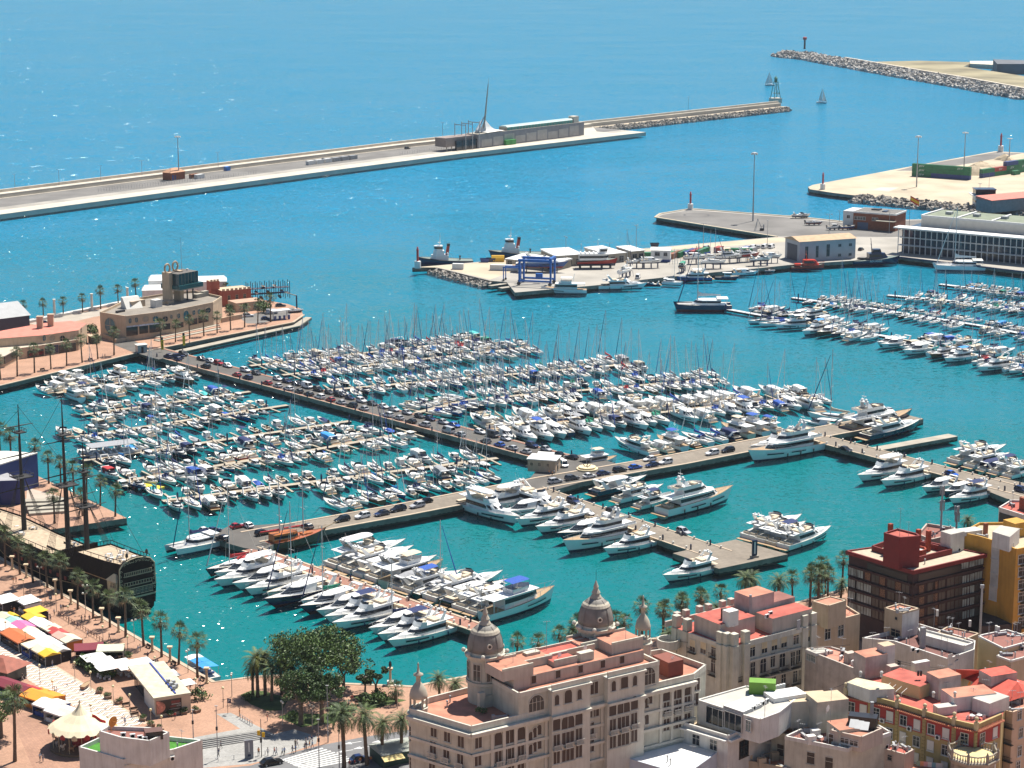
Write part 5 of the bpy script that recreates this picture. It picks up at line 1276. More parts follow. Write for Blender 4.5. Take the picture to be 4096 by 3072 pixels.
  mb=MB();[mb.path([Vector((q[s][0],q[s][1]*.96,q[s][2]+.9))for q in tops],.06,4)for s in(0,1)];mb.build('rail',hm,t)
  box_part('engine_casing',t,-6,-3.2,-1.4,1.4,1.5,2.4,hm)
 return t
workboat('tugboat','navy and white tug with red funnel at the shipyard tip','tugboat',A6(390,446),R(186),26,HULLS['navy'],'tug')
workboat('tugboat','navy tug with tall white mast behind the yellow container','tugboat',A6(1000,386),R(188),26,HULLS['navy'],'tug')
workboat('ferry_boat','red and white excursion ferry standing on blocks in the yard','ferry',A6(1705,480,2),R(4),18.5,HULLS['red'],'ferry',4.0)
workboat('patrol_ship','dark blue customs patrol ship moored beside the hangar','ship',A7(1845,650),R(10),24,HULLS['navy'],'patrol')
workboat('rescue_boat','bright red rescue boat moored in front of the hangar','rescue boat',A7(1345,690),R(5),16,mat('rescue_red',(.55,.035,.012),.35),'rescue')
SG='boats at the shipyard quay'
put_boat('trawler_a',A6(1415,695),R(178),'moored below the blue boat lift',SG,20,'white','white')
put_boat('fly_c',A6(1925,655),R(5),'moored along the shipyard quay in the middle',SG,22)
put_boat('sport_b',A7(195,815),R(175),'moored right of the long shipyard yacht',SG,8,'navy')
put_boat('cat_a',A7(350,805),R(-15),'small, without canvas, at the shipyard quay',SG,9)
put_boat('fly_d',A7(500,775),R(186),'moored at the shipyard quay near the slipway',SG,17,'blue','white')
put_boat('small_pilot',A7(755,768),R(-8),'dark fishing type at the shipyard quay',SG,11,'navy')
put_boat('sport_a',A7(885,735),R(8),'moored at right end of the shipyard quay',SG,13)
put_boat('rib_a',A7(1065,712),R(0),'small grey at the quay by the rescue boat',SG,5)
standm=mat('boat_stand',(.06,.08,.16),.6)
def ashore(key,p,head,L,lab,hc='white',lift=2.6):
 t=put_boat(key,p,head,lab,'boats stored ashore in the yard',L,hc)
 t.location.z=p.z+lift
 k=L/PL[key]
 for x in(-.3,.0,.28):
  mb=MB();w_=L*.13/k
  for s in(1,-1):mb.tube((x*L/k,s*w_,-lift/k),(x*L/k,s*w_*.8,.2),.09,.09,4)
  mb.box(x*L/k-.2,x*L/k+.2,-.25,.25,-lift/k,-.4);mb.build('cradle',standm,t)
for key,q,h,L_,lab,hc in(('fly_c',A6(1230,515,2),R(-4),24,'grey-hulled on cradle behind the boat lift','blue'),('sail_c',A6(1955,560,2),R(60),13,'ashore right of the ferry','white'),('sport_b',A6(2045,480,2),R(8),10,'ashore in front of the white sheds','white'),('sport_a',A6(2170,480,2),R(8),11,'ashore by the blue-based cabin','white'),('sport_a',A7(525,655,2),R(10),12,'ashore, first in the yard row','white'),('sail_a',A7(650,690,2),R(5),12,'ashore, blue hull, nearest the quay','white'),('fly_d',A7(770,650,2),R(12),14,'ashore in the middle of the yard row','white'),('fly_d',A7(900,640,2),R(20),13,'ashore with red hull','red'),('sport_c',A7(430,715,2),R(70),9,'ashore near the slipway','navy'),('sport_b',A7(1000,668,2),R(8),11,'ashore left of the hangar','white'),('sport_a',A7(1080,648,2),R(0),10,'ashore against the hangar wall','white'),('sail_b',A7(620,645,2),R(0),9,'ashore behind the yard row','white')):
 ashore(key,q,h,L_,lab,hc)
loc,rz,L_,D_=site(A7(1595,388,2),A7(1990,418,2),A7(1625,345,2))
t=thing('brick_office','red brick and white two-storey office on the grey pier','building',loc,rz);D_=16
box_part('brick_block',t,L_*.22,L_,0,D_,0,8.2,brick,greyyard);box_part('white_block',t,0,L_*.22,2,D_,0,8.6,white_c)
box_part('parapet',t,L_*.21,L_+.3,-.3,D_+.3,8.2,9.0,white_c);box_part('roof_deck',t,L_*.22,L_-.3,.2,D_-.2,8.8,9.02,greyyard)
box_part('roof_light',t,L_*.45,L_*.6,D_*.5,D_*.75,9.02,9.7,rubber);box_part('roof_light',t,L_*.7,L_*.78,D_*.25,D_*.5,9.02,9.5,navy);box_part('porch_roof',t,L_*.68,L_*1.02,-4,0,5.2,5.5,concrete)
box_part('gate',t,L_*.3,L_*.5,-.07,0,0,3.6,mat('gate_blue',(.10,.13,.2),.6))
for x in(.27,.32,.37,.42,.6,.65):win(t,wmesh(1.6,1.5),L_*x,0,4.9,'s')
win(t,wmesh(1.6,1.5),L_*.1,2,4.9,'s')
for key,q,h,L_,lab,hc in(('rib_a',A7(1395,370,2),R(5),9,'dark hull ashore on the grey pier','navy'),('small_cuddy',A7(1545,405,2),R(8),8,'ashore before the brick office','white'),('small_open',A7(1640,405,2),R(5),8,'blue, ashore before the brick office','blue'),('sport_b',A7(1300,318,2),R(0),10,'at the back edge of the grey pier','white')):
 ashore(key,q,h,L_,lab,hc,1.0)
t=thing('forklift','small dark forklift standing on the grey pier','forklift',A7(1010,410,2),.3)
box_part('body',t,-1,.8,-.6,.6,.3,1.2,rubber);box_part('mast',t,.8,1.0,-.5,.5,.2,3.2,steel_b);box_part('cab',t,-.6,.5,-.55,.55,2.2,2.3,rubber)
for x in(-.7,.6):
 for y in(-.6,.6):mb=MB();mb.tube((x,y-.15,.35),(x,y+.15,.35),.35,.35,8);mb.build('wheel',rubber,t)
mb=MB();rr=[Vector((2.5*math.cos(a),2.5*math.sin(a),0))for a in[i*math.pi/1.5 for i in range(3)]]
for v in rr:mb.tube(v,(0,0,6),.12,.12,5)
mb.path(rr+rr[:1],.1);o=mb.build('tripod_buoy',steel_b);o.location=A7(977,408,2);tag(o,'dark tripod frame standing on the grey pier','tripod')
mb=MB();mb.lathe([(7.2,0),(7.2,.02)],32);mb.lathe([(6.8,.021),(6.8,.022)],32)
ringm=MB();n=40
for i in range(n):
 a,b=2*math.pi*i/n,2*math.pi*(i+1)/n
 ringm.add([(6.3*math.cos(a),6.3*math.sin(a),0),(7*math.cos(a),7*math.sin(a),0),(7*math.cos(b),7*math.sin(b),0),(6.3*math.cos(b),6.3*math.sin(b),0)],[(0,1,2,3)])
o=ringm.build('painted_circle',rubber);o.location=A7(527,296,2.016);o['kind']='structure'
loc,rz,LG,DG=site(A8(1405,178,2),A8(2300,262,2),A8(1390,60,2));DG=40
t=thing('glazed_terminal','long two-storey glazed terminal with white frame and flat roofs','building',loc,rz)
wfr=mat('white_steel',(.66,.66,.65),.6,.05)
box_part('glass_wall',t,1,LG,3.4,DG,0,11.6,mat('blue_dark_glass',(.015,.03,.06),.12,.2,.3))
for z in(3.6,7.2,11.2):box_part('floor_band',t,0,LG,2.6,3.4,z,z+.5,wfr)
n=26
mb=MB();mb.box(-.16,.16,-.16,.16,0,12);me=mb.mesh('column',wfr)
for i in range(n):put('column',me,t,(LG*i/(n-1),1.2,0))
box_part('balcony',t,0,LG,1.4,3.3,3.62,3.9,wfr);box_part('roof_canopy',t,-2,LG,-.6,7,12,12.5,wfr);box_part('roof_edge_walk',t,0,LG,7,12,11.6,11.8,concrete)
box_part('upper_storey',t,6,LG,14,DG,11.6,16.2,whitewall)
for i in range(4):box_part('roof_field',t,7+i*LG*.25,5+(i+1)*LG*.25,15,DG-1,16.2,16.9,mat('greenish_roof',(.19,.22,.16),.9,.15,.3));box_part('roof_ridge',t,5.6+i*LG*.25,6.6+i*LG*.25,14.4,DG-.4,16.2,17.3,wfr)
box_part('roof_front_ridge',t,6,LG,14.0,14.8,16.2,17.2,wfr)
for i in range(4):box_part('roof_unit',t,LG*(.2+.2*i),LG*(.2+.2*i)+3,24,27,16.9,18.2,grey_c)
strip('terminal_quay_kerb',T((3585,1027),(4400,1123),z=2),.0,1.2,2.35,navy,.5)
t=thing('control_tower','white and dark banded control building behind the terminal','building',A4(1790,1568,2.2),R(0));box_part('wall',t,0,11,0,8,0,6,white_c);box_part('window_band',t,-.05,11.05,-.05,8.05,2.2,3.4,glass);box_part('deck',t,-2,12,-1,9,6,6.4,white_c);box_part('control_room',t,0,11,0,8,6.4,9,glass);box_part('roof',t,-.3,11.3,-.3,8.3,9,9.5,navy)
mb=MB();mb.tube((8,4,9.5),(8,4,18),.12,.05,5);mb.build('antenna',steel_b,t);mb=MB();mb.tube((3,4,9.5),(3,4,12),.1,.1,5);mb.box(2,4,3.8,4.2,12,12.2);mb.build('radar',steel_b,t)
loc,rz,L_,D_=site(A4(1930,1625,2.2),A4(2350,1585,2.2),A4(1950,1575,2.2));t=thing('red_roofed_shed','long grey shed with red roof at the right edge','shed',loc,rz);box_part('wall',t,0,L_,0,12,0,6.5,mat('shed_grey',(.20,.20,.21),.8));mb=MB();mb.loft([[(-.4,-.4,6.5),(L_+.4,-.4,6.5),(L_+.4,12.4,6.5),(-.4,12.4,6.5)],[(-.4,-.4,6.8),(L_+.4,-.4,6.8),(L_+.4,12.4,8),(-.4,12.4,8)]],0);mb.build('roof',mat('coral_roof',(.55,.17,.13),.8),t)
t=thing('flagpole','tall flagpole with a red and yellow flag by the terminal','flag',A7(2095,395,2),R(-20));mb=MB();mb.tube((0,0,0),(0,0,17),.14,.07,6);mb.build('pole',steel_b,t)
def flag(t,x0,z1,w,h,cols,hang=.15):
 z=z1
 for c,f in cols:
  mb=MB();n=6
  for i in range(n):
   a,b=i/n,(i+1)/n;ya,yb=.25*math.sin(a*7),.25*math.sin(b*7);da,db=hang*w*a,hang*w*b
   mb.add([(x0+a*w,ya,z-da),(x0+b*w,yb,z-db),(x0+b*w,yb,z-f*h-db),(x0+a*w,ya,z-f*h-da)],[(0,1,2,3)])
  mb.build('flag_stripe',c,t);z-=f*h
fred,fyel=mat('flag_red',(.55,.02,.02),.8),mat('flag_yellow',(.75,.45,.02),.8)
flag(t,.1,17,4.5,3,((fred,.25),(fyel,.5),(fred,.25)),.5)
# ========================== palms
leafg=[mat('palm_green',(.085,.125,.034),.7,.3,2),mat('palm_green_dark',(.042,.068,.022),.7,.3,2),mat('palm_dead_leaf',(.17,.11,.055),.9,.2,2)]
barkm=mat('palm_bark',(.13,.095,.065),.95,.3,3,bump=.4)
def fan_crown(seed,n=27,R0=2.7):
 r=random.Random(seed);mb=MB()
 for i in range(n):
  f=i/(n-1);az=i*2.399+r.uniform(-.2,.2);el=R(lerp(82,-52,f)+r.uniform(-8,8))
  d=Vector((math.cos(az)*math.cos(el),math.sin(az)*math.cos(el),math.sin(el)))
  side=Vector((-math.sin(az),math.cos(az),0));up=side.cross(d)*-1
  L_=R0*r.uniform(.45,.62);base=Vector((0,0,r.uniform(-.2,.25)));c=base+d*L_
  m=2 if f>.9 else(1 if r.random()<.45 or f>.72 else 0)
  mb.add([base-side*.04,base+side*.04,c+side*.05,c-side*.05],[(0,1,2,3)],m)
  k=8;s=R0*r.uniform(.5,.62)
  for j in range(k):
   a=R(lerp(-78,78,j/(k-1)));b=a+R(15)
   tip=c+(d*math.cos(a)+side*math.sin(a))*s*(1-.12*abs(a))+Vector((0,0,-.22*s*(1+abs(a))))*(1 if f>.2 else.4)
   q0=c+(d*math.cos(a-.12)+side*math.sin(a-.12))*s*.5;q1=c+(d*math.cos(a+.12)+side*math.sin(a+.12))*s*.5
   mb.add([c,q0,tip,q1],[(0,1,2,3)],m)
 for i in range(14):
  az=i*2.399;e=Vector((math.cos(az),math.sin(az),0));sd_=Vector((-e.y,e.x,0))
  a=e*.2+Vector((0,0,-.1));b=e*r.uniform(.45,.7)+Vector((0,0,-1.0-r.random()*.6))
  mb.add([a-sd_*.1,a+sd_*.1,b+sd_*.22,b-sd_*.22],[(0,1,2,3)],2)
 return mb
def date_crown(seed,n=46,L0=3.6):
 r=random.Random(seed);mb=MB()
 for i in range(n):
  f=i/(n-1);az=i*2.399;el=R(lerp(80,-28,f**.9)+r.uniform(-6,6));L_=L0*r.uniform(.85,1.1)
  h=Vector((math.cos(az),math.sin(az),0));side=Vector((-h.y,h.x,0));p=Vector((0,0,0));e=el;pts=[p.copy()];seg=7
  for k in range(seg):
   p=p+(h*math.cos(e)+Vector((0,0,math.sin(e))))*(L_/seg);e-=R(13+4*f);pts.append(p.copy())
  m=2 if f>.96 else(1 if r.random()<.5 else 0)
  for k in range(seg):
   a,b=pts[k],pts[k+1];w=.62*math.sin(math.pi*min(1,(k+1.2)/(seg+.6)))**.7
   for j in range(2):
    q=a.lerp(b,j*.5);q2=a.lerp(b,j*.5+.34);dd=(b-a).normalized()
    for s in(1,-1):
     mb.add([q,q2,q2+side*s*w+dd*.3-Vector((0,0,.22*w))],[(0,1,2)],m)
   mb.add([a-side*.03,a+side*.03,b+side*.025,b-side*.025],[(0,1,2,3)],2 if k<2 else m)
 return mb
def trunk(h,r0,r1,seed,n=8):
 r=random.Random(seed);mb=MB();rings=[];k=12
 for i in range(k+1):
  f=i/k;rr=lerp(r0,r1,f**.5)*(1+.1*(i%2));dx=.12*math.sin(f*2.2+seed)
  rings.append([(dx+rr*math.cos(2*math.pi*j/n),rr*math.sin(2*math.pi*j/n),h*f)for j in range(n)])
 mb.loft(rings,0)
 return mb,.12*math.sin(2.2+seed)
PALM=[]
for s in range(3):
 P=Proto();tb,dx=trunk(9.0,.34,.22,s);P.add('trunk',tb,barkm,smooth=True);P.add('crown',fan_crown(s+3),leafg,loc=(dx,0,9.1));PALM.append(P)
DATE=[]
for s in range(2):
 P=Proto();tb,dx=trunk(7.0,.36,.28,s);P.add('trunk',tb,barkm,smooth=True);P.add('crown',date_crown(s+30),leafg,loc=(dx,0,7.0));DATE.append(P)
npalm=[0]
def palm(p,h,label,group,date=False):
 npalm[0]+=1;k=npalm[0]
 P=(DATE if date else PALM)[k%(2 if date else 3)];H0=7.if date else 9.
 s=h/H0
 t=P.place('date_palm' if date else 'fan_palm',label,'palm tree',p,k*1.7,group);t.rotation_euler[0]=R(((k*37)%9-4)*.9);s*=1+((k*53)%11-5)*.012
 t.scale=(max(.85,s**.5),max(.85,s**.5),s)
 for c in t.children:
  if c.name.startswith('crown'):c.scale=(1,1,max(.85,s**.5)/s)
 return t
def palm_px(fr,x,yb,yt,label,group,z=2.,date=False,hmax=30):
 p=fr(x,yb,z)
 q=fr(x,yt,0.);d=Vector((q.x,q.y,-CAM_H));t=p.y/d.y
 h=CAM_H+d.z*t-z
 return palm(p,min(max(h,3),hmax),label,group,date)
 # ========================== the mole with the restaurants
beige=mat('beige_render',(.50,.385,.27),.85,.10,.3);streaks(beige,.3)
def hit(fr,x,y,p,n):
 """where the sight line through a point of the photograph meets the plane (p, n)"""
 q=fr(x,y,0.);o=Vector((0,0,CAM_H));d=q-o
 return o+d*((p-o).dot(n)/d.dot(n))
t=thing('restaurant_building','beige marina building with round windows and glass lookout tower','building',A5(850,592,2))
O=Vector(t.location);wl=lambda v:Vector(v)-O
roofp=[A5(*q,11)for q in((680,437),(855,465),(1180,425),(1450,370),(1510,330),(1330,290),(1180,300),(850,355),(760,400))]
mb=MB();mb.prism([wl(p)for p in roofp],0,9,0,1);mb.build('wall',[beige,mat('grey_flat_roof',(.22,.195,.165),.9,.15,.3)],t)
for a,b in zip(roofp,roofp[1:]+roofp[:1]):
 d=(b-a).xy.normalized();n=Vector((d.y,-d.x));a2,b2=wl(a).xy,wl(b).xy
 mb=MB();mb.prism([a2+n*.06,b2+n*.06,b2-n*.35,a2-n*.35],9.0,9.9);mb.build('parapet',beige,t)
def disc(parent,pos,rz,rw,rh,m,fm=beige,name='round_window',bars=True):
 mb=MB();n=20
 c=lambda r1,r2,y:[(r1*math.cos(2*math.pi*i/n),y,r2*math.sin(2*math.pi*i/n))for i in range(n)]
 mb.loft([c(rw+.18,rh+.18,0),c(rw+.18,rh+.18,-.16),c(rw,rh,-.16),c(rw,rh,-.03)],0,False,False);mb.add(c(rw,rh,-.03),[tuple(range(n))],1)
 if bars:
  mb.box(-.06,.06,-.1,-.035,-rh,rh,0);mb.box(-rw,rw,-.1,-.035,-.05,.05,0)
 return put(name,mb.mesh(name,[fm,m]),parent,pos,rz)
tealg=mat('teal_glass',(.02,.12,.17),.1,.1)
def face(i,P_=None):
 P_=P_ or roofp
 a,b=P_[i],P_[i+1];d=(b-a).xy.normalized();return Vector((a.x,a.y,5)),Vector((d.y,-d.x,0)),ang(d)
for fi,lst in((0,((750,515,36,52,tealg),)),(1,((885,482,10,18,tealg),(928,476,10,18,tealg),(992,470,20,20,concrete),(1058,469,20,19,tealg),(1124,470,19,19,glass),(1166,455,8,14,tealg))),(2,((1215,448,10,18,tealg),(1266,447,19,36,tealg),(1318,426,10,18,tealg),(1355,419,10,18,tealg),(1415,411,19,19,glass)))):
 p,n,rz=face(fi)
 for x,y,rx,ry,m in lst:
  c=hit(A5,x,y,p+n*.02,n);k=11.2/10.3
  ex=hit(A5,x+rx,y,p,n);rw=(ex-hit(A5,x,y,p,n)).length;rh=ry*.5877/10.3*1.03
  disc(t,wl(c),rz,min(rw,4.2),min(rh,3.6),m)
def patch(name,fr,fi,x0,x1,yb,yt,m,out=.12,P_=None):
 p,n,rz=face(fi,P_);a=hit(fr,x0,yb,p+n*out,n);b=hit(fr,x1,yb+0,p+n*out,n)
 zb=a.z;zt=hit(fr,x0,yt,p+n*out,n).z
 d=(b-a).xy;mb=MB();mb.box(0,d.length,0,out+.05,0,zt-zb);return put(name,mb.mesh(name,m),t,wl(a),rz)
for fi,x0,x1,yb,yt,m,nm in((1,862,940,588,528,glass,'shopfront'),(1,950,1010,572,520,glass,'shopfront'),(1,1018,1100,565,512,glass,'shopfront'),(1,1110,1160,545,505,blackp,'shopfront'),(2,1200,1250,535,500,glass,'shopfront'),(2,1290,1345,515,475,glass,'shopfront'),(2,1352,1420,500,462,glass,'shopfront'),(1,862,1100,530,520,mat('sign_blue_white',(.45,.52,.62),.6,.3,1),'shop_sign')):
 patch(nm,A5,fi,x0,x1,yb,yt,m)
tb=A5(1215,352,11);T0=wl(tb);rz=face(2)[2]
u=Vector((math.cos(rz),math.sin(rz)));tw=bpy.data.objects.new('lookout_tower',None);COL.objects.link(tw);tw.parent=t;tw.location=T0;tw.rotation_euler[2]=rz;tw.scale=(.9,.9,1.15)
for k,(x0,x1,ztop)in enumerate(((-5.2,-3.2,10.6),(1.4,3.4,10.6))):
 box_part('tower_slab',tw,x0,x1,0,4.5,0,ztop,beige)
for x,z in((-4.2,11.9),(.6,12.3)):
 mb=MB();n=24;sec=6;rr=[]
 for i in range(n):
  a=2*math.pi*i/n;rr.append([((1.55+.36*math.cos(2*math.pi*j/sec))*math.cos(a),.5*math.sin(2*math.pi*j/sec),(1.55+.36*math.cos(2*math.pi*j/sec))*math.sin(a))for j in range(sec)])
 rr.append(rr[0]);mb.loft(rr,0,False,False);o=mb.build('ring',beige,tw,True);o.location=(x,2,z)
glz=mat('tower_glass',(.012,.045,.055),.08,.3,.5)
box_part('glass_room',tw,-3.2,9.0,-3.5,6,6.2,10.2,glz,mat('tower_roof',(.12,.11,.10),.9));box_part('gallery',tw,-3.6,11,-4.6,7,4.8,6.2,mat('gallery_glass',(.02,.09,.10),.15));box_part('gallery_floor',tw,-3.6,11,-4.6,7,4.5,4.8,concrete)
for x in range(-3,10,2):box_part('mullion',tw,x-.06,x+.06,-3.58,-3.5,6.2,10.2,concrete)
for x in(5.5,9.0):mb=MB();mb.tube((x,0,0),(x,0,4.6),.35,.35,8);mb.build('column',blackp,tw)
mb=MB();mb.tube((4.5,2,10.2),(4.5,2,22),.12,.04,5);mb.build('antenna',steel_b,tw)
mb=MB();mb.tube((7,1,10.2),(7,1,10.8),.5,.5,8);mb.build('dish',white_c,tw)
for x,y,sx,sy,sz,m in((900,398,7,6,2.6,beige),(1060,395,3.6,3,3,mat('roof_unit_white',(.6,.58,.54),.7)),(1090,375,4,2.5,1.2,beige),(1340,330,5,2,1.6,concrete),(1385,320,3,2,2.2,concrete),(800,430,4,1.2,.8,rubber),(1150,370,3,2,1.2,beige)):
 q=wl(A5(x,y,11));o=box_part('roof_unit',t,0,sx,0,sy,0,sz,m);o.location=q;o.rotation_euler[2]=rz
mb=MB();mb.loft([[(0,0,0),(7,0,0),(7,5,0),(0,5,0)],[(0,3.5,4.2),(7,3.5,4.2),(7,5,4.2),(0,5,4.2)]],0);o=mb.build('slanted_skylight',whitewall,t);o.location=wl(A5(862,405,11));o.rotation_euler[2]=rz-.3
for q,sx,sy,h,l in(((970,372),9,7,6,'small white marquee block behind the marina building'),((1015,345),20,9,8.5,'large white marquee behind the lookout tower'),((1270,330),17,9,7,'white marquee to the right of the lookout tower')):
 tt=thing('marquee',l,'marquee',A5(*q,2.),R(8));box_part('wall',tt,0,sx,0,sy,0,h,white_c);mb=MB();mb.loft([[(-.2,-.2,h),(sx+.2,-.2,h),(sx+.2,sy+.2,h),(-.2,sy+.2,h)],[(1,sy*.4,h+1.6),(sx-1,sy*.4,h+1.6),(sx-1,sy*.6,h+1.6),(1,sy*.6,h+1.6)]],0);mb.build('roof',white_c,tt)
roof2=[A5(*q,9.5)for q in((-200,650),(0,602),(290,580),(535,545),(590,500),(480,482),(300,497),(100,532),(-200,590))]
t=thing('restaurant_building','beige terrace restaurant building with coral red roof','building',A5(0,760,2));O=Vector(t.location)
mb=MB();mb.prism([wl(p)for p in roof2],0,7.5,0,1);mb.build('wall',[beige,mat('coral_terrace',(.55,.19,.14),.85,.12,.4)],t)
for fi,lst in((2,((300,600,12,20,tealg),(355,598,22,20,concrete),(424,602,19,20,glass),(498,600,22,18,concrete))),(3,((552,548,11,20,tealg),))):
 p,n,rz=face(fi,roof2)
 for x,y,rx,ry,m in lst:
  c=hit(A5,x,y,p+n*.02,n);disc(t,wl(c),rz,rx*.5877/10.2,ry*.5877/10.2,m)
low=[A5(*q,6.2)for q in((-200,765),(30,722),(130,668),(300,645),(532,608),(548,565),(290,600),(0,660),(-200,700))]
mb=MB();mb.prism([wl(p)for p in low],0,4.2,0,1);mb.build('terrace_block',[beige,mat('terrace_floor',(.5,.42,.33),.9)],t)
p,n,rz=face(3,low)
for fi,x0,x1,yb,yt,m,nm in((3,310,400,712,660,navy,'shopfront'),(3,405,520,705,650,glass,'shopfront'),(2,190,300,735,690,glass,'shopfront'),(2,200,300,722,702,mat('awning_red',(.42,.02,.03),.7),'awning'),(1,35,125,775,725,blackp,'shopfront')):
 patch(nm,A5,fi,x0,x1,yb,yt,m,.25,low)
for x,y in((262,520),(336,505)):
 o=box_part('chimney',t,0,2.2,0,1.6,0,4.2,beige);o.location=wl(A5(x-12,y+15,9.5));box_part('chimney_cap',t,0,2.6,0,2.0,0,.4,beige).location=wl(A5(x-14,y+15,9.5))+Vector((0,0,4.2))
mb=MB()
for f in range(9):mb.tube((f*2.6,0,0),(f*2.6,2.2,3.0),.1,.1,4)
mb.tube((0,2.2,3),(20.8,2.2,3),.1,.1,4);mb.tube((0,1.1,1.5),(20.8,1.1,1.5),.1,.1,4);o=mb.build('pergola',concrete,t);o.location=wl(A5(90,650,6.2));o.rotation_euler[2]=rz
t=thing('warehouse','dark hall with grey corrugated roof at the left edge','hall',A5(205,545,2),R(38));box_part('wall',t,-34,0,0,22,0,6,navy);mb=MB();mb.loft([[(-34.5,-.5,6),(.5,-.5,6),(.5,22.5,6),(-34.5,22.5,6)],[(-34.5,10.8,10),(.5,10.8,10),(.5,11.2,10),(-34.5,11.2,10)]],0);mb.build('roof',mat('corrugated_grey',(.32,.33,.34),.6,.08,.4),t)
t=thing('castle_house','small red brick house with battlements behind the marina building','house',A5(1515,385,2),R(30));br2=mat('castle_brick',(.36,.10,.06),.85,.1,1)
box_part('wall',t,0,13,0,9,0,6.5,br2,beige);box_part('corner_tower',t,-3,1,5,9.5,0,10,br2,beige)
for i in range(7):box_part('battlement',t,.2+i*1.9,1.2+i*1.9,-.1,.6,6.5,7.3,beige)
for i in range(3):box_part('battlement',t,-2.9+i*1.4,-2.1+i*1.4,4.9,5.5,10,10.8,beige)
for x in(3,6.5,10):win(t,wmesh(1.1,1.8,beige),x,0,2.6,'s')
t=thing('beige_pavilion','low beige flat-roofed pavilion near the fuel dock','pavilion',A5(1610,425,2),R(33));box_part('wall',t,0,13,0,8,0,3.8,beige,mat('pav_roof',(.45,.28,.2),.9));win(t,wmesh(2,1.4),4,0,1.2,'s');win(t,wmesh(2,1.4),9,0,1.2,'s')
t=thing('boat_rack','dark steel boat storage rack full of small craft on the mole tip','boat rack',A5(1690,345,2),R(20));dk_=mat('rack_steel',(.03,.035,.06),.6)
mb=MB();mb.box(-.12,.12,-.12,.12,0,7.5);me=mb.mesh('rack_post',dk_)
for i in range(10):
 for j in(0,3.5):put('rack_post',me,t,(i*2.0,j,0))
for z in(2.3,4.6):box_part('rack_shelf',t,0,18,0,3.5,z,z+.15,dk_)
for i,(x,z)in enumerate(((1,.2),(5,.2),(9,.2),(13,.2),(3,2.5),(8,2.5),(14,2.5),(6,4.8),(11,4.8))):
 tt=PR['small_open'].place('motorboat','%s small motorboat on the storage rack at the mole tip'%ORD[i],'motorboat',(0,0,0),R(20)+math.pi/2,'boats on the storage rack',.6,{'hull_white':HULLS[('white','red','blue','navy')[i%4]]})
 tt.location=Vector(t.location)+Matrix.Rotation(R(20),3,'Z')@Vector((x+.8,1.7,z+.3))
t=thing('fuel_station','blue and white fuel pumps with flat canopy at the mole tip','fuel station',A5(1905,478,2),R(30));box_part('canopy',t,-3,5,0,4,3.6,3.9,white_c)
for x in(-2,4):box_part('post',t,x-.15,x+.15,1.8,2.2,0,3.6,white_c)
for x in(-2,0,2,4):box_part('pump',t,x-.4,x+.4,-.3,.3,0,1.8,blue_c)
t=thing('jib_crane','small dark blue jib crane above a red boat at the mole tip','crane',A5(2020,398,2),R(150));mb=MB();mb.tube((0,0,0),(0,0,5.5),.35,.3,8);mb.build('column',navy,t);mb=MB();mb.tube((0,0,5.4),(6,0,6.3),.22,.15,6);mb.build('jib',concrete,t)
put_boat('rib_a',A5(2015,425,2),R(20),'red, ashore beneath the jib crane','boats at the mole',6,'red').location.z=2.4
stepd=mat('terracotta_step',(.40,.24,.17),.9,.1)  # terracotta tone on every other terrace step
for k in range(4):
 a,b=A5(1100-k*6,600+k*8,2),A5(1490+k*6,512+k*9,2)
 d=(b-a).xy.normalized();n=Vector((d.y,-d.x));mb=MB();mb.prism([a.xy,b.xy,b.xy-n*3.2,a.xy-n*3.2],2.0,2.9-k*.2);struct('terrace_step',mb,[concrete if k%2 else stepd])
for a,b,h,l in((A5(690,592,2),A5(790,635,2),1.5,'curved beige terrace wall left of the marina building'),(A5(790,635,2),A5(995,595,2),1.4,'low beige terrace wall before the marina building'),(A5(1510,495,2),A5(1650,468,2),1.8,'beige planter wall right of the marina building')):
 d=(b-a).xy;mb=MB();mb.box(0,d.length,0,.5,0,h);mb.box(-.05,d.length+.05,-.06,.56,h,h+.12);o=mb.build('terrace_wall',beige);o.location=a;o.rotation_euler[2]=ang(d);tag(o,l,'wall')
mb=MB();mb.prism([A5(*q,2)for q in((200,500),(430,450),(840,372),(1000,365),(860,420),(640,455),(330,530))],1.9,2.012);struct('mole_road',mb,mat('pale_road',(.36,.32,.27),.9,.1,.2))
mb=MB();mb.prism([A5(*q,2)for q in((760,640),(900,612),(1060,690),(1140,730),(1080,745),(890,690))],1.9,2.014);struct('mole_entrance_road',mb,asphalt)
mb=MB();mb.prism([A5(*q,2)for q in((1630,460),(1760,425),(1990,390),(2030,410),(1900,475),(1760,500),(1680,500))],1.9,2.016);struct('mole_tip_asphalt',mb,greyyard)
mb=MB();mb.prism([A5(*q,2)for q in((200,498),(840,366),(840,358),(200,488))],1.9,3.0);struct('mole_sea_wall',mb,whitewall)
for q,l,m in(((640,632),'dark timber kiosk between the two restaurant buildings',mat('dark_timber',(.06,.04,.03),.8)),((962,695),'glazed guard booth at the start of the car pier',mat('booth_glass',(.25,.32,.34),.2))):
 tt=thing('kiosk',l,'kiosk',A5(*q,2),R(30));box_part('cabin',tt,-1.8,1.8,-1.4,1.4,0,2.8,m);box_part('roof',tt,-2.1,2.1,-1.7,1.7,2.8,3.05,whitewall if q[0]>800 else beige);box_part('door',tt,-.5,.4,-1.46,-1.4,.1,2.2,glass)
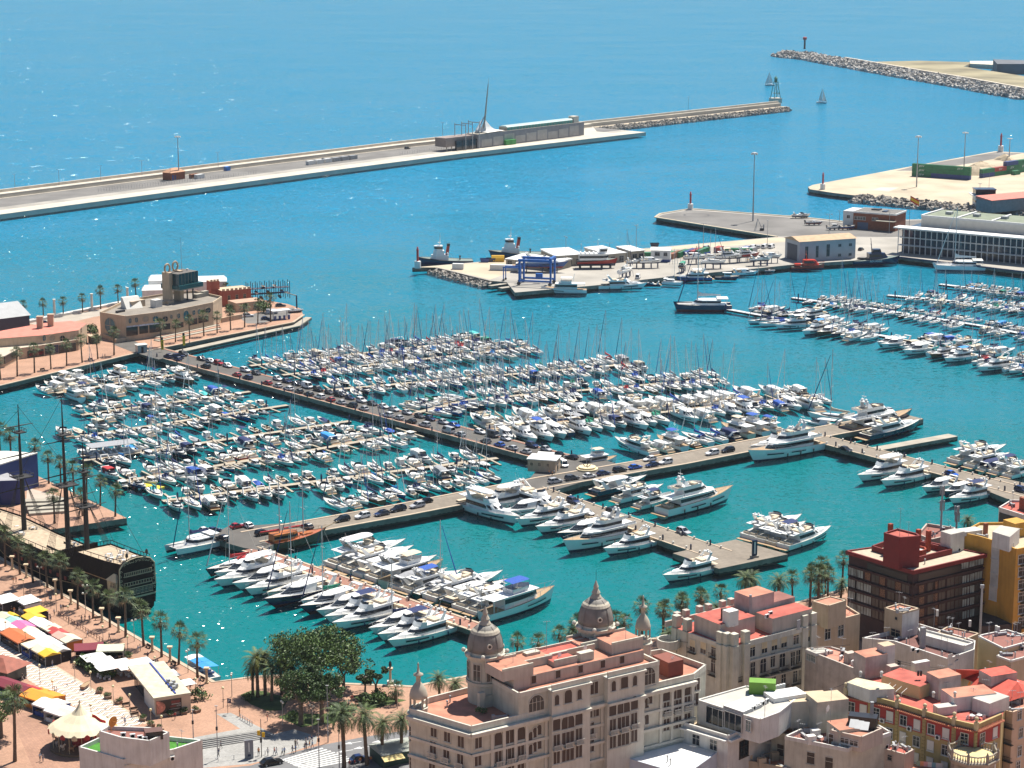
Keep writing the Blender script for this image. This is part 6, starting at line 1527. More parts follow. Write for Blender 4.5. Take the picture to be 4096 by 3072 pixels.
for i,q in enumerate(((1097,690),(1244,660))):
 tt=thing('feather_banner','tall yellow feather banner with black lettering, %s of two'%('left' if i==0 else 'right'),'banner',A5(*q,2 if i==0 else 1.2),R(20),'yellow banners');mb=MB();mb.tube((0,0,0),(0,0,5.6),.05,.03,4);mb.build('pole',blackp,tt)
 mb=MB();mb.box(.05,1.0,-.02,.02,.6,4.3);mb.build('banner_cloth',mat('banner_yellow',(.75,.62,.02),.8),tt);mb=MB();mb.box(.05,.85,-.025,.025,4.3,5.4);mb.build('banner_top',blackp,tt)
 [box_part('lettering_mark',tt,.3,.75,-.03,-.02,1.0+k*.52,1.38+k*.52,blackp)for k in range(6)]
PG1,PG2='palms along the mole promenade','palms along the mole sea wall'
for i,(x,yb,yt)in enumerate(((5,885,745),(120,860,690),(235,835,660),(345,812,662),(455,790,628),(560,766,610),(665,742,600),(775,716,552),(1100,655,490),(1195,627,490),(1290,605,458),(1388,586,440),(1480,566,442),(1570,546,412),(1665,526,382),(1755,507,368),(1845,490,328))):
 palm_px(A5,x,yb,yt+12,'fan palm on the mole promenade, %s from the left edge'%ORD[i],PG1)
for i,(x,yb,yt)in enumerate(((35,500,405),(165,476,362),(298,470,348),(432,448,332),(562,426,308),(685,402,272),(806,378,258),(929,345,214),(1065,320,225),(1405,300,222),(1437,300,215),(1500,320,250),(1540,325,242))):
 palm_px(A5,x,yb,yt+12,'fan palm by the mole sea wall, %s from the left edge'%ORD[i],PG2)
for i,(x,yb,yt)in enumerate(((372,455,382),(627,415,338),(870,372,292))):
 p=A5(x,yb,2);mb=MB();mb.lathe([(.55,0),(.5,6.8),(.7,7),(.7,7.3)],8);o=mb.build('white_pylon',whitewall);o.location=p;tag(o,'slim white pylon by the mole road, %s from left'%ORD[i],'pylon','white pylons')
def leaf_blob(mb,c,r,n,size,rr,m=(0,1),flat=.75):
 for _ in range(n):
  while True:
   v=Vector((rr.uniform(-1,1),rr.uniform(-1,1),rr.uniform(-1,1)))
   if.25<v.length<1:break
  v=v*(.55+.45*rr.random())/max(.5,v.length)if v.length<.6 else v
  p=Vector(c)+Vector((v.x*r,v.y*r,v.z*r*flat))
  d=Vector((rr.uniform(-1,1),rr.uniform(-1,1),rr.uniform(.0,1))).normalized();a=d.orthogonal().normalized()*size*rr.uniform(.6,1.3);b=d.cross(a.normalized())*size*rr.uniform(.4,.8)
  mb.add([p-a,p-b*.8,p+a,p+b],[(0,1,2,3)],rr.choice(m))
ficus=[mat('leaf_green',(.060,.110,.022),.6,.35,.8),mat('leaf_dark',(.032,.062,.015),.6,.35,.8),mat('leaf_olive',(.085,.145,.026),.6,.35,.8)]
woodm=mat('tree_bark',(.15,.115,.085),.95,.25,2)
shrubs=[]
for s in range(3):
 rr=random.Random(s+60);mb=MB()
 for k in range(5):leaf_blob(mb,(rr.uniform(-.5,.5),rr.uniform(-.5,.5),rr.uniform(.35,.8)),.55,60,.13,rr,(0,1,0,2))
 shrubs.append(mb.mesh('foliage',ficus))
stemm=MB();stemm.tube((0,0,0),(0,0,.7),.08,.05,5);stemm=stemm.mesh('stem',woodm)
def shrub(p,s,label,group=None,k=0):
 t=thing('shrub',label,'shrub',p,k*1.3,group,s);put('foliage',shrubs[k%3],t);put('stem',stemm,t);return t
for i,(x,y,s)in enumerate(((610,560,3.2),(650,575,2.6),(1560,420,2.6),(1590,405,2.4),(1770,405,4.2),(1795,425,3.6))):
 shrub(A5(x,y,2),s,'dark green shrub on the mole, %s from left'%ORD[i],'shrubs on the mole',i)
 # ========================== people
skinm,hairm=mat('skin',(.50,.30,.20),.7,.05),mat('hair',(.04,.025,.018),.8,.2)
topm,botm,shoem=mat('person_top',(.5,.5,.5),.85,.05),mat('person_bottom',(.04,.05,.09),.85,.1),mat('shoes',(.03,.025,.02),.7)
def person_mesh(pose):
 w={'stand':(0,0,0),'walk':(.24,-.2,.2),'sit':(0,0,0)}[pose]
 fl,bl,ar=w
 V=[(0,0,.93,.14,.10),(0,0,1.15,.125,.09),(0,-.01,1.36,.155,.10),(0,.0,1.475,.055,.055),(0,.02,1.58,.088,.095),(0,.01,1.69,.075,.085)]
 E=[(0,1),(1,2),(2,3),(3,4),(4,5)]
 for s,f,a in((1,fl,-ar),(-1,bl,ar)):
  b=len(V)
  V+=[(s*.19,0,1.40,.055,.055),(s*.235,a*.4,1.14,.042,.042),(s*.23,a+.06,.92,.032,.032),(s*.23,a+.09,.84,.03,.03)]
  E+=[(2,b),(b,b+1),(b+1,b+2),(b+2,b+3)]
  b=len(V)
  if pose=='sit':
   V+=[(s*.1,.05,.90,.09,.09),(s*.11,.45,.92,.065,.065),(s*.11,.47,.50,.045,.045),(s*.11,.6,.46,.04,.035)]
  else:
   V+=[(s*.095,f*.1,.86,.09,.09),(s*.10,f*.6+.03,.49,.062,.062),(s*.10,f-(.08 if f<0 else 0),.10+(.05 if f<0 else 0),.042,.042),(s*.105,f+.14,.05,.038,.03)]
  E+=[(0,b),(b,b+1),(b+1,b+2),(b+2,b+3)]
 me=bpy.data.meshes.new('tmp');me.from_pydata([v[:3]for v in V],E,[])
 o=bpy.data.objects.new('tmp',me);COL.objects.link(o)
 o.modifiers.new('s','SKIN');sub=o.modifiers.new('b','SUBSURF');sub.levels=1
 for k,v in enumerate(V):me.skin_vertices[0].data[k].radius=v[3:]
 me.skin_vertices[0].data[0].use_root=True
 ev=o.evaluated_get(bpy.context.evaluated_depsgraph_get());out=bpy.data.meshes.new_from_object(ev);bpy.data.objects.remove(o)
 out.materials.clear()
 for m in(skinm,topm,botm,shoem):out.materials.append(m)
 for p in out.polygons:
  c=p.center;z=c.z+(0 if pose!='sit' else 0)
  p.material_index=3 if z<.11 else 2 if z<.96 and abs(c.x)<.185 else 1 if z<1.44 and(abs(c.x)<.2 or z>1.15)else 0
  p.use_smooth=True
 return out
hb_=MB();hb_.sph((0,-.012,1.64),.108,10,6,0,1.0)
hair_me=hb_.mesh('hair',hairm,True)
PEO={k:person_mesh(k)for k in('stand','walk','sit')}
TOPS=[('white',(.7,.7,.7)),('black',(.02,.02,.025)),('red',(.45,.03,.03)),('navy',(.02,.03,.1)),('grey',(.25,.26,.28)),('blue',(.05,.15,.4)),('orange',(.6,.2,.04)),('pale blue',(.3,.45,.6))]
BOTS=[('dark trousers',(.025,.03,.05)),('jeans',(.06,.09,.18)),('beige trousers',(.4,.32,.22)),('white trousers',(.6,.6,.58)),('shorts',(.12,.11,.09))]
TM={n:mat('top_'+n.replace(' ','_'),c,.85,.05)for n,c in TOPS};BM={n:mat('bottom_'+n.replace(' ','_'),c,.85,.05)for n,c in BOTS}
prn=random.Random(21)
def person(p,rz,where,pose=None,group='people on foot',top=None):
 pose=pose or prn.choice(('stand','walk','walk'));a=top or prn.choice(TOPS)[0];b=prn.choice(BOTS)[0]
 t=thing('person','person in %s top and %s, %s'%(a,b,where),'person',p,rz,group,prn.uniform(.94,1.06))
 o=put('body',PEO[pose],t)
 for sl in o.material_slots:
  if sl.material is topm:sl.link='OBJECT';sl.material=TM[a]
  elif sl.material is botm:sl.link='OBJECT';sl.material=BM[b]
 put('hair',hair_me,t)
 if pose=='sit':t.location.z-=.45
 return t
 # ========================== cars
carp=mat('car_paint',(.5,.5,.5),.22,0,spec=.6);tyre=mat('tyre',(.015,.015,.016),.8,.1);lampm=mat('headlamp',(.6,.6,.6),.15,0);tailm=mat('tail_lamp',(.35,.01,.01),.3,0)
def car_proto(L,W,H,van=False,suv=False):
 P=Proto();mb=MB();k=L/4.4;zb=.28;zs=H*(.56 if not van else.5)
 sec=lambda x,w,z0,z1:[(x,-w,z0),(x,-w*1.0,lerp(z0,z1,.5)),(x,-w*.93,z1),(x,w*.93,z1),(x,w,lerp(z0,z1,.5)),(x,w,z0)]
 h=W/2
 mb.loft([sec(-L/2,h*.86,zb+.1,zs-.06),sec(-L/2+.15,h*.96,zb,zs),sec(-L*.2,h,zb,zs+.03),sec(L*.2,h,zb,zs),sec(L/2-.45,h*.96,zb,zs-.12 if not van else zs-.05),sec(L/2,h*.82,zb+.08,zs-.3)],0)
 P.add('body',mb,carp,smooth=False)
 a0,a1,b0,b1=(-L/2+.1,-L/2+.25,L*.42,L*.28)if van else(-L/2+(.12 if suv else.35),-L/2+(.45 if suv else.95),L*.2,L*.02)
 r0=[(a0,-h*.9,zs),(b0,-h*.9,zs),(b0,h*.9,zs),(a0,h*.9,zs)];r1=[(a1,-h*.72,H-.06),(b1,-h*.72,H-.06),(b1,h*.72,H-.06),(a1,h*.72,H-.06)]
 mb=MB();mb.loft([r0,r1],0);gi=P.add('window_glass',mb,glass)
 mb=MB();mb.loft([[(a1-.02,-h*.73,H-.07),(b1+.02,-h*.73,H-.07),(b1+.02,h*.73,H-.07),(a1-.02,h*.73,H-.07)],[(a1+.1,-h*.66,H),(b1-.1,-h*.66,H),(b1-.1,h*.66,H),(a1+.1,h*.66,H)]],0)
 for s in(1,-1):
  for(p,q)in(((a0,s*h*.91,zs),(a1,s*h*.73,H-.06)),((b0,s*h*.91,zs),(b1,s*h*.73,H-.06)),((lerp(a0,b0,.48),s*h*.91,zs),(lerp(a1,b1,.48),s*h*.73,H-.06))):mb.tube(p,q,.05,.05,4)
  if van:mb.add([(a0,s*h*.91,zs),(lerp(a0,b0,.6),s*h*.91,zs),(lerp(a1,b1,.6),s*h*.735,H-.06),(a1,s*h*.735,H-.06)],[(0,1,2,3)])
 P.add('roof',mb,carp)
 wm=MB();wm.tube((0,-.11,0),(0,.11,0),.32,.32,12);wme=wm.mesh('wheel',tyre);rm_=MB();rm_.tube((0,-.12,0),(0,.12,0),.19,.19,8);rme=rm_.mesh('rim',steel_b)
 for x in(-L*.31,L*.31):
  for y in(-h*.93,h*.93):
   i=P.add('wheel',wme,None,loc=(x,y,.32));P.add('rim',rme,None,i)
 for s in(1,-1):
  mb=MB();mb.box(L/2-.14,L/2+.01,s*h*.62-.18,s*h*.62+.18,zs-.36,zs-.22);P.add('headlight',mb,lampm)
  mb=MB();mb.box(-L/2-.01,-L/2+.1,s*h*.7-.12,s*h*.7+.12,zs-.3,zs-.1);P.add('tail_light',mb,tailm)
 return P
CARS={'hatchback':car_proto(4.1,1.78,1.48),'saloon':car_proto(4.6,1.8,1.44),'estate car':car_proto(4.6,1.88,1.68,suv=True),'van':car_proto(5.0,1.95,2.1,van=True)}
CCOL=[('white',(.72,.72,.72),30),('black',(.01,.01,.012),14),('silver',(.42,.43,.45),22),('dark blue',(.012,.025,.09),12),('red',(.34,.015,.02),11),('dark grey',(.06,.062,.07),12),('bright blue',(.02,.10,.45),2)]
CPM={n:mat('paint_'+n.replace(' ','_'),c,.2,0)for n,c,_ in CCOL}
crn=random.Random(5)
def car(p,rz,where,kind=None,col=None,group='parked cars'):
 kind=kind or crn.choices(['hatchback','saloon','estate car','van'],[9,7,7,1])[0];col=col or crn.choices([c[0]for c in CCOL],[c[2]for c in CCOL])[0]
 return CARS[kind].place('parked_'+('van' if kind=='van' else 'car'),'%s %s, %s'%(col,kind,where),'van' if kind=='van' else 'car',p,rz,group,None,{'car_paint':CPM[col]})
def along(pts,s):
 for a,b in zip(pts,pts[1:]):
  L_=(b-a).length
  if s<=L_:return a.lerp(b,s/L_),(b-a)
  s-=L_
 return pts[-1].copy(),pts[-1]-pts[-2]
LP=(car_pier[1]-car_pier[0]).length;dcp=(car_pier[1]-car_pier[0]).normalized();ncp=Vector((-dcp.y,dcp.x,0))
for side,nm in((1,'far'),(-1,'near')):
 s,j=24.,0
 while s<LP-8:
  if crn.random()<(.86 if nm=='far' else.74):
   car(car_pier[0]+dcp*s+ncp*side*3.4+Vector((0,0,.105)),ang(dcp)+(math.pi if side<0 else 0)+R(crn.uniform(-3,3)),'parked on %s side of car pier, %s along'%(nm,ORD[j]));j+=1
  s+=crn.uniform(5.3,6.6)
Z0=Vector((0,0,.02))
for j,(f,x,y,k,c)in enumerate(((B8,770,470,None,'red'),(B8,860,460,None,'white'),(B8,1000,530,'estate car','black'),(B8,1390,470,None,'dark grey'),(B8,570,505,'hatchback','dark blue'),(B8,640,580,'estate car','black'),(B8,490,505,'hatchback','white'))):
 car(f(x,y,PZ)+Z0,R(40+90*(j%2)),'on parking quay at the pier corner, number %s from left'%ORD[j],k,c)
for j,(x,y,k,c)in enumerate(((1700,410,'estate car','black'),(1880,380,'estate car','white'),(2050,355,'saloon','dark blue'),(2190,320,'estate car','black'))):
 car(B8(x,y,PZ)+Z0,R(218),'on left arm of middle pier, %s from the parking quay'%ORD[j],k,c)
for j,(x,y,k,c)in enumerate(((60,525,'saloon','dark grey'),(190,490,'estate car','dark blue'),(340,462,'estate car','silver'),(410,425,'hatchback','black'))):
 car(C5(x,y,PZ)+Z0,R(218),'on middle pier left of the two tall yachts, %s'%ORD[j],k,c)
for j,(x,y,k,c)in enumerate(((1450,265,'estate car','silver'),(1585,240,'estate car','dark grey'),(1725,222,'hatchback','white'),(1840,200,'saloon','dark blue'),(1970,175,'estate car','black'),(2095,150,'saloon','bright blue'),(1510,130,'van','white'),(1465,45,'saloon','black'),(1580,70,'saloon','black'))):
 car(C5(x,y,PZ)+Z0,R(34)if j<6 else R(-70 if j==6 else 140),'around the pier square, %s by distance from the booth'%ORD[j],k,c)
for j,(x,y,k,c)in enumerate(((465,1030,'saloon','white'),(485,1085,'saloon','dark blue'),(612,1060,'estate car','white'),(1045,975,'estate car','white'),(1190,950,'estate car','black'))):
 car(C4(x,y,PZ)+Z0,R(214),'on right arm of middle pier, %s from the square'%ORD[j],k,c)
for j,(f,x,y,k,c)in enumerate(((C5,1280,400,'estate car','black'),(C5,1595,425,'estate car','dark blue'),(C5,1715,520,'hatchback','white'),(C5,1915,515,'estate car','black'),(C5,1885,570,'van','white'),(C6,425,425,'estate car','silver'))):
 car(f(x,y,PZ)+Z0,R(-52),'on branch pier, %s from the pier square'%ORD[j],k,c)
for j,(x,y,k,c)in enumerate(((360,388,'saloon','black'),(900,512,'saloon','bright blue'),(1258,596,'estate car','dark blue'),(520,195,'estate car','black'),(545,192,'hatchback','black'),(570,188,'estate car','silver'))):
 car(C7(x,y,PZ)+Z0,R(-52 if j<3 else 120),'%s, %s car'%('on right pier' if j<3 else 'on the middle pier end square',ORD[j%3]),k,c)
for j,(x,y,k,c)in enumerate(((1690,455,'estate car','white'),(1810,475,'hatchback','dark blue'),(1850,435,'van','silver'),(1910,385,'saloon','dark grey'),(1215,735,'estate car','dark blue'),(310,505,'saloon','dark blue'))):
 car(A5(x,y,2)+Z0,R(15),'on the mole, %s in order from the tip'%ORD[j],k,c)
for j,(f,x,y,k,c)in enumerate(((A6,2055,570,'van','white'),(A7,1080,540,'van','white'),(A7,1030,540,'van','white'),(A7,945,545,'van','white'),(A7,985,540,'hatchback','silver'),(A7,1740,555,'saloon','black'),(A7,600,550,'van','silver'))):
 car(f(x,y,2)+Z0,R(60 if j else 80),'in the shipyard, %s vehicle from the right wall'%ORD[j],k,c)
for j,(x,y)in enumerate(((700,346),(742,341),(560,356),(880,322))):
 p=G(x*1.8517,y*1.8517,2.6);car(p+Z0,R(50),'on the long breakwater, %s of four'%ORD[j])
loc,rz,L_,D_=site(C3(1255,1560,PZ),C3(1470,1590,PZ),C3(1300,1480,PZ))
t=thing('pier_booth','beige pier office with white roof on the pier square','kiosk',loc,R(-15));box_part('wall',t,0,8.5,0,6,0,3.6,beige);box_part('roof',t,-.3,8.8,-.3,6.3,3.6,3.9,white_c);mb=MB();mb.loft([[(2,1.5,3.9),(7,1.5,3.9),(7,5,3.9),(2,5,3.9)],[(2,4.5,5),(7,4.5,5),(7,5,5),(2,5,5)]],0);mb.build('roof_light',white_c,t)
for x in(1.2,3.6,6.2):disc(t,(x,0,2.3),0,.4,.5,glass,beige)
box_part('door',t,8.5,8.56,2,3.2,0,2.3,glass)
t=thing('anchor_monument','dark ship anchor on a round cream plinth in the pier square','monument',C3(1840,1545,PZ));mb=MB();mb.lathe([(3.2,0),(3.2,.5),(2.6,.5),(2.6,1.0)],18);mb.build('plinth',mat('cream_plinth',(.7,.58,.36),.8),t)
mb=MB();mb.tube((-.2,0,1.0),(1.0,0,3.8),.14,.12,6);mb.tube((.7,-.8,3.2),(.7,.8,3.2),.1,.1,5);mb.path([(-1.2,0,1.7),(-.8,0,1.1),(-.2,0,1.0),(.4,0,1.05),(1.0,0,1.5)],.13);mb.build('anchor',blackp,t)
t=thing('sign_totem','tall dark blue sign totem on the branch pier end square','sign',C6(784,545,PZ),R(20));box_part('base',t,-1,1,-.6,.6,0,.5,concrete);box_part('panel',t,-.7,.7,-.2,.2,.5,4.6,navy);box_part('white_strip',t,-.2,.2,-.23,-.2,1,4.2,letw)
pedm=MB();pedm.box(-.22,.22,-.22,.22,0,1.1);pedm.lathe([(.24,1.1),(.24,1.25),(.05,1.45)],6);pedm=pedm.mesh('service_pedestal',navy)
bolm=MB();bolm.lathe([(.2,0),(.18,.45),(.3,.5),(.3,.65),(.1,.72)],8);bolm=bolm.mesh('bollard',whitewall)
def row_small(me,name,pts,off,step,label,cat,group,s0=3.):
 tot=sum((b-a).length for a,b in zip(pts,pts[1:]));s,j=s0,0
 while s<tot:
  p,d=along(pts,s);d=d.normalized();q=p+Vector((-d.y,d.x,0))*off
  o=put(name,me,None,q+Vector((0,0,.12)));tag(o,label%ORD[min(j,len(ORD)-1)],cat,group);s+=step;j+=1
for pts,off,l in((red_pier,1.8,'far edge of red-paved pier'),(red_pier,-1.8,'near edge of red-paved pier'),(branch_pier,3.7,'far edge of branch pier'),(branch_pier,-3.7,'near edge of branch pier'),(right_pier,3.6,'far edge of right pier'),(right_pier,-3.6,'near edge of right pier')):
 row_small(bolm,'bollard',pts,off,5.2,'white mooring bollard, %s along the '+l,'bollard','pier bollards')
 row_small(pedm,'service_pedestal',pts,off*.93,11,'dark blue service pedestal, %s along the '+l,'pedestal','pier pedestals',6)
for off,l in((5.7,'far'),(-5.7,'near')):row_small(pedm,'service_pedestal',car_pier,off,13,'dark blue service pedestal, %s along %s edge of car pier'%('%s',l),'pedestal','pier pedestals',20)
# ========================== promenade surfaces
def wave_material():
 m=bpy.data.materials.new('wave_mosaic');m.use_nodes=True;nt=m.node_tree;b=nt.nodes['Principled BSDF'];N,L=nt.nodes.new,nt.links.new
 geo=N('ShaderNodeNewGeometry');mp=N('ShaderNodeMapping');mp.inputs['Rotation'].default_value=(0,0,R(48));L(geo.outputs['Position'],mp.inputs['Vector'])
 sp=N('ShaderNodeSeparateXYZ');L(mp.outputs[0],sp.inputs[0])
 def mth(op,a,b_=None,c=None):
  q=N('ShaderNodeMath');q.operation=op
  for i,v in enumerate((a,b_,c)):
   if v is None:continue
   if isinstance(v,(int,float)):q.inputs[i].default_value=v
   else:L(v,q.inputs[i])
  return q.outputs[0]
 s=mth('SINE',mth('MULTIPLY',sp.outputs['Y'],2.6));ph=mth('ADD',mth('MULTIPLY',sp.outputs['X'],.62),mth('MULTIPLY',s,.20));fr=mth('FRACT',ph)
 rp=N('ShaderNodeValToRGB');rp.color_ramp.interpolation='CONSTANT'
 e=rp.color_ramp.elements;e[0].position=0;e[0].color=(.70,.64,.55,1);e[1].position=.42;e[1].color=(.045,.05,.06,1)
 q=e.new(.60);q.color=(.70,.64,.55,1);q=e.new(.72);q.color=(.46,.25,.17,1)
 L(fr,rp.inputs['Fac']);L(rp.outputs['Color'],b.inputs['Base Color']);b.inputs['Roughness'].default_value=.6
 return m
def sheet(name,pts,z,m):
 mb=MB();mb.prism(pts,z-.1,z);return struct(name,mb,m)
sheet('wave_mosaic_walk',[B2(*q,2)for q in((-80,500),(60,560),(330,700),(700,930),(1255,1275),(1010,1320),(640,1130),(330,955),(130,830),(-80,690))],2.01,wave_material())
palestone=mat('pale_stone_band',(.46,.36,.26),.8,.1,.5)
sheet('pale_stone_band',[B2(*q,2)for q in((-80,480),(60,545),(330,685),(700,915),(1275,1270),(1255,1275),(700,930),(330,700),(60,560),(-80,500))],2.014,palestone)
sheet('plaza_paving',[B2(*q,2)for q in((-50,1180),(340,1180),(640,1150),(1050,1330),(1000,1659),(300,1700),(130,1300))],2.006,tile_material('rose_paving',(.36,.20,.135),(.27,.16,.11),1.2))
lowgrey=tile_material('grey_stone_paving',(.33,.325,.31),(.27,.265,.25),1.0)
sheet('grey_paving',[B3(*q,2)for q in((150,1160),(550,1085),(350,960),(470,950),(830,1130),(1000,1090),(1200,1150),(1190,1210),(900,1310),(640,1380),(180,1420))],2.012,lowgrey)
for k in range(5):
 a,b=B3(190+k*10,1185+k*15,2),B3(740+k*20,1105+k*11,2);d=(b-a).xy.normalized();n=Vector((d.y,-d.x))
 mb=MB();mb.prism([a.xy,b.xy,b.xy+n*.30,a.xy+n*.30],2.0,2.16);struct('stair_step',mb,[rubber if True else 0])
 mb=MB();mb.prism([a.xy+n*.32,b.xy+n*.32,b.xy+n*.66,a.xy+n*.66],2.0,2.2);struct('stair_tread',mb,[lowgrey])
roadm=mat('road_asphalt',(.15,.15,.155),.9,.15,.3)
sheet('road',[B3(*q,2)for q in((180,1440),(640,1395),(900,1310),(1200,1230),(1560,1160),(2000,1090),(2300,1120),(2300,1500),(100,1500))],2.016,roadm)
roadw=mat('road_paint',(.62,.62,.60),.8,.12,2)
for i in range(9):
 x0,y0=905+i*0,1330
 a=B3(900+i*22,1345+i*10,2);b=B3(1240+i*34,1245+i*12,2)
 d=(b-a).xy.normalized();n=Vector((d.y,-d.x));sheet('crossing_stripe',[a.xy,b.xy,b.xy+n*.5,a.xy+n*.5],2.022,roadw)
for q0,q1 in(((1420,1215),(1570,1190)),((1505,1255),(1660,1225)),((1360,1285),(1500,1260)),((1660,1200),(1900,1165)),((1000,1395),(1100,1375))):
 a,b=B3(*q0,2),B3(*q1,2);d=(b-a).xy.normalized();n=Vector((d.y,-d.x));sheet('road_line',[a.xy,b.xy,b.xy+n*.2,a.xy+n*.2],2.022,roadw)
 sheet('road_arrow',[a.xy,a.xy+d*1.6+n*.7,a.xy+d*1.6-n*.5],2.026,roadw)
grass=mat('lawn',(.055,.085,.02),.95,.35,.5,detail=6)
for q in(((550,800),(650,760),(760,770),(960,830),(900,930),(780,935),(640,880)),((865,985),(960,955),(1300,960),(1500,940),(1330,1040),(1060,1070)),((1500,810),(1640,790),(1950,845),(1760,895),(1620,930))):
 sheet('lawn',[B3(*p,2)for p in q],2.03,grass)
 for a,b in zip(q,q[1:]+q[:1]):
  pass
car(B3(815,1385,2.02),R(28),'driving at the zebra crossing','saloon','black');car(B3(1560,1360,2.02),R(24),'driving beside the date palms','hatchback','dark blue')
# ========================== the galleon
fo,mi_,mz=B1(205,1145,8),B1(505,1290,8),B1(672,1345,8)
ax=(fo-mz).xy.normalized();ga=ang(ax)
t=thing('galleon','black wooden three-masted galleon with ornate stern beside the promenade','sailing ship',(mi_.x,mi_.y,0),ga)
gb,go,gdk=mat('galleon_black',(.014,.010,.008),.75,.35,1.2,spec=.12),mat('galleon_ochre',(.30,.20,.09),.7,.2),mat('galleon_deck',(.42,.33,.23),.85,.2,1)
gcr=mat('galleon_cream',(.42,.36,.24),.8,.15,1)
xm=(mz.xy-mi_.xy).dot(ax);xf=(fo.xy-mi_.xy).dot(ax);xs=xm-22.5;xb=xf+17
st=[(xs,4.8,12.5),(xs+6,5.2,12.0),(xm-3,5.8,11.5),(xm+4,6.1,9.2),(0,6.3,8.3),(xf-8,6.2,8.2),(xf,5.6,8.8),(xf+8,3.8,10),(xb,.4,11)]
mb=MB();rings=[]
for x,w,z in st:
 rings.append([(x,w*.86,z),(x,w*.95,z*.62),(x,w*1.05,z*.3),(x,w*.98,.3),(x,w*.4,-2),(x,-w*.4,-2),(x,-w*.98,.3),(x,-w*1.05,z*.3),(x,-w*.95,z*.62),(x,-w*.86,z)])
for a,b in zip(rings,rings[1:]):
 for k in range(9):mb.add([a[k],b[k],b[k+1],a[k+1]],[(0,1,2,3)],0)
mb.add(rings[0],[tuple(range(10))],0);hu=mb.build('hull',[gb],t)
for k,f in((1,.62),(2,.3)):
 for s in(1,-1):
  mb=MB()
  for(x,w,z),(x2,w2,z2)in zip(st,st[1:]):
   ww=(.95,1.05)[k-1];mb.add([(x,s*(w*ww+.06),z*f),(x2,s*(w2*ww+.06),z2*f),(x2,s*(w2*ww+.06),z2*f+.22),(x,s*(w*ww+.06),z*f+.22)],[(0,1,2,3)])
  mb.build('wale',go,hu)
for i in range(12):
 for s in(1,-1):box_part('gun_port',hu,xs+8+i*3.6,xs+9+i*3.6,s*6.2-.12,s*6.2+.12,3.6,4.5,mat('port_red',(.2,.03,.02),.7))
decks=((st[0],st[2],-1.0,'quarter_deck'),(st[2],st[4],-.9,'main_deck'),(st[4],st[8],-1.0,'fore_deck'))
for i0,i1,nm,dz in((0,2,'quarter_deck',-.35),(2,5,'main_deck',-.4),(5,8,'fore_deck',-.4)):
 mb=MB();zz=[st[k][2]+dz for k in range(i0,i1+1)]
 for(x,w,z),(x2,w2,z2)in zip(st[i0:i1+1],st[i0+1:i1+1]):mb.add([(x,-w*.85,z+dz),(x2,-w2*.85,z2+dz),(x2,w2*.85,z2+dz),(x,w*.85,z+dz)],[(0,1,2,3)])
 mb.build(nm,gdk,t)
box_part('hatch_opening',t,-1,6.5,-2.2,2.2,7.2,7.42,blackp)
for a,b in((-1,6.5),):
 for s in(1,-1):box_part('deck_rail',t,a,b,s*2.4-.06,s*2.4+.06,7.4,8.3,gb)
box_part('break_bulkhead',t,xm+3.4,xm+3.7,-5,5,8.2,10.4,gb)
for s in(1,-1):
 mb=MB()
 for(x,w,z),(x2,w2,z2)in zip(st,st[1:]):
  mb.tube((x,s*w*.84,z+.9),(x2,s*w2*.84,z2+.9),.09,.09,4)
  for f in(0,.25,.5,.75):mb.tube((lerp(x,x2,f),s*lerp(w,w2,f)*.84,lerp(z,z2,f)),(lerp(x,x2,f),s*lerp(w,w2,f)*.84,lerp(z,z2,f)+.9),.06,.06,4)
 mb.build('bulwark_rail',gb,t)
tabm=MB();tabm.lathe([(.06,0),(.06,.7),(.55,.72),(.55,.78)],8)
for dx_,dy_ in((-.9,0),(.9,0),(0,.9)):tabm.box(dx_-.22,dx_+.22,dy_-.22,dy_+.22,0,.45);tabm.box(dx_-.22,dx_+.22,dy_-.22,dy_-.17,.45,.85)
tabm=tabm.mesh('deck_table',white_c)
for i,(x,y)in enumerate(((xs+3,1.5),(xs+4,-2),(xs+6.5,2.6),(xs+7,0),(xs+9.5,-2.6),(xs+9.5,1.6),(xm+1,3),(xf-3,2.5),(xf-1,-2),(xf+3,.5))):
 zz=11.7 if x<xm+3 else 8.1
 p=Vector(t.location)+Matrix.Rotation(ga,3,'Z')@Vector((x,y,zz));o=put('cafe_table',tabm,None,p,i*.8);tag(o,'white cafe table with chairs on galleon deck, %s from the stern'%ORD[i],'table','tables on the galleon')
sg=bpy.data.objects.new('stern_gallery',None);COL.objects.link(sg);sg.parent=t;sg.location=(xs-.1,0,0);sg.scale=(1,1.1,1.0)
mb=MB();out=[(-4.4,1.5),(4.4,1.5),(4.7,6),(4.5,11.5),(3.4,12.9),(1.6,13.5),(0,13.7),(-1.6,13.5),(-3.4,12.9),(-4.5,11.5),(-4.7,6)]
mb.loft([[(0,y,z)for y,z in out],[(-.5,y,z)for y,z in out]],0);mb.build('transom_board',gb,sg)
mb=MB();arch=[(4.55,6),(4.4,11.4),(3.3,12.8),(1.6,13.35),(0,13.55),(-1.6,13.35),(-3.3,12.8),(-4.4,11.4),(-4.55,6)]
mb.path([(-.55,y,z)for y,z in arch],.16,6);mb.build('gilded_border',gcr,sg)
rr=random.Random(4)
for i in range(24):
 if i<12:y=-3.6+i*.65;z=11.9+.9*(1-(y/4.2)**2)
 else:s=1 if i%2 else-1;y=s*4.1;z=5.4+(i-12)//2*1.05
 mb=MB();pts=[(-.58,y+(.08+.05*k)*math.cos(k*.9+i),z+(.08+.05*k)*math.sin(k*.9+i))for k in range(7)];mb.path(pts,.07,4);mb.build('scroll',gcr,sg)
